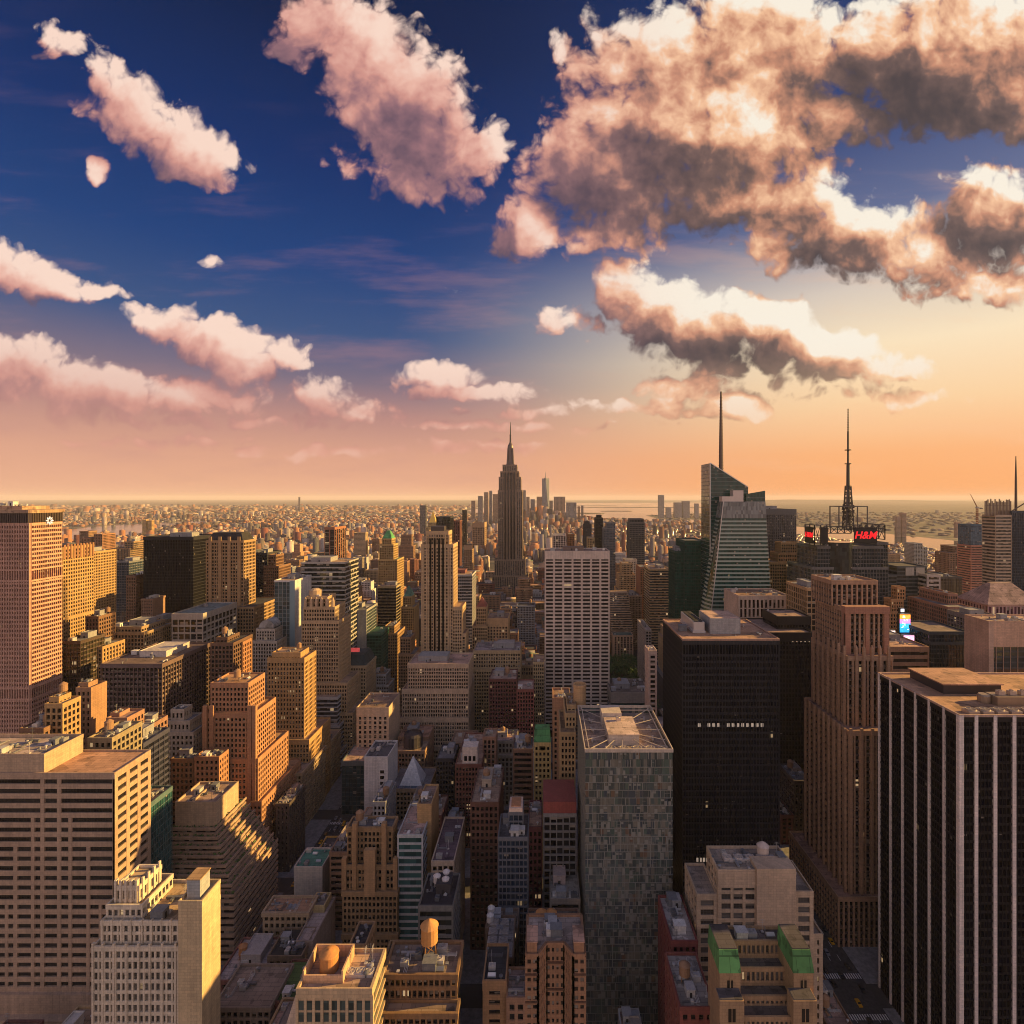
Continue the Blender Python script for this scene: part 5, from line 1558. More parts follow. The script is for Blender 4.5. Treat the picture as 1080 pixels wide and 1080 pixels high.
# the faceted glass skyscraper
def facet(bd):
    Y = 585.0
    ST_ = bd.part('spandrel', 'metalwork', (.27, .33, .28))
    G = bd.part('glazing', 'curtain_glass', (.010, .050, .042))
    # rear shard with the slanting top
    xa, xb = PX(749, Y + 24), PX(789, Y + 24)
    ra = [(xa, Y + 24), (xb, Y + 24), (xb, Y + 58), (xa, Y + 58)]
    za, zb = PZ(488.5, Y + 24), PZ(514, Y + 24)
    G.prism(ra, 0, 0, bay=1.8, fl=4.2, ztop=[za, zb, zb, za])
    SL = bd.part('rear_band', 'metalwork', (.10, .13, .125))
    z = 130.0
    while z < zb:
        SL.box(xa - .12, xb + .12, Y + 23.88, Y + 58.1, z, z + .7); z += 4.2
    while z < za:
        t = (za - z) / (za - zb)
        SL.box(xa - .12, xa + (xb - xa) * max(.05, t - .06), Y + 23.88, Y + 58.1, z, z + .7); z += 4.2
    ED = bd.part('edge', 'metalwork', (.6, .56, .5))
    ED.bar((xa, Y + 23.9, za + .3), (xb, Y + 23.9, zb + .3), .8)
    ED.bar((xa, Y + 23.9, 100), (xa, Y + 23.9, za), .9)
    # right shard
    xc, xd = PX(787, Y + 20), PX(807, Y + 20)
    rb = [(xc, Y + 20), (xd, Y + 20), (xd + 2, Y + 52), (xc, Y + 52)]
    zc, zd = PZ(521, Y + 20), PZ(517.5, Y + 20)
    G.prism(rb, 0, 0, bay=1.8, fl=4.2, ztop=[zc, zd, zd - 12, zc - 4])
    z = 200.0
    while z < zc - 1:
        SL.box(xc, xd + .12, Y + 19.88, Y + 50, z, z + .7); z += 4.2
    # front shard: tapering, with a chamfered left corner
    zt = PZ(529, Y)
    zk = PZ(652, Y)
    low = [(PX(740, Y + 16), Y + 16), (PX(749.5, Y), Y), (PX(815, Y), Y), (PX(815, Y) + 2, Y + 40), (PX(740, Y + 16), Y + 24)]
    top = [(PX(760, Y + 16), Y + 18), (PX(764, Y), Y + 3), (PX(808.5, Y), Y + 3), (PX(809, Y), Y + 38), (PX(760, Y + 16), Y + 24)]
    lerp = lambda t: [(a[0] + (b_[0] - a[0]) * t, a[1] + (b_[1] - a[1]) * t) for a, b_ in zip(low, top)]
    def inset(poly, q):
        cx_ = sum(p_[0] for p_ in poly) / len(poly); cy_ = sum(p_[1] for p_ in poly) / len(poly)
        return [(p_[0] + (cx_ - p_[0]) * q, p_[1] + (cy_ - p_[1]) * q) for p_ in poly]
    G.prism(inset(low, .025), 0, zk, bay=1.8, fl=4.2)
    G.prism(inset(low, .025), zk, zt - .5, top=inset(top, .025), bay=1.8, fl=4.2)
    fh = 4.25
    n = int((zt - 14 - zk) / fh)
    for i in range(n):
        t0 = i * fh / (zt - zk); t1 = (i * fh + 1.8) / (zt - zk)
        ST_.prism(lerp(t0), zk + i * fh, zk + i * fh + 1.8, top=lerp(t1))
        zz = zk + i * fh + 1.8
    t0 = (n * fh) / (zt - zk)
    bd.part('top_glass', 'curtain_glass', (.16, .17, .16)).prism(lerp(t0), zk + n * fh, zt, top=top, bay=1.8, fl=4.2)
    z = zk - fh
    while z > 60:
        ST_.prism(low, z, z + 1.8); z -= fh
    for ti, tj in ((0, 1), (1, 2)):
        pass
    ED.bar((low[1][0], low[1][1], zk), (top[1][0], top[1][1], zt), .7)
    RM = bd.part('roof_machine', 'metalwork', (.55, .46, .40))
    RM.box(PX(776, Y), PX(787, Y), Y + 8, Y + 18, zt, PZ(517, Y))
    RM.box(PX(763.5, Y), PX(776, Y), Y + 6, Y + 16, zt, PZ(523.5, Y))
    SPI = bd.part('spire', 'metalwork', (.10, .07, .06))
    xs_ = PX(760.5, Y + 34)
    SPI.lathe(xs_, Y + 34, [(2.6, PZ(505, Y + 34)), (2.3, PZ(470, Y + 34)), (1.7, PZ(440, Y + 34)), (1.0, PZ(413, Y + 34))], 8)
    for i in range(24):
        zz = PZ(498 - i * 3.4, Y + 34)
        SPI.lathe(xs_, Y + 34, [(2.95 - i * .065, zz), (2.95 - i * .065, zz + .8)], 8)
    OCC.append((PX(740, Y), PX(810, Y), Y, Y + 50, PZ(528, Y), bd)); OCC.append((xa, xb, Y + 24, Y + 58, zb, bd))
bd = Building('skyscraper', 'faceted glass skyscraper with slanting top and thin tall spire', (PX(775, 585), 610, 0), short='faceted glass skyscraper')
facet(bd); bd.finish(); HEROES.append(bd)


# the dark tower with red letters and a lattice mast
def letters(text, parent, loc_world, size, base, rz, col, extrude=.25, shear=.25):
    cu = bpy.data.curves.new('lettering', 'FONT')
    cu.body = text
    cu.size = size
    cu.extrude = extrude
    cu.offset = .045 * size / 3
    cu.shear = shear
    cu.align_x = 'CENTER'
    cu.align_y = 'CENTER'
    cu.materials.append(MAT['glow'])
    tmp = bpy.data.objects.new('lettering', cu)
    me_ = bpy.data.meshes.new_from_object(tmp)
    me_.name = 'lettering'
    bpy.data.objects.remove(tmp)
    o = obj('lettering', me_, parent, col, tuple(loc_world[i] - base[i] for i in range(3)))
    o.rotation_euler = (R(90), 0, rz)
    return o

Yh = 565.0
def mastb(bd):
    F_ = bd.part('sign_frame', 'metalwork', (.05, .05, .05))
    zs0, zs1 = PZ(575, Yh), PZ(553.5, Yh)
    xl, xr = PX(861, Yh), PX(932, Yh)
    def frame(p0, p1, z0, z1, n):
        for i in range(n + 1):
            t = i / n
            a = (p0[0] + (p1[0] - p0[0]) * t, p0[1] + (p1[1] - p0[1]) * t)
            F_.bar((a[0], a[1], z0), (a[0], a[1], z1), .8)
            if i < n:
                t2 = (i + 1) / n
                c = (p0[0] + (p1[0] - p0[0]) * t2, p0[1] + (p1[1] - p0[1]) * t2)
                F_.bar((a[0], a[1], z0), (c[0], c[1], z1), .45)
                F_.bar((a[0], a[1], z1), (c[0], c[1], z0), .45)
        for z in (z0, (z0 + z1) / 2, z1):
            F_.bar((p0[0], p0[1], z), (p1[0], p1[1], z), .8)
    frame((xl - 3, Yh - 2), (PX(871, Yh), Yh - 2), zs0, zs1, 2)
    frame((xl - 3, Yh - 2), (xl - 3, Yh + 18), zs0, zs1, 2)
    frame((PX(899, Yh), Yh - 2), (xr, Yh - 2), zs0 + 14, zs1, 5)
    frame((PX(871, Yh), Yh + 4), (PX(900, Yh), Yh + 4), zs0 + 12, zs1 - 2, 4)
    frame((xr, Yh - 2), (xr, Yh + 40), zs0 + 6, zs1, 4)
    SB = bd.part('sign_board', 'metalwork', (.012, .012, .014))
    SB.box(PX(899, Yh), PX(923, Yh), Yh - 3.2, Yh - 2.6, PZ(573, Yh), PZ(556, Yh))
    SB.box(xl - 4.4, xl - 3.6, Yh - 1, Yh + 14, PZ(573, Yh), PZ(556, Yh))
    SB.box(PX(864, Yh), PX(871.5, Yh), Yh - 3.2, Yh - 2.6, PZ(573, Yh), PZ(556, Yh))
    DR = bd.part('drum', 'curtain_glass', (.03, .035, .035))
    DR.prism([(PX(888, Yh) + 15 * math.cos(a), Yh + 8 + 13 * math.sin(a)) for a in [2 * math.pi * i / 20 for i in range(20)]], PZ(606, Yh), PZ(572, Yh), bay=2, fl=4)
    LM = bd.part('lattice_mast', 'metalwork', (.06, .055, .055))
    xm, ym = PX(894.5, Yh + 20), Yh + 20
    zb = PZ(553, Yh)
    zc = PZ(513, Yh + 20)
    hw = 4.0
    for (ax, ay) in ((-1, -1), (1, -1), (1, 1), (-1, 1)):
        LM.bar((xm + ax * hw, ym + ay * hw, zb - 6), (xm + ax * 2.0, ym + ay * 2.0, zc), .9)
    n = 9
    for i in range(n):
        za, zd = zb - 6 + (zc - zb + 6) * i / n, zb - 6 + (zc - zb + 6) * (i + 1) / n
        ha, hd = hw - 2 * i / n, hw - 2 * (i + 1) / n
        for (p0, p1) in (((-1, -1), (1, -1)), ((1, -1), (1, 1)), ((1, 1), (-1, 1)), ((-1, 1), (-1, -1))):
            LM.bar((xm + p0[0] * ha, ym + p0[1] * ha, za), (xm + p1[0] * hd, ym + p1[1] * hd, zd), .4)
            LM.bar((xm + p1[0] * ha, ym + p1[1] * ha, za), (xm + p0[0] * hd, ym + p0[1] * hd, zd), .4)
            LM.bar((xm + p0[0] * ha, ym + p0[1] * ha, za), (xm + p1[0] * ha, ym + p1[1] * ha, za), .5)
    LM.lathe(xm, ym, [(1.5, zb), (1.3, PZ(513, ym))], 8)
    an = bd.part('antenna', 'metalwork', (.05, .045, .045))
    an.lathe(xm, ym, [(1.9, PZ(514, ym)), (1.7, PZ(490, ym)), (1.1, PZ(489, ym)), (1.0, PZ(455, ym)), (.55, PZ(454, ym)), (.4, PZ(431, ym))], 8)
    for i in range(13): an.lathe(xm, ym, [(1.1 - i * .03, PZ(453 - i * 1.75, ym)), (1.1 - i * .03, PZ(453 - i * 1.75, ym) + .7)], 8)
    for py_ in (513, 489.5, 475, 531, 544): an.lathe(xm, ym, [(3.4, PZ(py_, ym)), (3.4, PZ(py_, ym) + .8)], 10)
    rg = random.Random(2)
    for i in range(34):
        a, z = rg.uniform(0, 6.28), PZ(rg.uniform(531, 549), ym)
        an.lathe(xm + 5.2 * math.cos(a), ym + 5.2 * math.sin(a), [(.9, z), (.9, z + 1.6)], 8)
        an.bar((xm + 2 * math.cos(a), ym + 2 * math.sin(a), z + .5), (xm + 5 * math.cos(a), ym + 5 * math.sin(a), z + .5), .4)
    GA = bd.part('gantry', 'metalwork', (.09, .085, .08))
    xa, xb = PX(880, ym), PX(909.5, ym)
    for xx in (xa, xb):
        for yy in (ym - 9, ym + 9): GA.bar((xx, yy, zb - 4), (xx, yy, PZ(534, ym)), .9)
    for yy in (ym - 9, ym + 9): GA.bar((xa, yy, PZ(534, ym)), (xb, yy, PZ(534, ym)), .9)
    for xx in (xa, xb): GA.bar((xx, ym - 9, PZ(534, ym)), (xx, ym + 9, PZ(534, ym)), .9)
H('skyscraper', 'dark glass tower with red H&M signs and tall lattice mast',
  [(856, 937, 598, 563, 56), (862, 932, 576, 565, 46), (925, 937, 572, 575, 30, 100)],
  ST(kind='curtain', glass='curtain_glass', col=(.13, .13, .125), gcol=(.018, .026, .03), bay=3.0, fl=4, pier=.08, sp=.2, roof=ROOFDARK), 'red signed mast tower', dict(units=4, pent=False, tier=1), extra=mastb)
HB = HEROES[-1]
letters('H&M', HB.root, (PX(910.5, Yh), Yh - 3.5, PZ(564.5, Yh)), 10.5, HB.loc, 0, (.5, .008, .012))
letters('H&M', HB.root, (PX(861, Yh) - 4.8, Yh + 6.5, PZ(564.5, Yh)), 7.5, HB.loc, R(-90), (.5, .008, .012))


# the stepped pink granite tower
def fins(bd):
    W = bd.part('wall', 'masonry', (.37, .235, .155))
    def fin(x, y, zt, z0, w=1.0):
        W.box(x - w / 2, x + w / 2, y - .9, y + .6, z0, zt)
        W.prism([(x - w / 2, y - .9), (x + w / 2, y - .9), (x + w / 2, y + .6), (x - w / 2, y + .6)], zt, zt + 2.2, top=[(x - .1, y - .2), (x + .1, y - .2), (x + .1, y), (x - .1, y)])
    for px_ in (903, 911, 919.5, 928, 937): fin(PX(px_, 325), 325, PZ(684, 325), PZ(768, 325), 1.3)
    for i in range(7): W.box(179.2, 180.6, 327 + 6.2 * i, 328.1 + 6.2 * i, 120, PZ(684, 325) + 1)
    for i in range(9): W.box(174.2, 175.4, 317 + 6 * i, 318.2 + 6 * i, 24, PZ(771, 316) + 1)
    for i in range(6): W.box(176.5 + 6.2 * i, 177.9 + 6.2 * i, 315.2, 316.4, 24, PZ(771, 316) + 1.5)
    B_ = bd.part('roof_frame', 'masonry', (.36, .19, .13))
    x0, x1 = PX(891, 333), PX(937, 333)
    z0, z1 = PZ(690, 333), PZ(640, 333)
    for (a, b_) in ((x0, x0 + 3), ((x0 + x1) / 2 - 1, (x0 + x1) / 2 + 1), (x1 - 3, x1)): B_.box(a, b_, 332, 336, z0, z1 - 4)
    B_.box(x0 - .3, x1 + .3, 331.6, 337, z1 - 4, z1 + .3)
pg = ST(kind='grid', col=(.37, .235, .155), gcol=(.009, .010, .013), bay=3.4, fl=3.9, pier=.44, sp=.3, d=1.0, roof=(.3, .2, .16), spcol=(.085, .065, .055))
H('office_tower', 'stepped pink granite tower with vertical ribs left of the white striped black slab',
  [(884, 950, 946, 312, 62), (895, 948, 771, 316, 54), (894, 942, 692, 325, 44), (891, 938, 641, 333, 36), (877, 926, 612, 345, 26)],
  pg, 'pink granite tower', dict(units=3, pent=False), extra=fins)


# the black slab with white stripes at the right edge
Yc_ = 231.0
def stripe(bd):
    x0, x1 = 175.2, 262.0
    yb = 287.5
    zt = PZ(754, Yc_)
    G = bd.part('glazing', 'dark_glass', (.006, .006, .010))
    G.uvbox(x0 + .7, x1 - .7, Yc_ + .7, yb - .7, 0, zt - 2, 1.5, 3.7)
    M_ = bd.part('mullion', 'metalwork', (.018, .016, .019))
    xx = x0 + 1.5
    while xx < x1 - 1: M_.box(xx - .09, xx + .09, Yc_ + .35, Yc_ + .9, 0, zt - 2.2); xx += 1.55
    yy = Yc_ + 1.5
    while yy < yb - 1: M_.box(x0 + .35, x0 + .9, yy - .09, yy + .09, 0, zt - 2.2); yy += 1.55
    z = 6
    while z < zt - 4: M_.box(x0 + .52, x1 - .52, Yc_ + .52, yb - .52, z, z + 1.1); z += 3.7
    M_.box(x0 + .3, x1 - .3, Yc_ + .3, yb - .3, zt - 3.2, zt - 1.1)
    PR = bd.part('parapet', 'masonry', (.40, .30, .25))
    for bx in ((x0 + .1, x1 - .1, Yc_ + .1, Yc_ + .8), (x0 + .1, x1 - .1, yb - .8, yb - .1)): PR.box(*bx, zt - 1.0, zt)
    for bx in ((x0 + .1, x0 + .8), (x1 - .8, x1 - .1)): PR.box(*bx, Yc_ + .8, yb - .8, zt - 1.0, zt)
    bd.part('roof', 'roofing', (.42, .28, .2)).box(x0 + .8, x1 - .8, Yc_ + .8, yb - .8, zt - 1.6, zt - .8)
    PH = bd.part('penthouse', 'metalwork', (.05, .045, .05))
    PH.box(x0 + 13, x0 + 40, Yc_ + 27, yb - 6, zt - .79, zt + 3.4)
    bd.part('penthouse_roof', 'roofing', (.44, .29, .22)).box(x0 + 12.3, x0 + 40.7, Yc_ + 26.3, yb - 5.3, zt + 3.45, zt + 4.0)
    R2 = bd.part('roof_plant', 'metalwork', (.30, .22, .15))
    R2.box(x0 + 26, x0 + 60, Yc_ + 12, Yc_ + 19, zt - .79, zt + 3)
    R2.lathe(x0 + 24, Yc_ + 17, [(2.6, zt - .7), (2.6, zt + 2.2), (2.2, zt + 2.8)], 14)
    OCC.append((x0, x1, Yc_, yb, zt, bd)); bd.tops.append((x0 + 2, x1 - 2, Yc_ + 2, Yc_ + 10, zt - .8))
    return x0, x1, yb, zt
bd = Building('office_tower', 'black slab with white vertical stripes filling the lower right corner', (200, 258, 0), short='white striped black slab')
x0_, x1_, yb__, zt__ = stripe(bd); bd.finish()
def pier_obj(cx_, cy_, w_, d_):
    b = MB()
    b.box(cx_ - w_ / 2, cx_ + w_ / 2, cy_ - d_ / 2, cy_ + d_ / 2, 0, zt__ - .3)
    obj('pier', b.mesh('pier', ['masonry'], bd.loc), bd.root, (.74, .62, .54))
for i in range(1, 14): pier_obj(x0_ + .1 + i * 8.0 - .9, Yc_ + .45, 1.4, 1.0)
pier_obj(x0_ + .95, Yc_ + .95, 1.9, 1.9)
for i in range(1, 7): pier_obj(x0_ + .45, Yc_ + i * 9.25, 1.0, 1.1)
for i in range(9):
    bd.put('fan', x0_ + 8 + i * 6.0, Yc_ + 4.2, zt__ - .8, .95, 0, (.40, .33, .27))
for i in range(3): bd.put('cooling_unit', x0_ + 30 + i * 5, Yc_ + 15.5, zt__ + 3, .9, 0, (.5, .38, .3))
HEROES.append(bd)

H('office_tower', 'dark teal tower with two square openings at top, behind the billboards', [(937, 946, 606, 612, 40), (946, 978, 597, 615, 40, 0)],
  ST(kind='bands', col=(.10, .11, .105), gcol=(.03, .04, .04), fl=4.2, sp=.35, corner=.3, glass='curtain_glass', roof=ROOFDARK), 'square opening dark tower', None,
  extra=lambda bd: [bd.new('sign_panel', 'masonry', (.40, .37, .32)).box(PX(a, 615), PX(a + 9, 615), 614.6, 615.3, PZ(607, 615), PZ(598.5, 615)) for a in (955, 966)])
H('office_tower', 'white banded slanting slab between two dark towers on the right', [(978, 992, 606, 600, 34)],
  ST(kind='bands', col=(.50, .45, .40), gcol=(.03, .03, .03), fl=5, sp=.45, corner=1.6), 'white banded slab', dict(units=1, pent=False))
H('office_tower', 'smooth dark grey block right of the white banded slab', [(992, 1015, 608, 640, 40)],
  ST(kind='curtain', glass='curtain_glass', col=(.08, .075, .07), gcol=(.05, .045, .04), pier=.1, sp=.2), 'smooth dark grey block', dict(units=2, pent=False))
H('office_tower', 'small orange lit stepped deco tower above the billboards', [(936, 951, 645, 540, 14), (940, 953, 632, 541, 12), (946, 955, 619, 543, 9)],
  ST(col=(.50, .24, .08), bay=2.8, pier=.5, sp=.45, roof=(.4, .2, .08)), 'orange deco tower', None)
H('office_block', 'reddish glass building with sloping roof line right of the smooth dark block', [(1000, 1026, 640, 505, 56), (1000, 1010, 626, 520, 40)],
  ST(kind='curtain', glass='curtain_glass', col=(.32, .18, .13), gcol=(.06, .05, .045), bay=2.4, pier=.2, sp=.35), 'reddish glass building', dict(units=2, pent=False))
H('office_block', 'low brown building with row of small arches under the billboards', [(938, 980, 682, 425, 44)],
  ST(kind='bands', col=(.33, .22, .16), gcol=GBROWN, fl=5.5, sp=.55, corner=1, roof=(.46, .32, .26), cap=3), 'low arched brown building', dict(units=4))
H('office_block', 'dark blue glass box before the smooth dark block', [(980, 1022, 666, 445, 40), (982, 1022, 677, 443, 10, 0)],
  ST(kind='curtain', glass='curtain_glass', col=(.05, .06, .065), gcol=(.016, .026, .034), bay=2.4, pier=.06, sp=.2, roof=(.2, .16, .14)), 'dark blue glass box', dict(units=2))
H('office_tower', 'pinkish blank walled tower with dark gridded front at right edge', [(1043, 1112, 655, 382, 22)],
  ST(kind='curtain', glass='curtain_glass', col=(.50, .36, .28), spcol=(.06, .065, .07), gcol=(.03, .038, .045), bay=5, fl=3.8, pier=.06, sp=.3, blank='E', cap=17, roof=(.45, .33, .27)), 'pinkish blank tower', dict(units=6, pent=False),
  extra=lambda bd: bd.part('side_wall', 'masonry', (.48, .36, .29)).box(PX(1043, 382) - .15, PX(1043, 382) + 3.2, 381.85, 404.15, 0, PZ(656, 382)))
def posts(bd):
    b = bd.part('rooftop_screen', 'metalwork', (.16, .12, .10))
    Y = 703
    rg = random.Random(9)
    for i in range(19):
        xx = PX(1039 + i * 1.5, Y)
        b.bar((xx, Y, PZ(544, Y)), (xx, Y, PZ(rg.uniform(526, 531), Y)), .9)
    for py_ in (533, 538): b.bar((PX(1039, Y), Y, PZ(py_, Y)), (PX(1066, Y), Y, PZ(py_, Y)), .7)
    m_ = bd.part('antenna', 'metalwork', (.08, .06, .055))
    m_.lathe(PX(1071.5, 715), 715, [(1.6, PZ(541, 715)), (1.3, PZ(505, 715)), (.5, PZ(481, 715))], 8)
    m_.bar((PX(1064, 710), 710, PZ(541, 710)), (PX(1085, 710), 710, PZ(528, 710)), 1.1)
H('skyscraper', 'pale banded skyscraper with rooftop screen and antenna at right edge', [(1050, 1067, 543, 700, 22), (1067.5, 1112, 539, 700, 22, 0, ST(kind='curtain', glass='curtain_glass', col=(.05, .06, .075), gcol=(.02, .03, .045), pier=.1, sp=.25, bay=2.2))],
  ST(kind='bands', col=(.42, .35, .28), gcol=(.06, .055, .05), fl=4.2, sp=.45, corner=.5), 'pale banded skyscraper', None, extra=posts)
H('apartment_tower', 'unfinished tower with blue netting below the crane', [(1024, 1037, 575, 900, 30), (1024, 1037, 553, 902, 28, None, ST(kind='curtain', col=(.10, .14, .17), gcol=(.09, .13, .16), pier=.2, sp=.3))],
  ST(kind='bands', col=(.42, .24, .19), gcol=(.08, .05, .045), fl=4, sp=.5, corner=1), 'netted unfinished tower', None)
H('apartment_tower', 'brown pair of blocks near the river left of the unfinished tower', [(1001, 1010, 583, 1100, 40), (1007, 1022, 576, 1105, 40, 0)], ST(col=(.24, .17, .13), bay=4, pier=.4), 'brown riverside pair', None)
H('apartment_tower', 'pale grey tower with green edge standing against the river', [(964, 973, 573, 1500, 40), (972, 978, 577, 1505, 40, 0)], ST(col=(.36, .36, .32), bay=5, pier=.4), 'pale riverside tower', None)
def hip(bd):
    Y = 520
    x0, x1 = PX(1042, Y), PX(1100, Y)
    z = PZ(637, Y)
    bd.part('hip_roof', 'roofing', (.36, .27, .23)).prism([(x0 - 1, Y - 1), (x1, Y - 1), (x1, Y + 40), (x0 - 1, Y + 40)], z - 1, z + 17, top=[(x0 + 17, Y + 18), (x1 - 14, Y + 18), (x1 - 14, Y + 22), (x0 + 17, Y + 22)])
H('office_block', 'purple striped building with shallow hipped roof at right edge', [(1042, 1100, 637, 520, 40)],
  ST(kind='piers', col=(.36, .27, .26), gcol=(.07, .03, .05), bay=3.4, fl=8, pier=.35, sp=.1, d=.6), 'hip roofed striped building', None, extra=hip)
H('office_block', 'low grey flat block before the hip roofed building', [(1026, 1058, 650, 470, 30)], ST(col=(.22, .19, .18), bay=4, pier=.4, cap=3, roof=(.3, .24, .2)), 'low grey flat block', dict(units=4))

# ------------------------------------------------------------------ near roofs and buildings in the lower part
# the patchwork glass tower in the foreground
Yq = 260.0
def patch(bd):
    x0, x1 = PX(617, Yq), PX(710, Yq)
    yb = Yq + 55
    zt = PZ(790, Yq)
    G = bd.part('glazing', 'patch_glass', (.05, .055, .05))
    G.uvbox(x0 + .25, x1 - .25, Yq + .25, yb - .25, 0, zt - 5.0, 1.75, 3.5)
    G.uvbox(x0 + .25, x1 - .25, Yq + .25, Yq + .5, zt - 4.99, zt - 1.5, 1.75, 3.5)
    G.uvbox(x0 + .25, x1 - .25, yb - .5, yb - .25, zt - 4.99, zt - 1.5, 1.75, 3.5)
    G.uvbox(x0 + .25, x0 + .5, Yq + .5, yb - .5, zt - 4.99, zt - 1.5, 1.75, 3.5)
    G.uvbox(x1 - .5, x1 - .25, Yq + .5, yb - .5, zt - 4.99, zt - 1.5, 1.75, 3.5)
    M_ = bd.part('mullion', 'metalwork', (.27, .265, .23))
    rg = random.Random(77)
    nf = int((zt - 4) / 3.5)
    fh = (zt - 1.5) / nf
    for i in range(nf):
        z = i * fh
        if i < nf - 1: M_.box(x0 + .05, x1 - .05, Yq + .05, yb - .05, z, z + .28)
        xx = x0
        while xx < x1 - 1.2:
            xx += rg.choice((1.75, 1.75, 3.5, 1.2, 2.6))
            if xx < x1 - .4: M_.box(xx - rg.choice((.06, .06, .3)), xx + .06, Yq, Yq + .4, z + .28, z + fh)
            if rg.random() < .45:
                a = min(xx + .1, x1 - 2.2); M_.box(a, a + rg.uniform(1.0, 1.7), Yq + .1, Yq + .4, z + fh * rg.choice((.0, .55)) + .28, z + fh * rg.choice((.6, .9)))
        yy = Yq
        while yy < yb - 1.5:
            yy += 1.9
            M_.box(x0, x0 + .4, yy - .3, yy + .06, z + .28, z + fh)
    PR = bd.part('parapet', 'masonry', (.46, .40, .34))
    for bx in ((x0 - .1, x1 + .1, Yq - .1, Yq + .35), (x0 - .1, x1 + .1, yb - .35, yb + .1)): PR.box(*bx, zt - 1.6, zt)
    for bx in ((x0 - .1, x0 + .35), (x1 - .35, x1 + .1)): PR.box(*bx, Yq + .35, yb - .35, zt - 1.6, zt)
    zr = zt - 4.2
    bd.part('roof', 'roofing', (.36, .29, .24)).box(x0 + .55, x1 - .55, Yq + .55, yb - .55, zr - .7, zr)
    xm = (x0 + x1) / 2
    CO = bd.part('penthouse', 'masonry', (.50, .44, .38))
    CO.box(xm - 8, xm + 7, Yq + 13, Yq + 35, zr, zr + 5.2)
    CO.box(xm - 9, xm + 1.5, Yq + 35.1, Yq + 47, zr, zr + 7.4)
    bd.part('penthouse_roof', 'roofing', (.52, .42, .36)).box(xm - 8.3, xm + 7.3, Yq + 12.7, Yq + 35.3, zr + 5.2, zr + 5.6)
    BM = bd.part('roof_beam', 'metalwork', (.52, .44, .36))
    for (px_, py_) in ((x0 + 1, Yq + 1), (x1 - 1, Yq + 1), (x0 + 1, Yq + 12), (x1 - 1, Yq + 12), (x0 + 1, Yq + 24), (x1 - 1, Yq + 24), (x0 + 1, Yq + 38), (x1 - 1, Yq + 38), (xm - 12, Yq + 1), (xm + 10, Yq + 1), (xm - 3, Yq + 1), (x0 + 1, yb - 2), (x1 - 1, yb - 2)):
        BM.bar((px_, py_, zt - 1), (xm + (px_ - xm) * .35, Yq + 24 + (py_ - Yq - 24) * .45, zt - .8), .28)
    for dy in (2.2, 50): BM.bar((x0 + .4, Yq + dy, zt - .9), (x1 - .4, Yq + dy, zt - .9), .4)
    for dx in (2.2, 39.5): BM.bar((x0 + dx, Yq + .4, zt - .9), (x0 + dx, yb - .4, zt - .9), .4)
    OCC.append((x0, x1, Yq, yb, zt, bd)); bd.tops.append((x0 + 2, x1 - 2, Yq + 2, yb - 2, zr))
    return x0, x1, zr
bd = Building('apartment_tower', 'foreground tower of patchwork grey green glass panels with busy framed roof', (PX(664, Yq), Yq + 28, 0), short='patchwork glass tower')
x0_, x1_, zr_ = patch(bd); bd.finish()
for i in range(5): bd.put('fan', x0_ + 13 + i * 6.4, Yq + 6.5, zr_, 1.05, 0, (.52, .44, .36))
for (dx, dy) in ((5, 8), (5, 18), (6, 30), (6, 42), (36, 20), (37, 32), (36, 44)): bd.put('duct', x0_ + dx, Yq + dy, zr_, .9, .3 * dx, (.46, .4, .34))
bd.put('cooling_unit', x0_ + 20, Yq + 30, zr_ + 5.6, .8, 0, (.6, .5, .4))
HEROES.append(bd)

def drum(bd):
    Y = 345
    b = bd.part('drum', 'masonry', (.46, .33, .22))
    xc = PX(611.3, Y)
    b.lathe(xc, Y, [(3.9, PZ(745, Y)), (3.9, PZ(724, Y)), (4.3, PZ(723.5, Y)), (4.3, PZ(721, Y)), (3.5, PZ(721, Y)), (3.4, PZ(724, Y))], 20)
H('brick_tower', 'tan tower with round rooftop drum just left of the patchwork glass tower', [(591, 607, 772, 322, 34), (596, 607.5, 752, 330, 28), (598, 607.5, 743, 336, 20)],
  ST(col=(.40, .30, .20), bay=2.6, fl=3.6, pier=.5, sp=.48, roof=(.33, .21, .12)), 'round drum tower', dict(units=1, pent=False), extra=drum)
H('brick_building', 'orange brown building with blank upper wall left of the round drum tower', [(583, 602, 736, 372, 20)],
  ST(col=(.38, .19, .09), bay=3.2, pier=.6, cap=8, roof=(.3, .22, .17)), 'blank walled orange building', dict(units=3, pent=False))
def greenroof(bd):
    Y = 372
    z = PZ(783, Y)
    bd.part('mansard', 'roofing', (.12, .30, .12)).prism([(PX(563, Y), Y), (PX(581, Y), Y), (PX(581, Y), Y + 14), (PX(563, Y), Y + 14)], z, PZ(772, Y) , top=[(PX(564, Y), Y + 5), (PX(580, Y), Y + 5), (PX(580, Y), Y + 13), (PX(564, Y), Y + 13)])
    G = bd.part('arched_window', 'window_glass', GBLACK)
    G.lathe(PX(572, Y), Y - .05, [(2.0, PZ(790, Y)), (2.0, PZ(787, Y))], 12)
H('brick_building', 'small yellow fronted building with green mansard roof', [(563, 581, 783, 372, 14)],
  ST(col=(.52, .38, .18), bay=3, pier=.6, sp=.5, cap=2), 'green mansard building', None, extra=greenroof)
H('brick_building', 'dark brown low loft with pale floor lines left of the green mansard building', [(541, 562, 790, 392, 20)],
  ST(kind='bands', col=(.22, .13, .09), gcol=GBLACK, fl=4, sp=.45, corner=1), 'pale lined loft', dict(units=3, tanks=1))
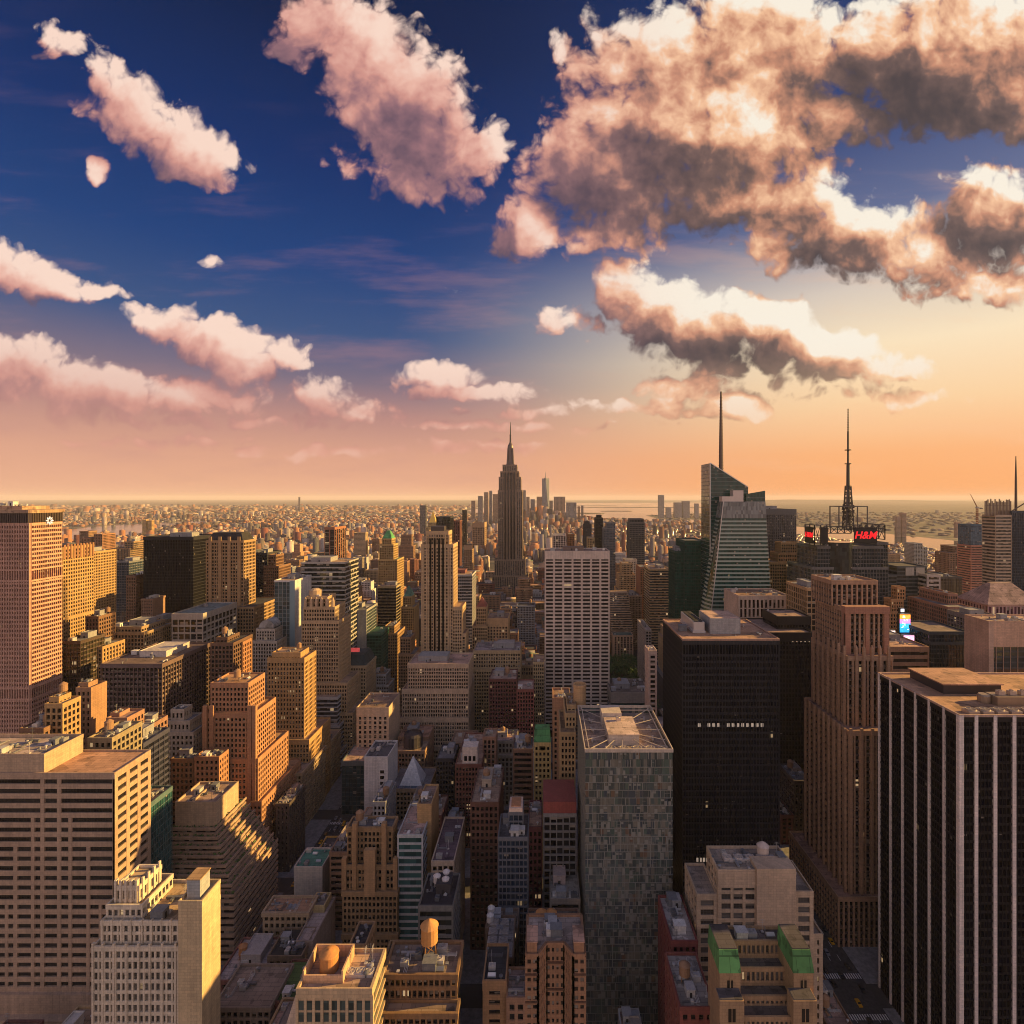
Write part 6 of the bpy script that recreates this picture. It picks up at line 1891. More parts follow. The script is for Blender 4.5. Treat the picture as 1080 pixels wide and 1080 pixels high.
H('office_block', 'small blue gridded tower with dark roof in the lower middle', [(525, 557, 883, 268, 20), (536, 552, 856, 276, 10)],
  ST(col=(.12, .125, .14), gcol=(.016, .03, .05), glass='curtain_glass', bay=2.4, fl=3.3, pier=.2, sp=.25, cap=.8, roof=(.09, .085, .09)), 'blue gridded tower', dict(units=3, pent=False, tier=0),
  extra=lambda bd: (bd.part('bulkhead_rim', 'masonry', (.62, .5, .42)).box(PX(537, 276), PX(551, 276), 275.6, 286.4, PZ(856, 276), PZ(852, 276)), bd.part('orange_hatch', 'masonry', (.45, .19, .07)).box(PX(539, 276), PX(549, 276), 277, 285, PZ(852, 276), PZ(851, 276))))
H('brick_building', 'dark brick loft with tan tarred roof behind the blue gridded tower', [(496, 526, 846, 310, 40)],
  ST(col=(.13, .075, .06), bay=3, fl=3.7, pier=.5, sp=.45, roof=(.36, .27, .21)), 'tan roofed dark loft', dict(units=8, tanks=1, pent_col=(.4, .32, .24)))
H('brick_building', 'grey windowed loft with red top floor left of the patchwork glass tower', [(573, 608, 858, 286, 24)],
  ST(col=(.24, .22, .20), bay=3.6, fl=4.0, pier=.24, sp=.3, cap=.8, roof=(.16, .14, .13)), 'red topped grey loft', dict(units=4, pent=False),
  extra=lambda bd: bd.part('top_floor', 'masonry', (.30, .06, .045)).box(PX(573, 286), PX(608, 286), 286.3, 309, PZ(858, 286) - 1, PZ(846, 286)))
H('brick_building', 'narrow maroon loft between the blue gridded tower and the red topped loft', [(557, 572, 872, 292, 26)],
  ST(col=(.16, .06, .06), bay=2.8, pier=.5, roof=(.42, .3, .23)), 'narrow maroon loft', dict(units=3, pent=False))
H('brick_building', 'low grey building with white roof machines left of the patchwork tower foot', [(580, 612, 948, 268, 24)],
  ST(kind='bands', col=(.30, .26, .22), gcol=GBLACK, fl=4, sp=.4, corner=.8, roof=(.40, .36, .31)), 'low machine roofed building', dict(units=4, pent=True, pent_col=(.5, .38, .33)))
bd = HEROES[-1]
for dx in (3, 11): bd.put('fan', bd.tops[-1][0] + dx, 272, bd.tops[-1][4], .7, 0, (.75, .70, .62))
H('brick_building', 'brown building topped by twin orange water tanks', [(556, 612, 990, 240, 18)],
  ST(col=(.15, .10, .08), bay=3, pier=.5, roof=(.10, .085, .075)), 'twin tank building', dict(units=2, pent=False))
bd = HEROES[-1]
for px_ in (571, 581.5): bd.put('water_tank', PX(px_, 248), 247, bd.tops[-1][4], 1.2, 0, (.50, .22, .07))
def bays(bd):
    W = bd.part('wall', 'masonry', (.38, .185, .085))
    G = bd.part('glazing', 'window_glass', (.03, .022, .015))
    Y = 212.0
    x0, x1 = PX(555, Y), PX(617, Y)
    xm = (x0 + x1) / 2
    zt = PZ(1006, Y)
    poly = [(x0, Y), (x0 + 4.5, Y), (xm - 3.5, Y + 5.5), (xm + 3.5, Y + 5.5), (x1 - 4.5, Y), (x1, Y), (x1, Y + 20), (x0, Y + 20)]
    def ins(q): return [(a + (xm - a) * q, b_ + (Y + 12 - b_) * q) for a, b_ in poly]
    G.prism(ins(.035), 0, zt - 1.2, bay=1.6, fl=3.5)
    z = 0
    while z < zt - 3:
        W.prism(poly, z, z + 1.9); z += 3.5
    W.prism(poly, zt - 2.2, zt - 1.0)
    def along(a, b_, n):
        for i in range(n + 1):
            t = i / n
            yield (a[0] + (b_[0] - a[0]) * t, a[1] + (b_[1] - a[1]) * t)
    for a, b_, n in ((poly[0], poly[1], 2), (poly[1], poly[2], 5), (poly[2], poly[3], 4), (poly[3], poly[4], 5), (poly[4], poly[5], 2)):
        for (xx, yy) in along(a, b_, n): W.box(xx - .45, xx + .45, yy - .04, yy + .8, 0, zt - 1.1)
    CN = bd.part('cornice', 'masonry', (.10, .06, .045))
    big = [(a + (a - xm) * .03, b_ - .35 if b_ < Y + 12 else b_) for a, b_ in poly]
    for zz in (zt - 8.2, zt - 18.8): CN.prism(big, zz, zz + .7)
    for i in range(len(poly)):
        a, b_ = poly[i], poly[(i + 1) % len(poly)]
        W.bar((a[0], a[1] + .3, zt - .5), (b_[0], b_[1] + .3, zt - .5), 1.0)
    bd.part('roof', 'roofing', (.36, .30, .26)).prism(ins(.03), zt - 1.3, zt - .9)
    for (xa, xb) in ((x0 + .3, x0 + 4.2), (x1 - 4.2, x1 - .3)):
        W.box(xa, xb, Y + 1, Y + 9, zt - .95, zt + 3.6)
        bd.new('turret_roof', 'roofing', (.50, .34, .27)).box(xa - .2, xb + .2, Y + .8, Y + 9.2, zt + 3.6, zt + 4.0)
    OCC.append((x0, x1, Y, Y + 20, zt, bd)); bd.tops.append((xm - 6, xm + 6, Y + 8, Y + 19, zt - .9))
bd = Building('brick_building', 'orange brick building with angled bay court at bottom centre', (PX(586, 212), 222, 0), short='angled bay building')
bays(bd); bd.finish(); bd.clutter(14, pent=False, units=8); HEROES.append(bd)
H('brick_building', 'orange brick rooftop house with dark flat roof left of the angled bay building', [(509, 534, 1034, 214, 18)],
  ST(col=(.40, .21, .085), bay=5.5, pier=.75, sp=.7, cap=3, roof=(.05, .05, .05)), 'orange rooftop house', dict(units=1, pent=False))
H('brick_building', 'pinkish lean house between the orange rooftop house and the angled bays', [(534, 555, 1052, 212, 14)],
  ST(col=(.34, .2, .13), bay=3.4, pier=.6, roof=(.46, .36, .31)), 'pinkish lean house', dict(units=2, pent=False))
H('brick_building', 'low building crowded with round white fans behind the orange rooftop house', [(512, 541, 1010, 234, 24)],
  ST(col=(.18, .13, .1), bay=3, pier=.5, roof=(.34, .30, .27)), 'fan roofed building', dict(units=2, pent=False))
bd = HEROES[-1]
for i in range(4):
    for j in range(2): bd.put('fan', PX(517, 234) + j * 4.9, 238 + i * 5.2, bd.tops[-1][4], .85, 0, (.46, .40, .35))
H('brick_building', 'dark tenement with twin white tanks and spiky parapet before the blue gridded tower', [(512, 546, 978, 252, 12)],
  ST(col=(.20, .15, .12), bay=3, pier=.5, roof=(.3, .24, .2)), 'spiky parapet tenement', dict(units=2, pent=False))
bd = HEROES[-1]
for i in range(2): bd.put('water_tank', PX(517, 256) + 0.2, 254.5 + i * 4.6, bd.tops[-1][4], .8, 0, (.62, .56, .5))

H('office_block', 'brown deco office block with corner turrets and stepped cornices in the lower middle',
  [(361, 419, 985, 296, 19), (361, 419, 940, 297, 17), (364, 416, 912, 299, 14), (366, 414, 872, 302, 10)],
  ST(col=(.30, .195, .11), bay=2.5, fl=3.6, pier=.46, sp=.42, cap=1.6, over=.5, roof=(.10, .09, .09)), 'brown deco block', dict(units=6, pent=False, tanks=1), win=True,
  extra=lambda bd: ([bd.new('turret', 'masonry', (.36, .22, .12)).box(PX(px_, 299) - 1.2, PX(px_, 299) + 1.2, 298.2, 301, PZ(940, 299), PZ(y_, 299)) for px_, y_ in ((363, 905), (374, 868), (405, 868), (417, 905))],
                    bd.part('gable', 'masonry', (.40, .25, .14)).box(PX(384, 297), PX(396, 297), 296.3, 299, PZ(945, 297), PZ(896, 297))))
H('office_block', 'teal windowed building with white frame and pinkish roof right of the brown deco block', [(419, 446, 880, 300, 30)],
  ST(kind='bands', col=(.46, .46, .44), gcol=(.03, .09, .085), glass='curtain_glass', fl=3.9, sp=.3, corner=.8, roof=(.48, .36, .31), cap=.8), 'teal windowed white building', dict(units=3, pent=False))
H('office_block', 'tall tan windowless shaft attached to the teal windowed building', [(440, 455, 848, 312, 22)],
  ST(kind='blank', col=(.42, .27, .14), roof=(.3, .22, .18)), 'tan windowless shaft', dict(units=1, pent=False))
H('brick_building', 'white walled low block with dark torn roof right of the teal windowed building', [(455, 479, 908, 288, 40)],
  ST(col=(.46, .38, .31), bay=3, fl=4, pier=.4, sp=.45, roof=(.12, .09, .1)), 'torn roof block', dict(units=2, pent=False))
H('brick_building', 'black roofed building carrying three white tanks, below the torn roof block', [(441, 478, 955, 252, 22)],
  ST(kind='bands', col=(.20, .19, .17), gcol=(.02, .025, .025), fl=4, sp=.35, corner=.8, roof=(.035, .03, .035)), 'three tank building', dict(units=2, pent=True, pent_col=(.05, .045, .05)))
bd = HEROES[-1]
for (dx, dy) in ((6, 14), (10, 17), (10.5, 12)): bd.put('water_tank', bd.tops[-1][0] + dx, 252 + dy, bd.tops[-1][4], .85, 0, (.62, .55, .5))
H('office_block', 'brown building with rooftop tank on a trestle at bottom left of centre', [(404, 482, 1068, 181, 5), (404, 482, 1027, 186, 14)],
  ST(col=(.20, .135, .09), bay=2.2, fl=3.6, pier=.4, sp=.48, over=.35, cap=.8, roof=(.30, .235, .19)), 'trestle tank building', dict(units=7, pent=False), win=True)
bd = HEROES[-1]
bd.put('water_tank', PX(452, 193), 194.5, bd.tops[-1][4] + 1.6, 1.5, .4, (.52, .25, .08))
H('brick_building', 'small brown rooftop cabin left of the trestle tank', [(405, 423, 1010, 201, 8, 0)],
  ST(col=(.32, .23, .15), bay=3, pier=.7, roof=(.07, .07, .07)), 'small brown cabin', None)
H('brick_building', 'second brown cabin with dark hollow roof behind the orange foreground tank', [(368, 386, 996, 216, 12)],
  ST(col=(.30, .19, .11), bay=3, pier=.6, roof=(.05, .045, .05)), 'hollow roof cabin', dict(units=1, pent=False))


# foreground glass building with the big orange tank
def fglass(bd):
    Y = 168.0
    x0, x1 = PX(313, Y), PX(392, Y)
    yb = Y + 15
    zt = PZ(1042, Y)
    W = bd.part('wall', 'masonry', (.46, .36, .26))
    G = bd.part('glazing', 'curtain_glass', (.06, .075, .065))
    G.uvbox(x0 + .4, x1 - .4, Y + .4, yb - .4, 0, zt - 1.4, 2.2, 3.6)
    W.box(x0 - .1, x1 + .1, Y - .1, yb + .1, zt - 3.2, zt - 2.2)
    for (a, b_) in ((x0 - .2, x0 + .6), (x1 - .6, x1 + .2)):
        W.box(a, b_, Y - .2, yb, zt - 2.1, zt)
    W.box(x0 + .6, x1 - .6, Y - .2, Y + .3, zt - 2.1, zt)
    W.box(x0 + .6, x1 - .6, yb - .4, yb, zt - 2.1, zt)
    n = 9
    for i in range(n + 1):
        xx = x0 + (x1 - x0) * i / n
        W.box(xx - .4, xx + .4, Y, Y + .7, 0, zt - 2.3)
    z = 4
    while z < zt - 4:
        W.box(x0 + .2, x1 - .2, Y + .2, yb - .2, z, z + .55)
        W.box(x1 - .7, x1 + .05, Y + .6, yb - .3, z + .6, z + 1.5); z += 3.6
    bd.part('roof', 'roofing', (.38, .29, .23)).box(x0 + .4, x1 - .4, Y + .3, yb - .4, zt - 1.9, zt - 1.3)
    # screen wall round the tank
    S_ = bd.part('screen_wall', 'masonry', (.50, .36, .26))
    xa, xb = PX(328, Y + 8), PX(366, Y + 8)
    for (a, b_) in ((xa - .5, xa), (xb, xb + .5)): S_.box(a, b_, Y + 3, Y + 13.5, zt - 1.29, zt + 2.6)
    S_.box(xa, xb, Y + 13, Y + 13.5, zt - 1.29, zt + 2.6)
    S_.box(xa, xb, Y + 3, Y + 3.5, zt - 1.29, zt + 1.2)
    # battered side wing
    L = bd.part('sloping_wing', 'masonry', (.52, .42, .34))
    L.prism([(x0 - 7, Y + 2), (x0 - .3, Y + 2), (x0 - .3, Y + 14), (x0 - 7, Y + 14)], zt - 22, zt - 3, top=[(x0 - 1.6, Y + 6), (x0 - .3, Y + 6), (x0 - .3, Y + 14), (x0 - 1.6, Y + 14)])
    OCC.append((x0, x1, Y, yb, zt, bd)); bd.tops.append((PX(370, Y), x1 - 1, Y + 3, yb - 2, zt - 1.3))
    T = MB()
    T.lathe(0, 0, [(2.8, 0), (2.9, .3), (2.8, 5.2)], 24)
    T.lathe(0, 0, [(3.05, 5.2), (2.95, 5.4), (1.5, 6.1), (.2, 6.5)], 24)
    for i in range(5): T.lathe(0, 0, [(2.92, .8 + i * .9), (2.92, .9 + i * .9)], 24, cap=False)
    return (xa + xb) / 2, Y + 8.2, zt - 1.3, T
bd = Building('office_block', 'foreground glass building with screened roof and big orange tank', (PX(352, 168), 181, 0), short='big orange tank building')
tx, ty, tz, T = fglass(bd); bd.finish(); bd.clutter(3, pent=False, units=2)
obj('water_tank', T.mesh('water_tank', ['timber']), bd.obs['roof'], (.55, .24, .07), (tx - bd.loc[0], ty - bd.loc[1], tz))
for i in range(3): bd.put('fan', PX(371, 175) + i * 2.9, 174.5, bd.tops[-1][4], .62, 0, (.62, .55, .48))
HEROES.append(bd)


# the white deco building in the lower left corner
Yw = 200.0
def deco(bd):
    W = bd.part('wall', 'masonry', (.58, .51, .42))
    # crown fins and arched openings of the top stage
    for px_ in (122, 127.5, 133, 138.5, 144): W.box(PX(px_, 206) - .4, PX(px_, 206) + .4, 205.6, 207, PZ(952, 206), PZ(928, 206))
    for i in range(4): W.box(PX(147, 206) - .2, PX(147, 206) + .4, 207.2 + i * 3, 208.2 + i * 3, PZ(960, 206), PZ(928, 206))
    for px_ in (98, 108, 120, 133, 146, 158, 171, 185): W.box(PX(px_, Yw) - .35, PX(px_, Yw) + .35, Yw - .25, Yw + .6, 0, PZ(996, Yw) + .4)
    for px_ in (108, 118, 128, 138, 150, 160, 170, 180): W.box(PX(px_, 202) - .3, PX(px_, 202) + .3, 201.7, 202.6, PZ(995, 202), PZ(972, 202) + .8)
    B_ = bd.part('blank_tower', 'masonry', (.48, .39, .28))
    xa, xb = PX(188, 198.6), PX(213, 198.6)
    zt = PZ(950, 198.6)
    B_.box(xa, xb, 198.6, 210, 0, zt - 1.2)
    for bx in ((xa - .1, xb + .1, 198.5, 199), (xa - .1, xb + .1, 209.6, 210.1)): B_.box(*bx, zt - 1.6, zt)
    for bx in ((xa - .1, xa + .4), (xb - .4, xb + .1)): B_.box(*bx, 199, 209.6, zt - 1.6, zt)
    T2 = bd.part('tower_house', 'masonry', (.30, .31, .30))
    T2.box(xa + 1.6, xb - 2.2, 201, 207, zt - 1.2, PZ(928, 201))
    bd.part('tower_house_roof', 'roofing', (.42, .3, .2)).box(xa + 1.3, xb - 1.9, 200.7, 207.3, PZ(928, 201), PZ(927, 201))
    OCC.append((xa, xb, 198.6, 210, zt, bd))
wd = ST(col=(.58, .51, .42), gcol=(.02, .02, .022), bay=2.3, fl=3.9, pier=.42, sp=.44, d=.4, win='N', roof=(.40, .31, .22), cap=.7, over=.15)
H('office_block', 'white deco building with stepped crown and blank golden shaft in the lower left corner',
  [(97, 188, 998, 200, 26), (106, 188, 971, 202, 22), (112, 150, 954, 204, 17), (122, 147, 934, 206, 12)], wd, 'white deco building', dict(units=5, pent=False, tier=1), extra=deco, win=True)

# low houses along the left avenue
H('brick_building', 'beige corner building with red cornice beside the left avenue', [(277, 325, 962, 290, 12)],
  ST(col=(.36, .29, .22), bay=3.4, fl=3.8, pier=.5, sp=.45, over=.6, cap=1.2, roof=(.40, .27, .2)), 'red corniced beige building', dict(units=5, pent=False))
H('brick_building', 'pale sunlit party wall standing behind the red corniced beige building', [(326, 342, 955, 296, 10)],
  ST(kind='blank', col=(.46, .38, .25), roof=(.2, .17, .15)), 'pale party wall', dict(units=1, pent=False))
H('office_block', 'windowless white box with green terrace roof beside the left avenue', [(310, 340, 914, 326, 18)],
  ST(kind='blank', col=(.50, .46, .41), roof=(.10, .25, .19)), 'green roofed white box', dict(units=2, pent=False))
H('brick_building', 'ochre penthouse block right behind the green roofed white box', [(334, 355, 898, 346, 16)],
  ST(col=(.55, .31, .05), bay=6, pier=.7, sp=.7, cap=2.5, roof=(.07, .065, .065)), 'ochre penthouse block', dict(units=2, pent=False))
H('brick_building', 'low pale roofed store with small orange tank by the left avenue', [(226, 272, 1034, 262, 26)],
  ST(col=(.30, .12, .09), bay=3.4, pier=.5, roof=(.50, .42, .38), cap=1.0), 'pale roofed store', dict(units=4, pent=True, pent_col=(.5, .43, .38)))
bd = HEROES[-1]
bd.put('water_tank', PX(254, 274), 276, bd.tops[-1][4], 1.0, 0, (.48, .21, .08))
H('brick_building', 'long dark roofed row running back from the left avenue store', [(282, 318, 1008, 268, 18)],
  ST(col=(.22, .17, .13), bay=3.4, pier=.5, roof=(.045, .042, .04)), 'long dark roofed row', dict(units=5, pent=False))
H('brick_building', 'grey stone row of small windows at bottom left behind the white deco building', [(224, 285, 1062, 236, 22)],
  ST(col=(.28, .23, .19), bay=3.0, fl=3.8, pier=.42, sp=.42, over=.3, cap=1, roof=(.34, .27, .22)), 'grey stone row', dict(units=5, pent=False))
H('brick_building', 'dark brick house with grassy green roof right of the pale roofed store', [(284, 318, 1056, 240, 22)],
  ST(col=(.16, .07, .055), bay=3.2, pier=.5, roof=(.12, .17, .06)), 'grassy roofed house', dict(units=1, pent=False))
H('brick_building', 'pale gabled shed among dark roofs behind the big orange tank', [(312, 330, 992, 276, 30)],
  ST(kind='blank', col=(.34, .28, .24), roof=(.46, .38, .34)), 'pale gabled shed', None)

# right of the patchwork tower
H('office_block', 'beige office block with big mechanical roof and window strips in the lower right',
  [(858, 868, 985, 234.5, 22), (838, 858, 940, 234, 20, 0), (735, 757, 943, 233.5, 20, 0), (757, 838, 917, 233, 16, 0)],
  ST(col=(.43, .345, .27), gcol=(.018, .016, .016), bay=5.6, fl=4.0, pier=.30, sp=.5, d=.5, cap=1.5, roof=(.30, .25, .21), corner=1.6, win='N'), 'beige mechanical roof block', dict(units=9, pent=False), win=True,
  extra=lambda bd: (bd.part('stair_wall', 'masonry', (.44, .35, .275)).box(PX(797, 233), PX(838, 233), 231.6, 240, 0, PZ(914, 233)), bd.part('upper_wall', 'masonry', (.44, .35, .275)).box(PX(757, 233) + .1, PX(797, 233) - .1, 232.7, 236, PZ(936, 233), PZ(919, 233)),
                    [bd.part('roof_beam', 'metalwork', (.50, .42, .35)).bar((PX(757, 236), 234 + i * 2.8, PZ(917, 236) - .2), (PX(838, 236), 234 + i * 2.8, PZ(917, 236) - .2), .5) for i in range(6)],
                    [bd.part('roof_beam', 'metalwork', (.50, .42, .35)).bar((PX(757, 236) + i * 5.4, 233.5, PZ(917, 236) - .2), (PX(757, 236) + i * 5.4, 248.5, PZ(917, 236) - .2), .5) for i in range(7)]))
bd = HEROES[-1]
bd.put('water_tank', PX(806, 242), 243.5, bd.tops[-1][4] - 3, 1.25, 0, (.52, .42, .35))
for i in range(4): bd.put('fan', PX(768, 240) + i * 5, 241, bd.tops[-1][4], .8, 0, (.6, .52, .45))
def mansards(bd):
    GRN = (.12, .27, .10)
    W = bd.part('wall', 'masonry', (.36, .215, .10))
    for (a, b_, h0) in ((757, 781, 1006), (835, 858, 1006)):
        Y = 187
        xa, xb = PX(a + 2, Y), PX(b_, Y)
        z0 = PZ(1026, Y)
        W.box(xa, xb, Y, Y + 13, 0, z0)
        m = bd.new('green_mansard', 'roofing', GRN)
        m.prism([(xa - .2, Y - .2), (xb + .2, Y - .2), (xb + .2, Y + 13), (xa - .2, Y + 13)], z0, PZ(1006, Y), top=[(xa + .3, Y + 1.7), (xb - .3, Y + 1.7), (xb - .3, Y + 13), (xa + .3, Y + 13)])
        bd.new('tower_roof', 'roofing', (.08, .07, .075)).box(xa + .4, xb - .4, Y + 2, Y + 12.8, PZ(1006, Y), PZ(1006, Y) + .25)
        G = bd.new('arched_window', 'window_glass', (.02, .016, .012))
        xm = (xa + xb) / 2
        G.box(xm - 1.0, xm + 1.0, Y - .12, Y + .2, PZ(1044, Y), PZ(1034, Y))
        bd.new('arch_trim', 'masonry', (.5, .33, .15)).box(xm - .12, xm + .12, Y - .2, Y + .1, PZ(1045, Y), PZ(1031, Y))
        # lower pavilions
        Y2 = 182
        xa2, xb2 = (PX(a + 2, Y2), PX(b_ + 4, Y2))
        W.box(xa2, xb2, Y2, Y2 + 5, 0, PZ(1056, Y2))
        bd.new('tower_roof', 'roofing', (.08, .07, .075)).box(xa2 + .3, xb2 - .3, Y2 + .4, Y2 + 4.6, PZ(1056, Y2), PZ(1056, Y2) + .25)
        G.box((xa2 + xb2) / 2 - 1.2, (xa2 + xb2) / 2 - .15, Y2 - .1, Y2 + .2, PZ(1078, Y2), PZ(1064, Y2))
        G.box((xa2 + xb2) / 2 + .15, (xa2 + xb2) / 2 + 1.2, Y2 - .1, Y2 + .2, PZ(1078, Y2), PZ(1064, Y2))
ye = ST(col=(.36, .215, .10), gcol=(.02, .016, .012), bay=1.9, fl=3.3, pier=.5, sp=.45, d=.4, win='N', cap=.6, roof=(.12, .1, .09))
H('brick_building', 'yellow brick building with green mansard corner towers and stepped court in the lower right',
  [(781, 838, 1072, 184, 22), (781, 838, 1050, 189, 17), (781, 838, 1020, 194, 12), (772, 842, 992, 199, 7)], ye, 'green mansard yellow building', dict(units=2, pent=False), win=True, extra=mansards)
H('brick_building', 'narrow red building with littered pale roof right of the patchwork tower foot', [(708, 736, 992, 226, 26)],
  ST(col=(.20, .04, .035), bay=3.2, pier=.6, sp=.55, roof=(.42, .37, .33)), 'littered red building', dict(units=7, pent=False))
H('brick_building', 'red walled building with grey tarred roof at bottom, left of the yellow brick one', [(717, 754, 1062, 198, 24)],
  ST(col=(.24, .06, .04), bay=3.2, pier=.6, sp=.5, roof=(.36, .32, .28)), 'grey roofed red building', dict(units=5, pent=False, tanks=1))

# ------------------------------------------------------------------ far towers one can tell apart
def far_tower(name, label, pl, pr, pt, Y, col, short=None, kind='grid', gcol=GGREY, depth=None):
    w_ = PX(pr, Y) - PX(pl, Y)
    return H(name, label, [(pl, pr, pt, Y, depth or w_)], ST(kind=kind, col=col, gcol=gcol, bay=max(4, w_ / 7), fl=8, pier=.4, sp=.4, d=.6, cap=4), short)

YO = 4700.0
def glassprism(bd):
    xc = PX(575.5, YO)
    hb, z1 = 31.0, PZ(504.5, YO)
    G = bd.part('glazing', 'curtain_glass', (.16, .18, .2))
    b0 = [(xc - hb, YO), (xc + hb, YO), (xc + hb, YO + 62), (xc - hb, YO + 62)]
    cx_, cy_ = xc, YO + 31
    G.prism([(x, y) for x, y in b0], 0, 57, bay=3, fl=4)
    t = [(cx_, cy_ - hb), (cx_ + hb, cy_), (cx_, cy_ + hb), (cx_ - hb, cy_)]
    for i in range(4):
        j = (i + 1) % 4
        a, b_ = b0[i], b0[j]
        G.quad([(a[0], a[1], 57), (b_[0], b_[1], 57), (t[i][0], t[i][1], z1)], [(i * 20, 0), (i * 20 + 16, 0), (i * 20 + 8, 80)])
        G.quad([(b_[0], b_[1], 57), (t[j][0], t[j][1], z1), (t[i][0], t[i][1], z1)], [(i * 20 + 100, 0), (i * 20 + 108, 80), (i * 20 + 92, 80)])
    G.quad([(x, y, z1) for x, y in t], [(0, 0)] * 4)
    A = bd.part('spire', 'metalwork', (.3, .28, .26))
    A.lathe(cx_, cy_, [(12, z1), (12, z1 + 6), (3.5, z1 + 8), (2.6, z1 + 40), (.8, PZ(497, YO))], 10)
    OCC.append((xc - 24, xc + 24, YO, YO + 62, z1, bd)); bd.tops.append((xc - 5, xc + 5, YO + 20, YO + 30, z1))
bd = Building('skyscraper', 'tall tapering glass prism with spire far off among the downtown towers', (PX(575.5, YO), YO + 31, 0), short='tapering glass prism')
glassprism(bd); bd.finish(); HEROES.append(bd)
dcol = [(.30, .27, .26), (.36, .28, .24), (.24, .25, .28), (.42, .30, .24)]
for i, (pl, pr, pt, txt) in enumerate([
        (504, 509, 523, 'stubby beige downtown tower leftmost of the far cluster'), (510.5, 515, 519, 'square shouldered downtown tower second in the far cluster'),
        (516, 519, 517.5, 'slim downtown tower with pale point left of the great spire'), (519.6, 525.5, 521, 'broad grey downtown tower hidden partly by the great spire'),
        (551, 554.5, 517, 'slim grey downtown tower immediately right of the great spire'), (555, 558.5, 524, 'short downtown block right of the slim grey one'),
        (559.5, 564, 526.5, 'orange tinged downtown block halfway to the glass prism'), (566, 573.5, 523.8, 'wide flat downtown tower touching the glass prism'),
        (579.5, 583, 528, 'little downtown tower just right of the glass prism'), (584.3, 596, 523.8, 'broad domed downtown tower right of the glass prism'),
        (597.5, 608, 530, 'orange faced downtown tower near the harbour edge'), (609.3, 611.8, 534, 'thin downtown tower last but one before the harbour'),
        (613, 615.4, 533, 'thin downtown tower standing last before the harbour'), (497, 501, 528, 'dark downtown tower apart on the left of the cluster')]):
    Yd = 4600 + 130 * (i % 5)
    far_tower('skyscraper', txt, pl, pr, pt, Yd, dcol[i % 4])
for i, (pl, pr, pt, txt) in enumerate([
        (695, 700.5, 522, 'tallest lone tower across the harbour'), (703, 708, 535, 'low grey tower right of the tallest one across the harbour'),
        (712, 719.5, 530, 'wide pale block in the cluster across the harbour'), (720.5, 727.5, 528.5, 'higher square tower right end of the cluster across the harbour'),
        (733, 737, 531, 'narrow pale tower beside the faceted skyscraper across the harbour')]):
    far_tower('skyscraper', txt, pl, pr, pt, 6900, (.36, .33, .32))
for i, (pl, pr, pt, Y, txt, c) in enumerate([
        (946, 950, 545, 3600, 'tall brick towers pair on the far bluff, left one', (.4, .3, .25)), (951.5, 956, 541, 3600, 'tall brick tower highest on the far bluff', (.42, .3, .24)),
        (1009, 1013, 551, 3500, 'pinkish tower on the far river bank right', (.42, .3, .25)), (1015, 1019, 553, 3500, 'lower pinkish tower beside it on the far bank', (.42, .31, .26)),
        (150, 154, 548, 3400, 'pale lit tower by the left river bend, left of two', (.5, .36, .22)), (156, 160, 549, 3400, 'pale lit tower by the left river bend, right of two', (.5, .36, .22)),
        (314.7, 316.2, 524.3, 9200, 'tiny twin peaked tower on the left horizon', (.2, .2, .22)), (443, 449, 533, 2900, 'dark blunt tower alone over the low roofs left of the black one', (.12, .12, .13))]):
    far_tower('apartment_tower', txt, pl, pr, pt, Y, c)

# ------------------------------------------------------------------ crane on the unfinished tower
def crane():
    base = (PX(1030.5, 916), 916.0, PZ(553, 902) - 1.1)
    r = root('tower_crane', 'thin tower crane with raised jib on top of the netted unfinished tower', 'crane', base)
    M_ = MB(); h = PZ(536, 916) - base[2]
    for (ax, ay) in ((-1, -1), (1, -1), (1, 1), (-1, 1)): M_.bar((ax, ay, 0), (ax, ay, h), .5)
    for i in range(8):
        za, zb = h * i / 8, h * (i + 1) / 8
        M_.bar((-1, -1, za), (1, -1, zb), .3); M_.bar((1, -1, za), (1, 1, zb), .3); M_.bar((1, 1, za), (-1, 1, zb), .3); M_.bar((-1, 1, za), (-1, -1, zb), .3)
    obj('mast', M_.mesh('mast', ['metalwork']), r, (.30, .12, .06))
    J = MB(); tip = (PX(1024, 916) - base[0] - 1, 0, PZ(521, 916) - base[2])
    for dy in (-.8, .8): J.bar((0, dy, h + 2), tip, .45)
    J.bar((0, 0, h + 3.4), tip, .45)
    for i in range(10):
        t = i / 10
        p_ = (tip[0] * t, 0, h + 2.6 + (tip[2] - h - 2) * t)
        J.bar((p_[0], -.8 * (1 - t), p_[2] - .6), (p_[0], .8 * (1 - t), p_[2] + .7), .3)
    obj('jib', J.mesh('jib', ['metalwork']), r, (.34, .14, .07))
    Cb = MB(); Cb.box(-1.6, 1.6, -1.6, 1.6, h, h + 2.4); Cb.box(1.6, 7, -.9, .9, h + .4, h + 1.2)
    obj('cab', Cb.mesh('cab', ['paint']), r, (.4, .38, .35))
    Wt = MB(); Wt.box(5, 8.5, -1.2, 1.2, h - 1.5, h + .4)
    obj('counterweight', Wt.mesh('counterweight', ['masonry']), r, (.25, .24, .23))
crane()

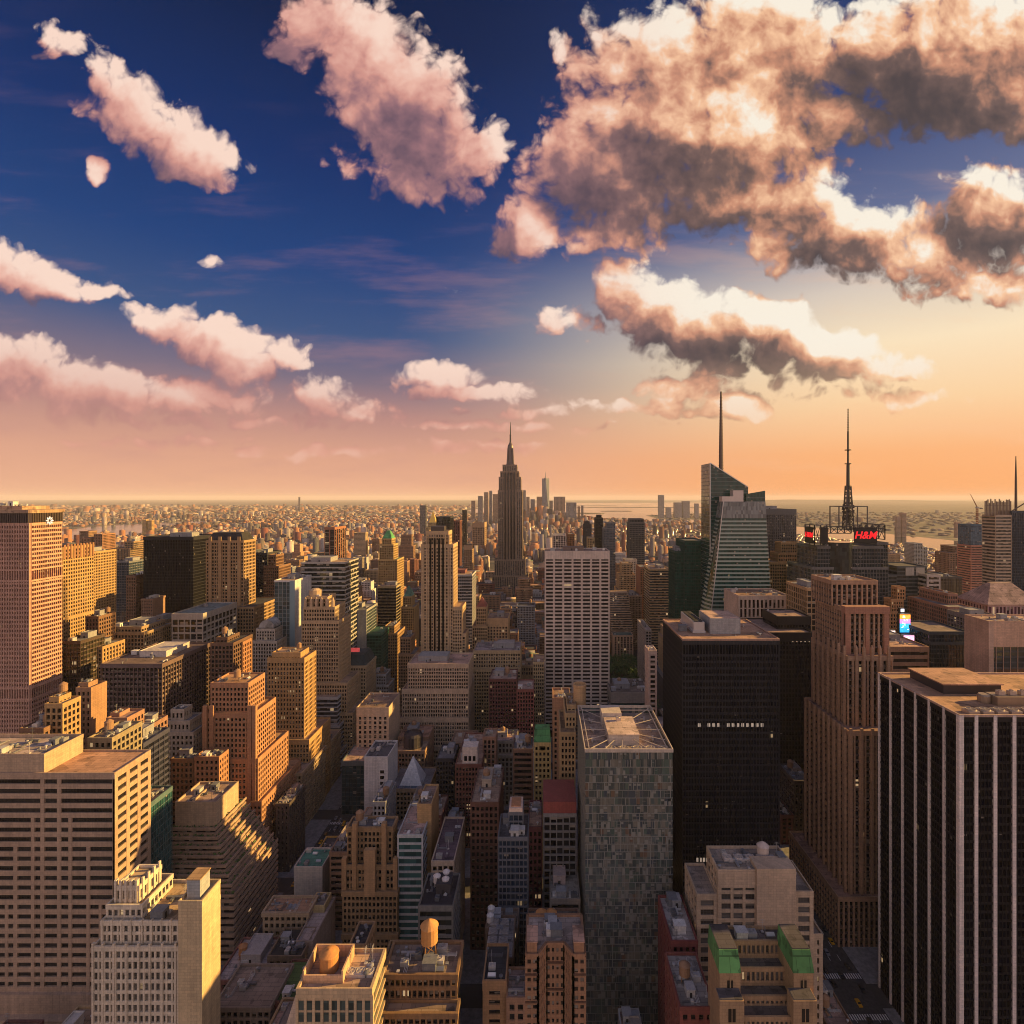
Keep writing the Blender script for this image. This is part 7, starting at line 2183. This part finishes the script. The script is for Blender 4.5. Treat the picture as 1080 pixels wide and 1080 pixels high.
# ------------------------------------------------------------------ lit billboards of the square
def billboard(label, pl, pr, p0, p1, Y, cols, bits):
    x0, x1, z0, z1 = PX(pl, Y), PX(pr, Y), PZ(p1, Y), PZ(p0, Y)
    r = root('billboard', label, 'billboard', ((x0 + x1) / 2, Y, 0))
    loc = r.location
    f = MB(); f.box(x0 - .5, x1 + .5, Y, Y + 3, 0, z1 + .5)
    obj('panel', f.mesh('panel', ['metalwork'], loc), r, (.05, .05, .05))
    n = len(cols)
    for i, c in enumerate(cols):
        s = MB(); za, zb = z1 - (z1 - z0) * (i + 1) / n, z1 - (z1 - z0) * i / n
        s.box(x0, x1, Y - .3, Y - .02, za + .1, zb - .1)
        obj('screen', s.mesh('screen', ['glow'], loc), r, c)
    s = MB(); rg = random.Random(hash_(label))
    for i in range(bits):
        xx, zz = rg.uniform(x0 + .6, x1 - 2.2), rg.uniform(z0 + .8, z1 - 1.6)
        s.box(xx, xx + rg.uniform(.5, 1.6), Y - .45, Y - .31, zz, zz + rg.uniform(.4, .9))
    if bits: obj('screen_picture', s.mesh('screen_picture', ['glow'], loc), r, (1.0, .85, .6))
billboard('tall glowing billboard with orange, pink and blue bands', 949, 960, 648, 667, 470, [(1.0, .35, .05), (.85, .25, .65), (.05, .45, .85), (.03, .35, .7)], 16)
billboard('small white glowing billboard left of the tall banded one', 937.5, 944, 665, 674, 462, [(1.0, .75, .62)], 3)
billboard('pink glowing billboard below the tall banded one', 953, 964, 670, 676, 455, [(.9, .42, .62)], 5)
billboard('little round white lit sign above the tall banded billboard', 950, 953.5, 642, 645.5, 475, [(.95, .9, 1.0)], 0)

# ------------------------------------------------------------------ park trees
def tree_meshes(seed):
    rg = random.Random(seed)
    t = MB()
    t.lathe(0, 0, [(.55, 0), (.42, 3), (.32, 7), (.15, 11)], 8)
    for i in range(7):
        a, z = rg.uniform(0, 6.28), rg.uniform(4, 9)
        L = rg.uniform(3, 5.5)
        t.bar((0, 0, z), (L * math.cos(a), L * math.sin(a), z + rg.uniform(2, 4.5)), .28)
    trunk = t.mesh('trunk', ['bark'])
    c = MB()
    clumps = [(rg.uniform(-4.5, 4.5), rg.uniform(-4.5, 4.5), rg.uniform(7, 16), rg.uniform(1.8, 3.2)) for _ in range(20)]
    for (x, y, z, r_) in clumps:
        if math.hypot(x, y) > 5.2 - abs(z - 11) * .25: continue
        for _ in range(42):
            d = Vector((rg.gauss(0, 1), rg.gauss(0, 1), rg.gauss(0, 1))).normalized() * r_ * rg.uniform(.6, 1.05)
            n = Vector((rg.gauss(0, 1), rg.gauss(0, 1), rg.gauss(.5, 1))).normalized()
            u = n.orthogonal().normalized(); v_ = n.cross(u)
            s = rg.uniform(.3, .65)
            p_ = Vector((x, y, z)) + d
            c.quad([tuple(p_ + u * s), tuple(p_ + v_ * s * .7), tuple(p_ - u * s), tuple(p_ - v_ * s * .7)])
    return trunk, c.mesh('crown', ['leaves'])
TREES = [tree_meshes(s) for s in (1, 2, 3, 4)]
def tree(x, y, sc, k, label, group, z=.3):
    r = root('park_tree', label, 'tree', (x, y, z), group, rz=k * 1.7)
    r.scale = (sc, sc, sc)
    tr, cr = TREES[k % 4]
    obj('trunk', tr, r); obj('crown', cr, r)
rg = random.Random(21)
for i in range(7):
    for j in range(13):
        if 1 < i < 5 and 3 < j < 8: continue
        tree(74 + i * 9.9 + rg.uniform(-1.5, 1.5), 640 + j * 16.2 + rg.uniform(-2, 2), rg.uniform(.95, 1.3), i * 3 + j,
             'leafy green tree in the park beside the white grid slab', 'trees in the small park')

# ------------------------------------------------------------------ cars
def car_meshes(van=False):
    b = MB()
    prof = [(-2.2, .35), (2.2, .35), (2.25, .75), (1.2, .95), (-2.2, 1.0)]
    def extr(prof, w_, m=0):
        n = len(prof)
        L = [(-w_, x, z) for x, z in prof]; Rr = [(w_, x, z) for x, z in prof]
        for i in range(n):
            j = (i + 1) % n
            b.quad([L[i], L[j], Rr[j], Rr[i]][::-1], None, m)
        b.quad(L, None, m); b.quad(Rr[::-1], None, m)
    extr(prof, .92)
    if van: extr([(-2.15, 1.0), (1.1, .96), (.6, 2.0), (-2.15, 2.1)], .88)
    else: extr([(-1.75, .98), (.95, .96), (.3, 1.42), (-1.2, 1.45)], .80)
    body = b.mesh('body', ['paint'])
    g_ = MB()
    if van: g_.quad([(-.8, 1.1, 1.0), (.8, 1.1, 1.0), (.75, .63, 1.9), (-.75, .63, 1.9)][::-1])
    else:
        g_.quad([(-.74, .97, 1.0), (.74, .97, 1.0), (.7, .36, 1.40), (-.7, .36, 1.40)][::-1])
        g_.quad([(-.74, -1.78, 1.02), (.74, -1.78, 1.02), (.7, -1.26, 1.42), (-.7, -1.26, 1.42)])
    glass = g_.mesh('windscreen', ['curtain_glass'])
    wh = MB()
    n = 12
    for s_ in (-.11, .11): pass
    pts = [(math.cos(2 * math.pi * i / n) * .33, math.sin(2 * math.pi * i / n) * .33) for i in range(n)]
    for i in range(n):
        j = (i + 1) % n
        wh.quad([(-.11, *pts[i]), (-.11, *pts[j]), (.11, *pts[j]), (.11, *pts[i])])
    wh.quad([(-.11, *p_) for p_ in pts][::-1]); wh.quad([(.11, *p_) for p_ in pts])
    return body, glass, wh.mesh('wheel', ['rubber'])
CARS = {False: car_meshes(), True: car_meshes(True)}
def car(x, y, colr, rz, label, group, van=False, name='parked_car', cat='car'):
    r = root(name, label, cat, (x, y, .016), group, rz)
    bo, gl, wh = CARS[van]
    obj('body', bo, r, colr); obj('windscreen', gl, r, (.02, .025, .03))
    for sx_ in (-.85, .85):
        for sy_ in (-1.4, 1.35): obj('wheel', wh, r, None, (sx_, sy_, .33))
rg = random.Random(8)
CC = [((.02, .02, .022), 'black car'), ((.55, .54, .52), 'white car'), ((.2, .2, .21), 'grey car'), ((.55, .28, .01), 'yellow taxi')]
for (a0, a1, av) in ((-168, -146, 'left'), (141, 171, 'right')):
    for lane in range(4):
        xx = a0 + 2 + (a1 - a0 - 4) * (lane + .5) / 4
        y = 235.0 + rg.uniform(0, 20)
        while y < (560 if av == 'left' else 330):
            c, nm = CC[rg.choice((0, 0, 1, 2, 3, 3))]
            car(xx, y, c, math.pi, f'{nm} driving down the {av} avenue between buildings', f'{nm}s on the {av} avenue', rg.random() < .2, 'taxi' if 'taxi' in nm else 'car', 'taxi' if 'taxi' in nm else 'car')
            y += rg.uniform(8, 26)

# ------------------------------------------------------------------ the other buildings between and beyond
RES = 360
SCF = RES / 1080.0
zbuf = np.full((RES, RES), 1e9)
ibuf = np.full((RES, RES), -1, dtype=np.int32)
ids = []
gx, gy = np.meshgrid((np.arange(RES) + .5) / SCF, (np.arange(RES) + .5) / SCF)


def raster(poly, depth_fn, k_):
    xs = [p_[0] for p_ in poly]; ys = [p_[1] for p_ in poly]
    x0, x1 = max(0, int(min(xs) * SCF) - 1), min(RES, int(max(xs) * SCF) + 2)
    y0, y1 = max(0, int(min(ys) * SCF) - 1), min(RES, int(max(ys) * SCF) + 2)
    if x1 <= x0 or y1 <= y0: return
    X, Y = gx[y0:y1, x0:x1], gy[y0:y1, x0:x1]
    area = sum(xs[i] * ys[(i + 1) % len(xs)] - xs[(i + 1) % len(xs)] * ys[i] for i in range(len(xs)))
    s = 1 if area > 0 else -1
    ins = np.ones(X.shape, bool)
    for i in range(len(xs)):
        j = (i + 1) % len(xs)
        ins &= s * ((xs[j] - xs[i]) * (Y - ys[i]) - (ys[j] - ys[i]) * (X - xs[i])) >= 0
    dd = depth_fn(X, Y)
    zz = zbuf[y0:y1, x0:x1]; ii = ibuf[y0:y1, x0:x1]
    hit = ins & (dd < zz)
    zz[hit] = dd[hit] if isinstance(dd, np.ndarray) else dd
    ii[hit] = k_


def sp(x, y, z): return (VX + FPX * x / y, VY + FPX * (EYE - z) / y)


def raster_box(x0, x1, y0, y1, z1, k_):
    if y0 < 60: return
    raster([sp(x0, y0, 0), sp(x1, y0, 0), sp(x1, y0, z1), sp(x0, y0, z1)], lambda X, Y: np.full(X.shape, y0), k_)
    xs_ = x1 if x1 < 0 else (x0 if x0 > 0 else None)
    if xs_ is not None:
        raster([sp(xs_, y0, 0), sp(xs_, y1, 0), sp(xs_, y1, z1), sp(xs_, y0, z1)], lambda X, Y: np.clip(xs_ * FPX / np.where(np.abs(X - VX) < 1, 1, X - VX), y0, y1), k_)
    if z1 < EYE:
        raster([sp(x0, y0, z1), sp(x1, y0, z1), sp(x1, y1, z1), sp(x0, y1, z1)], lambda X, Y: np.clip((EYE - z1) * FPX / np.maximum(Y - VY, .5), y0, y1), k_)


def id_of(bd):
    if bd not in ids: ids.append(bd)
    return ids.index(bd)


for (x0, x1, y0, y1, z1, bd) in OCC: raster_box(x0, x1, y0, y1, z1, id_of(bd))
n_hero = len(ids)
foot = [(x0, x1, y0, y1) for (x0, x1, y0, y1, z1, bd) in OCC]
hero_pix = ibuf.copy()


def free(x0, x1, y0, y1, m=1.0):
    for (a, b_, c, d_) in foot:
        if x0 < b_ + m and x1 > a - m and y0 < d_ + m and y1 > c - m: return False
    return True


PARK = (64, 141, 612, 850)
rg = random.Random(2024)
cands = []
blocks_far = []
AV2 = [-2350, -2050, -1780, -1500, -1230, -1000] + [a for a, _ in AVES] + [1000, 1270, 1540, 1800]
AVW = {}
for kk in range(1, 22):
    ya = STREET_Y0 + kk * STREET_DY + STREET_W / 2
    yb = ya + STREET_DY - STREET_W
    for (e0, e1) in zip([(-1262, -1230), (-1030, -1000)] + AVES, [(-1030, -1000)] + AVES + [(1000, 1030)]):
        bx0, bx1 = e0[1] + 4, e1[0] - 4
        for row in (0, 1):
            xx = bx0
            while xx < bx1 - 9:
                far_ = ya > 900
                wd_ = rg.uniform(8, 17) if ya < 430 else (rg.uniform(13, 28) if not far_ else rg.uniform(20, 42))
                wd_ = min(wd_, bx1 - xx)
                if bx1 - xx - wd_ < 9: wd_ = bx1 - xx
                y0_ = ya + 4 if row == 0 else (ya + yb) / 2 + rg.uniform(.5, 3)
                y1_ = (ya + yb) / 2 - rg.uniform(.5, 4) if row == 0 else yb - 4
                near_ave = (xx - bx0 < 30) or (bx1 - xx - wd_ < 30)
                if ya < 420: h_ = rg.uniform(13, 44)
                elif ya < 700: h_ = rg.uniform(20, 54)
                elif ya < 1100: h_ = rg.uniform(22, 62)
                else: h_ = rg.uniform(20, 64)
                if near_ave: h_ *= 1.15
                if rg.random() < .07 and ya > 500: h_ *= rg.uniform(1.4, 2.0)
                if xx < -330 and ya > 300: h_ *= 1.25
                if xx > 430: h_ *= .8
                if not (xx < PARK[1] and xx + wd_ > PARK[0] and y0_ < PARK[3] and y1_ > PARK[2]):
                    cands.append([xx + .3, xx + wd_ - .3, y0_, y1_, h_])
                xx += wd_
cands = [c for c in cands if free(*c[:4]) and c[2] > 150 and abs(c[0] / c[2]) < 1.15]
for i, c in enumerate(cands): raster_box(*c[:4], c[4], 10000 + i)
vis = np.bincount(ibuf[ibuf >= 10000] - 10000, minlength=len(cands))
order = sorted(range(len(cands)), key=lambda i: -vis[i])
MAXIND = 200
chosen = [i for i in order[:MAXIND] if vis[i] >= 5]
rest = [i for i in order if i not in set(chosen) and (vis[i] >= 1 or cands[i][2] > 600)]

# where each hero shows, for the labels
hero_c = {}
for k_ in range(n_hero):
    m_ = hero_pix == k_
    if m_.sum() >= 6:
        yy, xx = np.nonzero(m_)
        hero_c[k_] = (xx.mean() / SCF, yy.mean() / SCF, math.sqrt(m_.sum()) / SCF, yy.min() / SCF, xx.min() / SCF, xx.max() / SCF)
PAL = [((.30, .165, .09), 'orange brown'), ((.21, .12, .075), 'brown'), ((.36, .27, .185), 'tan'), ((.42, .34, .25), 'beige'), ((.22, .21, .20), 'grey'),
       ((.18, .065, .05), 'dark red'), ((.09, .075, .065), 'blackish'), ((.50, .45, .38), 'pale'), ((.40, .24, .15), 'terracotta'), ((.33, .29, .24), 'stone coloured'), ((.56, .53, .48), 'whitish'), ((.26, .27, .28), 'cool grey'), ((.40, .39, .37), 'light grey')]
ROOFS = [(ROOFTAN, 'tan'), (ROOFGREY, 'grey'), (ROOFDARK, 'black'), (ROOFPINK, 'pinkish')]
fills = []
for i in chosen:
    c = cands[i]
    yy, xx = np.nonzero(ibuf == 10000 + i)
    cx_, cy_ = xx.mean() / SCF, yy.mean() / SCF
    best, bk_ = 1e9, None
    for k_, hc in hero_c.items():
        dx = max(hc[4] - cx_, 0, cx_ - hc[5])
        d_ = math.hypot(dx, (hc[1] - cy_) * .6) + .02 * math.hypot(hc[0] - cx_, hc[1] - cy_)
        if d_ < best: best, bk_ = d_, k_
    hb = ids[bk_]; hc = hero_c[bk_]
    hy = hb.loc[1]
    if cx_ < hc[4] - 1: rel = 'left of'
    elif cx_ > hc[5] + 1: rel = 'right of'
    else: rel = 'behind' if c[2] > hy else 'in front of'
    r2 = random.Random(i)
    col, cn = r2.choice(PAL)
    if c[2] > 900 and r2.random() < .35: col, cn = PAL[r2.choice((0, 8, 2))]
    rc, rn = r2.choice(ROOFS)
    form = 'tower block' if c[4] > 75 else ('tall house' if c[4] > 48 else ('mid rise house' if c[4] > 32 else 'low house'))
    fills.append(dict(i=i, c=c, col=col, cn=cn, rc=rc, rn=rn, form=form, rel=rel, hb=hb, cx=cx_, cy=cy_))
groups = {}
for f in fills:
    groups.setdefault((f['cn'], f['form'], f['rel'], f['hb'].short), []).append(f)
for key, lst in groups.items():
    base = f"{key[0]} {key[1]} {key[2]} the {key[3]}"
    if len(lst) == 1:
        lst[0]['label'] = base
    else:
        rn_ = [f['rn'] for f in lst]
        if len(set(rn_)) == len(rn_):
            for f in lst: f['label'] = f"{f['rn']} roofed {base}"
        else:
            lst.sort(key=lambda f: f['cx'])
            words_ = ['leftmost', 'second leftmost', 'third leftmost', 'fourth leftmost', 'fifth leftmost', 'sixth leftmost']
            for j, f in enumerate(lst):
                f['label'] = f"{'rightmost' if j == len(lst) - 1 else words_[min(j, 5)]} {base}"
for f in fills:
    x0, x1, y0, y1, h_ = f['c']
    r2 = random.Random(f['i'] * 7 + 1)
    kind_ = r2.choice(('grid', 'grid', 'grid', 'grid', 'bands', 'piers'))
    if y0 > 900: kind_ = r2.choice(('grid', 'grid', 'piers'))
    st = ST(kind=kind_, col=f['col'], gcol=r2.choice((GBLACK, GBROWN, GGREY, GBLACK)), bay=r2.uniform(2.6, 3.8), fl=r2.uniform(3.4, 4.1), pier=r2.uniform(.4, .55), sp=r2.uniform(.38, .5),
            roof=f['rc'], cap=r2.uniform(.8, 2.4), over=r2.choice((.08, .3, .5)), corner=None if kind_ != 'bands' else .8, blank=r2.choice(('', '', 'W', 'E')))
    bd = Building('brick_building' if f['cn'] in ('orange brown', 'brown', 'dark red', 'terracotta') else 'city_house', f['label'], ((x0 + x1) / 2, (y0 + y1) / 2, 0), 'building', 'houses filling the blocks between the towers')
    if h_ > 42 and r2.random() < .45 and x1 - x0 > 14:
        bd.tier(x0, x1, y0, y1, 0, h_ * .8, st)
        q = (x1 - x0) * .14
        bd.tier(x0 + q, x1 - q, y0 + (y1 - y0) * .12, y1 - 1, h_ * .8 - 1.15, h_, st)
    else:
        bd.tier(x0, x1, y0, y1, 0, h_, st)
    bd.finish()
    near = y0 < 700
    bd.clutter(f['i'], pent=near or r2.random() < .4, tanks=1 if r2.random() < (.5 if near else .2) else 0, units=r2.randint(6, 11) if y0 < 450 else (r2.randint(2, 5) if near else 0),
               pent_col=r2.choice(((.4, .32, .25), (.25, .2, .17), (.5, .45, .4), f['col'])), ph=r2.uniform(2.8, 4.5))

# ------------------------------------------------------------------ all the rest of the city as one mass
nrg = np.random.default_rng(11)
bx = []
TON = np.array([(.32, .165, .09), (.24, .13, .08), (.36, .26, .17), (.44, .33, .23), (.22, .21, .2), (.20, .075, .055), (.08, .075, .075), (.50, .43, .35), (.42, .22, .12), (.13, .12, .12), (.36, .19, .10), (.55, .52, .48), (.26, .27, .29), (.40, .40, .39), (.09, .11, .13)])
for i in rest:
    c = cands[i]
    bx.append((c[0], c[1], c[2], c[3], c[4], 0))


def scatter(xa, xb, ya, yb, step, wlo, whi, hfun, rot, keep):
    ca, sa = math.cos(rot), math.sin(rot)
    nx, ny = int((xb - xa) / step), int((yb - ya) / step)
    for iy in range(ny):
        for ix in range(nx):
            x = xa + (ix + nrg.uniform(.1, .9)) * step
            y = ya + (iy + nrg.uniform(.1, .9)) * step
            if abs(x / y) > 1.12 or not keep(x, y): continue
            if math.sin(x / 310 + 1.3 * math.sin(y / 470)) * math.sin(y / 390 + 1.7 * math.sin(x / 620)) > (.62 if y < 8000 else .35): continue      # squares, parks and yards
            w_, d_ = nrg.uniform(wlo, whi), nrg.uniform(wlo, whi)
            if not free(x - w_ / 2, x + w_ / 2, y - d_ / 2, y + d_ / 2, 2): continue
            bx.append((x - w_ / 2, x + w_ / 2, y - d_ / 2, y + d_ / 2, hfun(x, y), rot))


def east_shore(y): return np.interp(y, [0, 2700, 3600, 4300, 5200, 6000, 6800, 7600], [-2350, -2380, -2680, -2980, -3180, -2640, -1840, -860])
def east_far(y): return np.interp(y, [0, 2750, 3650, 5000, 6000, 6700, 7400, 8200], [-2800, -2850, -3500, -4100, -3950, -3050, -2050, -950])
def west_shore(y): return np.interp(y, [0, 900, 1900, 2600, 3200, 3900, 4500, 5100, 5600, 6000, 6600, 8000], [2120, 2050, 1930, 1850, 1800, 1680, 1540, 1330, 860, 460, 130, -250])
def west_far(y): return np.interp(y, [0, 3000, 3900, 4600, 4900, 5500, 6300, 6700, 8000, 9500, 12000, 19000], [2600, 2460, 2450, 2340, 2230, 2260, 1910, 1410, 1510, 3110, 4650, 7550])
isl = lambda x, y: east_shore(y) < x < west_shore(y) and y < 7700
def h_mid(x, y):
    if nrg.random() < (.15 if math.sin(x / 260) + math.sin(y / 210) > .2 else .05): return nrg.uniform(55, 112) if x < 1000 else nrg.uniform(14, 28)
    return nrg.uniform(14, 48) * (1.2 if x < -200 else 1.0) if x < 1000 else nrg.uniform(7, 20)
def h_low(x, y):
    if nrg.random() < (.13 if math.sin(x / 300 + 2) + math.sin(y / 340) > .5 else .02) and x < 1000: return nrg.uniform(42, 82)
    return nrg.uniform(6, 12) if x > 1100 else nrg.uniform(9, 32)
def h_down(x, y):
    q = math.exp(-((x + 60) / 420) ** 2) * np.interp(y, [4300, 4700, 5600], [.2, 1, .3])
    return nrg.uniform(20, 55) + q * nrg.uniform(20, 170)
mid_x = [a[0] for a in cands]
scatter(-2400, -1265, 350, 1770, 30, 14, 27, h_mid, 0, isl)
scatter(1040, 2200, 350, 1770, 32, 14, 28, h_low, 0, isl)
scatter(-2400, 2100, 1770, 2900, 31, 13, 28, h_mid, 0, isl)
scatter(-3200, 2000, 2900, 4300, 36, 13, 30, h_low, R(8), isl)
scatter(-3200, 1500, 4300, 7600, 50, 22, 44, h_down, R(-6), isl)
scatter(-9000, -2800, 2750, 8500, 62, 16, 46, lambda x, y: nrg.uniform(7, 20) if nrg.random() > .04 else nrg.uniform(35, 75), R(20), lambda x, y: x < east_far(y) - 30)
scatter(-16000, -600, 8500, 17000, 150, 40, 110, lambda x, y: nrg.uniform(7, 24) if nrg.random() > .05 else nrg.uniform(35, 80), R(-12), lambda x, y: x < -1700)
n_home = len(bx)
scatter(1400, 12000, 2500, 9500, 150, 20, 60, lambda x, y: nrg.uniform(6, 15) if nrg.random() > .03 else nrg.uniform(25, 55), R(-14), lambda x, y: x > west_far(y) + 60)
n_far = len(bx)
# housing estates: clusters of equal towers
for (px_, py_, n_, Yh_) in ((300, 548, 14, 2900), (345, 545, 16, 3300), (420, 548, 14, 2800), (250, 560, 12, 2300), (460, 552, 12, 2500), (110, 545, 16, 4300), (520, 545, 14, 3600), (600, 555, 12, 2900), (700, 560, 12, 2600), (560, 560, 12, 2400), (390, 538, 16, 5200), (180, 536, 12, 6500)):
    cx_ = PX(px_, Yh_)
    for j in range(n_):
        x, y = cx_ + nrg.uniform(-150, 150), Yh_ + nrg.uniform(-160, 160)
        if isl(x, y) or x < east_far(y):
            a = nrg.uniform(16, 26)
            bx.append((x - a, x + a, y - 10, y + 10, nrg.uniform(42, 68), R(8)))
bx += [(240, 425, 320, 385, 125, 0), (275, 425, 232, 285, 150, 0), (470, 690, 300, 400, 130, 0), (275, 425, 120, 205, 120, 0)]  # unseen tower blocks added to keep the sun off the right avenue
B = np.array(bx)
n = len(B)
cxs, cys = (B[:, 0] + B[:, 1]) / 2, (B[:, 2] + B[:, 3]) / 2
hx, hy = (B[:, 1] - B[:, 0]) / 2, (B[:, 3] - B[:, 2]) / 2
ca, sa = np.cos(B[:, 5]), np.sin(B[:, 5])
sgn = np.array([(-1, -1), (1, -1), (1, 1), (-1, 1)])
V = np.zeros((n, 16, 3))
pent_w = nrg.uniform(.25, .6, n); pent_h = np.where(nrg.random(n) < .55, nrg.uniform(2.5, 6, n), .4)
for j, (a, b_) in enumerate(sgn):
    for lev in range(4):
        s_ = 1.0 if lev < 2 else pent_w
        X, Y = a * hx * s_, b_ * hy * s_
        V[:, lev * 4 + j, 0] = cxs + ca * X - sa * Y
        V[:, lev * 4 + j, 1] = cys + sa * X + ca * Y
        V[:, lev * 4 + j, 2] = (-.5, B[:, 4], B[:, 4] - .01, B[:, 4] + pent_h)[lev] if lev else -.5
quads = [(0, 1, 5, 4), (1, 2, 6, 5), (2, 3, 7, 6), (3, 0, 4, 7), (4, 5, 6, 7), (8, 9, 13, 12), (9, 10, 14, 13), (10, 11, 15, 14), (11, 8, 12, 15), (12, 13, 14, 15)]
Q = np.array(quads)
Fc = (np.arange(n)[:, None, None] * 16 + Q[None]).reshape(-1, 4)
me = bpy.data.meshes.new('distant_buildings')
me.vertices.add(n * 16); me.vertices.foreach_set('co', V.reshape(-1))
me.loops.add(len(Fc) * 4); me.loops.foreach_set('vertex_index', Fc.reshape(-1).astype(np.int32))
me.polygons.add(len(Fc)); me.polygons.foreach_set('loop_start', np.arange(0, len(Fc) * 4, 4, dtype=np.int32))
UV = np.zeros((n, 10, 4, 2))
nfl = np.maximum(2, np.round(B[:, 4] / 3.8)); nbx = np.maximum(2, np.round(hx * 2 / 3.6)); nby = np.maximum(2, np.round(hy * 2 / 3.6))
off = (np.arange(n) % 97) * 13.0
for f_ in range(4):
    nb = nbx if f_ in (0, 2) else nby
    UV[:, f_, 0, 0] = UV[:, f_, 3, 0] = off + f_ * 40
    UV[:, f_, 1, 0] = UV[:, f_, 2, 0] = off + f_ * 40 + nb
    UV[:, f_, 2, 1] = UV[:, f_, 3, 1] = nfl
UV[:, 4:, :, :] = .2
ul = me.uv_layers.new(name='UVMap'); ul.data.foreach_set('uv', UV.reshape(-1))
tone = TON[nrg.integers(0, len(TON), n)] * nrg.uniform(.6, 1.25, (n, 1))
tone *= np.array([1.12, .95, .84])
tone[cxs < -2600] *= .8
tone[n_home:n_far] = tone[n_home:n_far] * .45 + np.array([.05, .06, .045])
roof_t = np.array([(.30, .22, .17), (.2, .18, .17), (.06, .055, .055), (.42, .32, .27), (.5, .42, .36), (.1, .13, .09)])[nrg.integers(0, 6, n)]
C = np.ones((n, 10, 4, 4))
C[:, :, :, :3] = tone[:, None, None, :]
C[:, 4, :, :3] = roof_t[:, None, :]
C[:, 9, :, :3] = roof_t[:, None, :]
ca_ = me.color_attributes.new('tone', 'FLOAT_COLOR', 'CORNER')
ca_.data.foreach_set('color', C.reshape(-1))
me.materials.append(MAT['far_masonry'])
me.update()
me.validate()
tag(obj('distant_buildings', me), 'mass of countless small sunlit houses spreading to the rivers and horizon', 'buildings', kind='stuff')
print('heroes', len(HEROES), 'fills', len(fills), 'far', n)
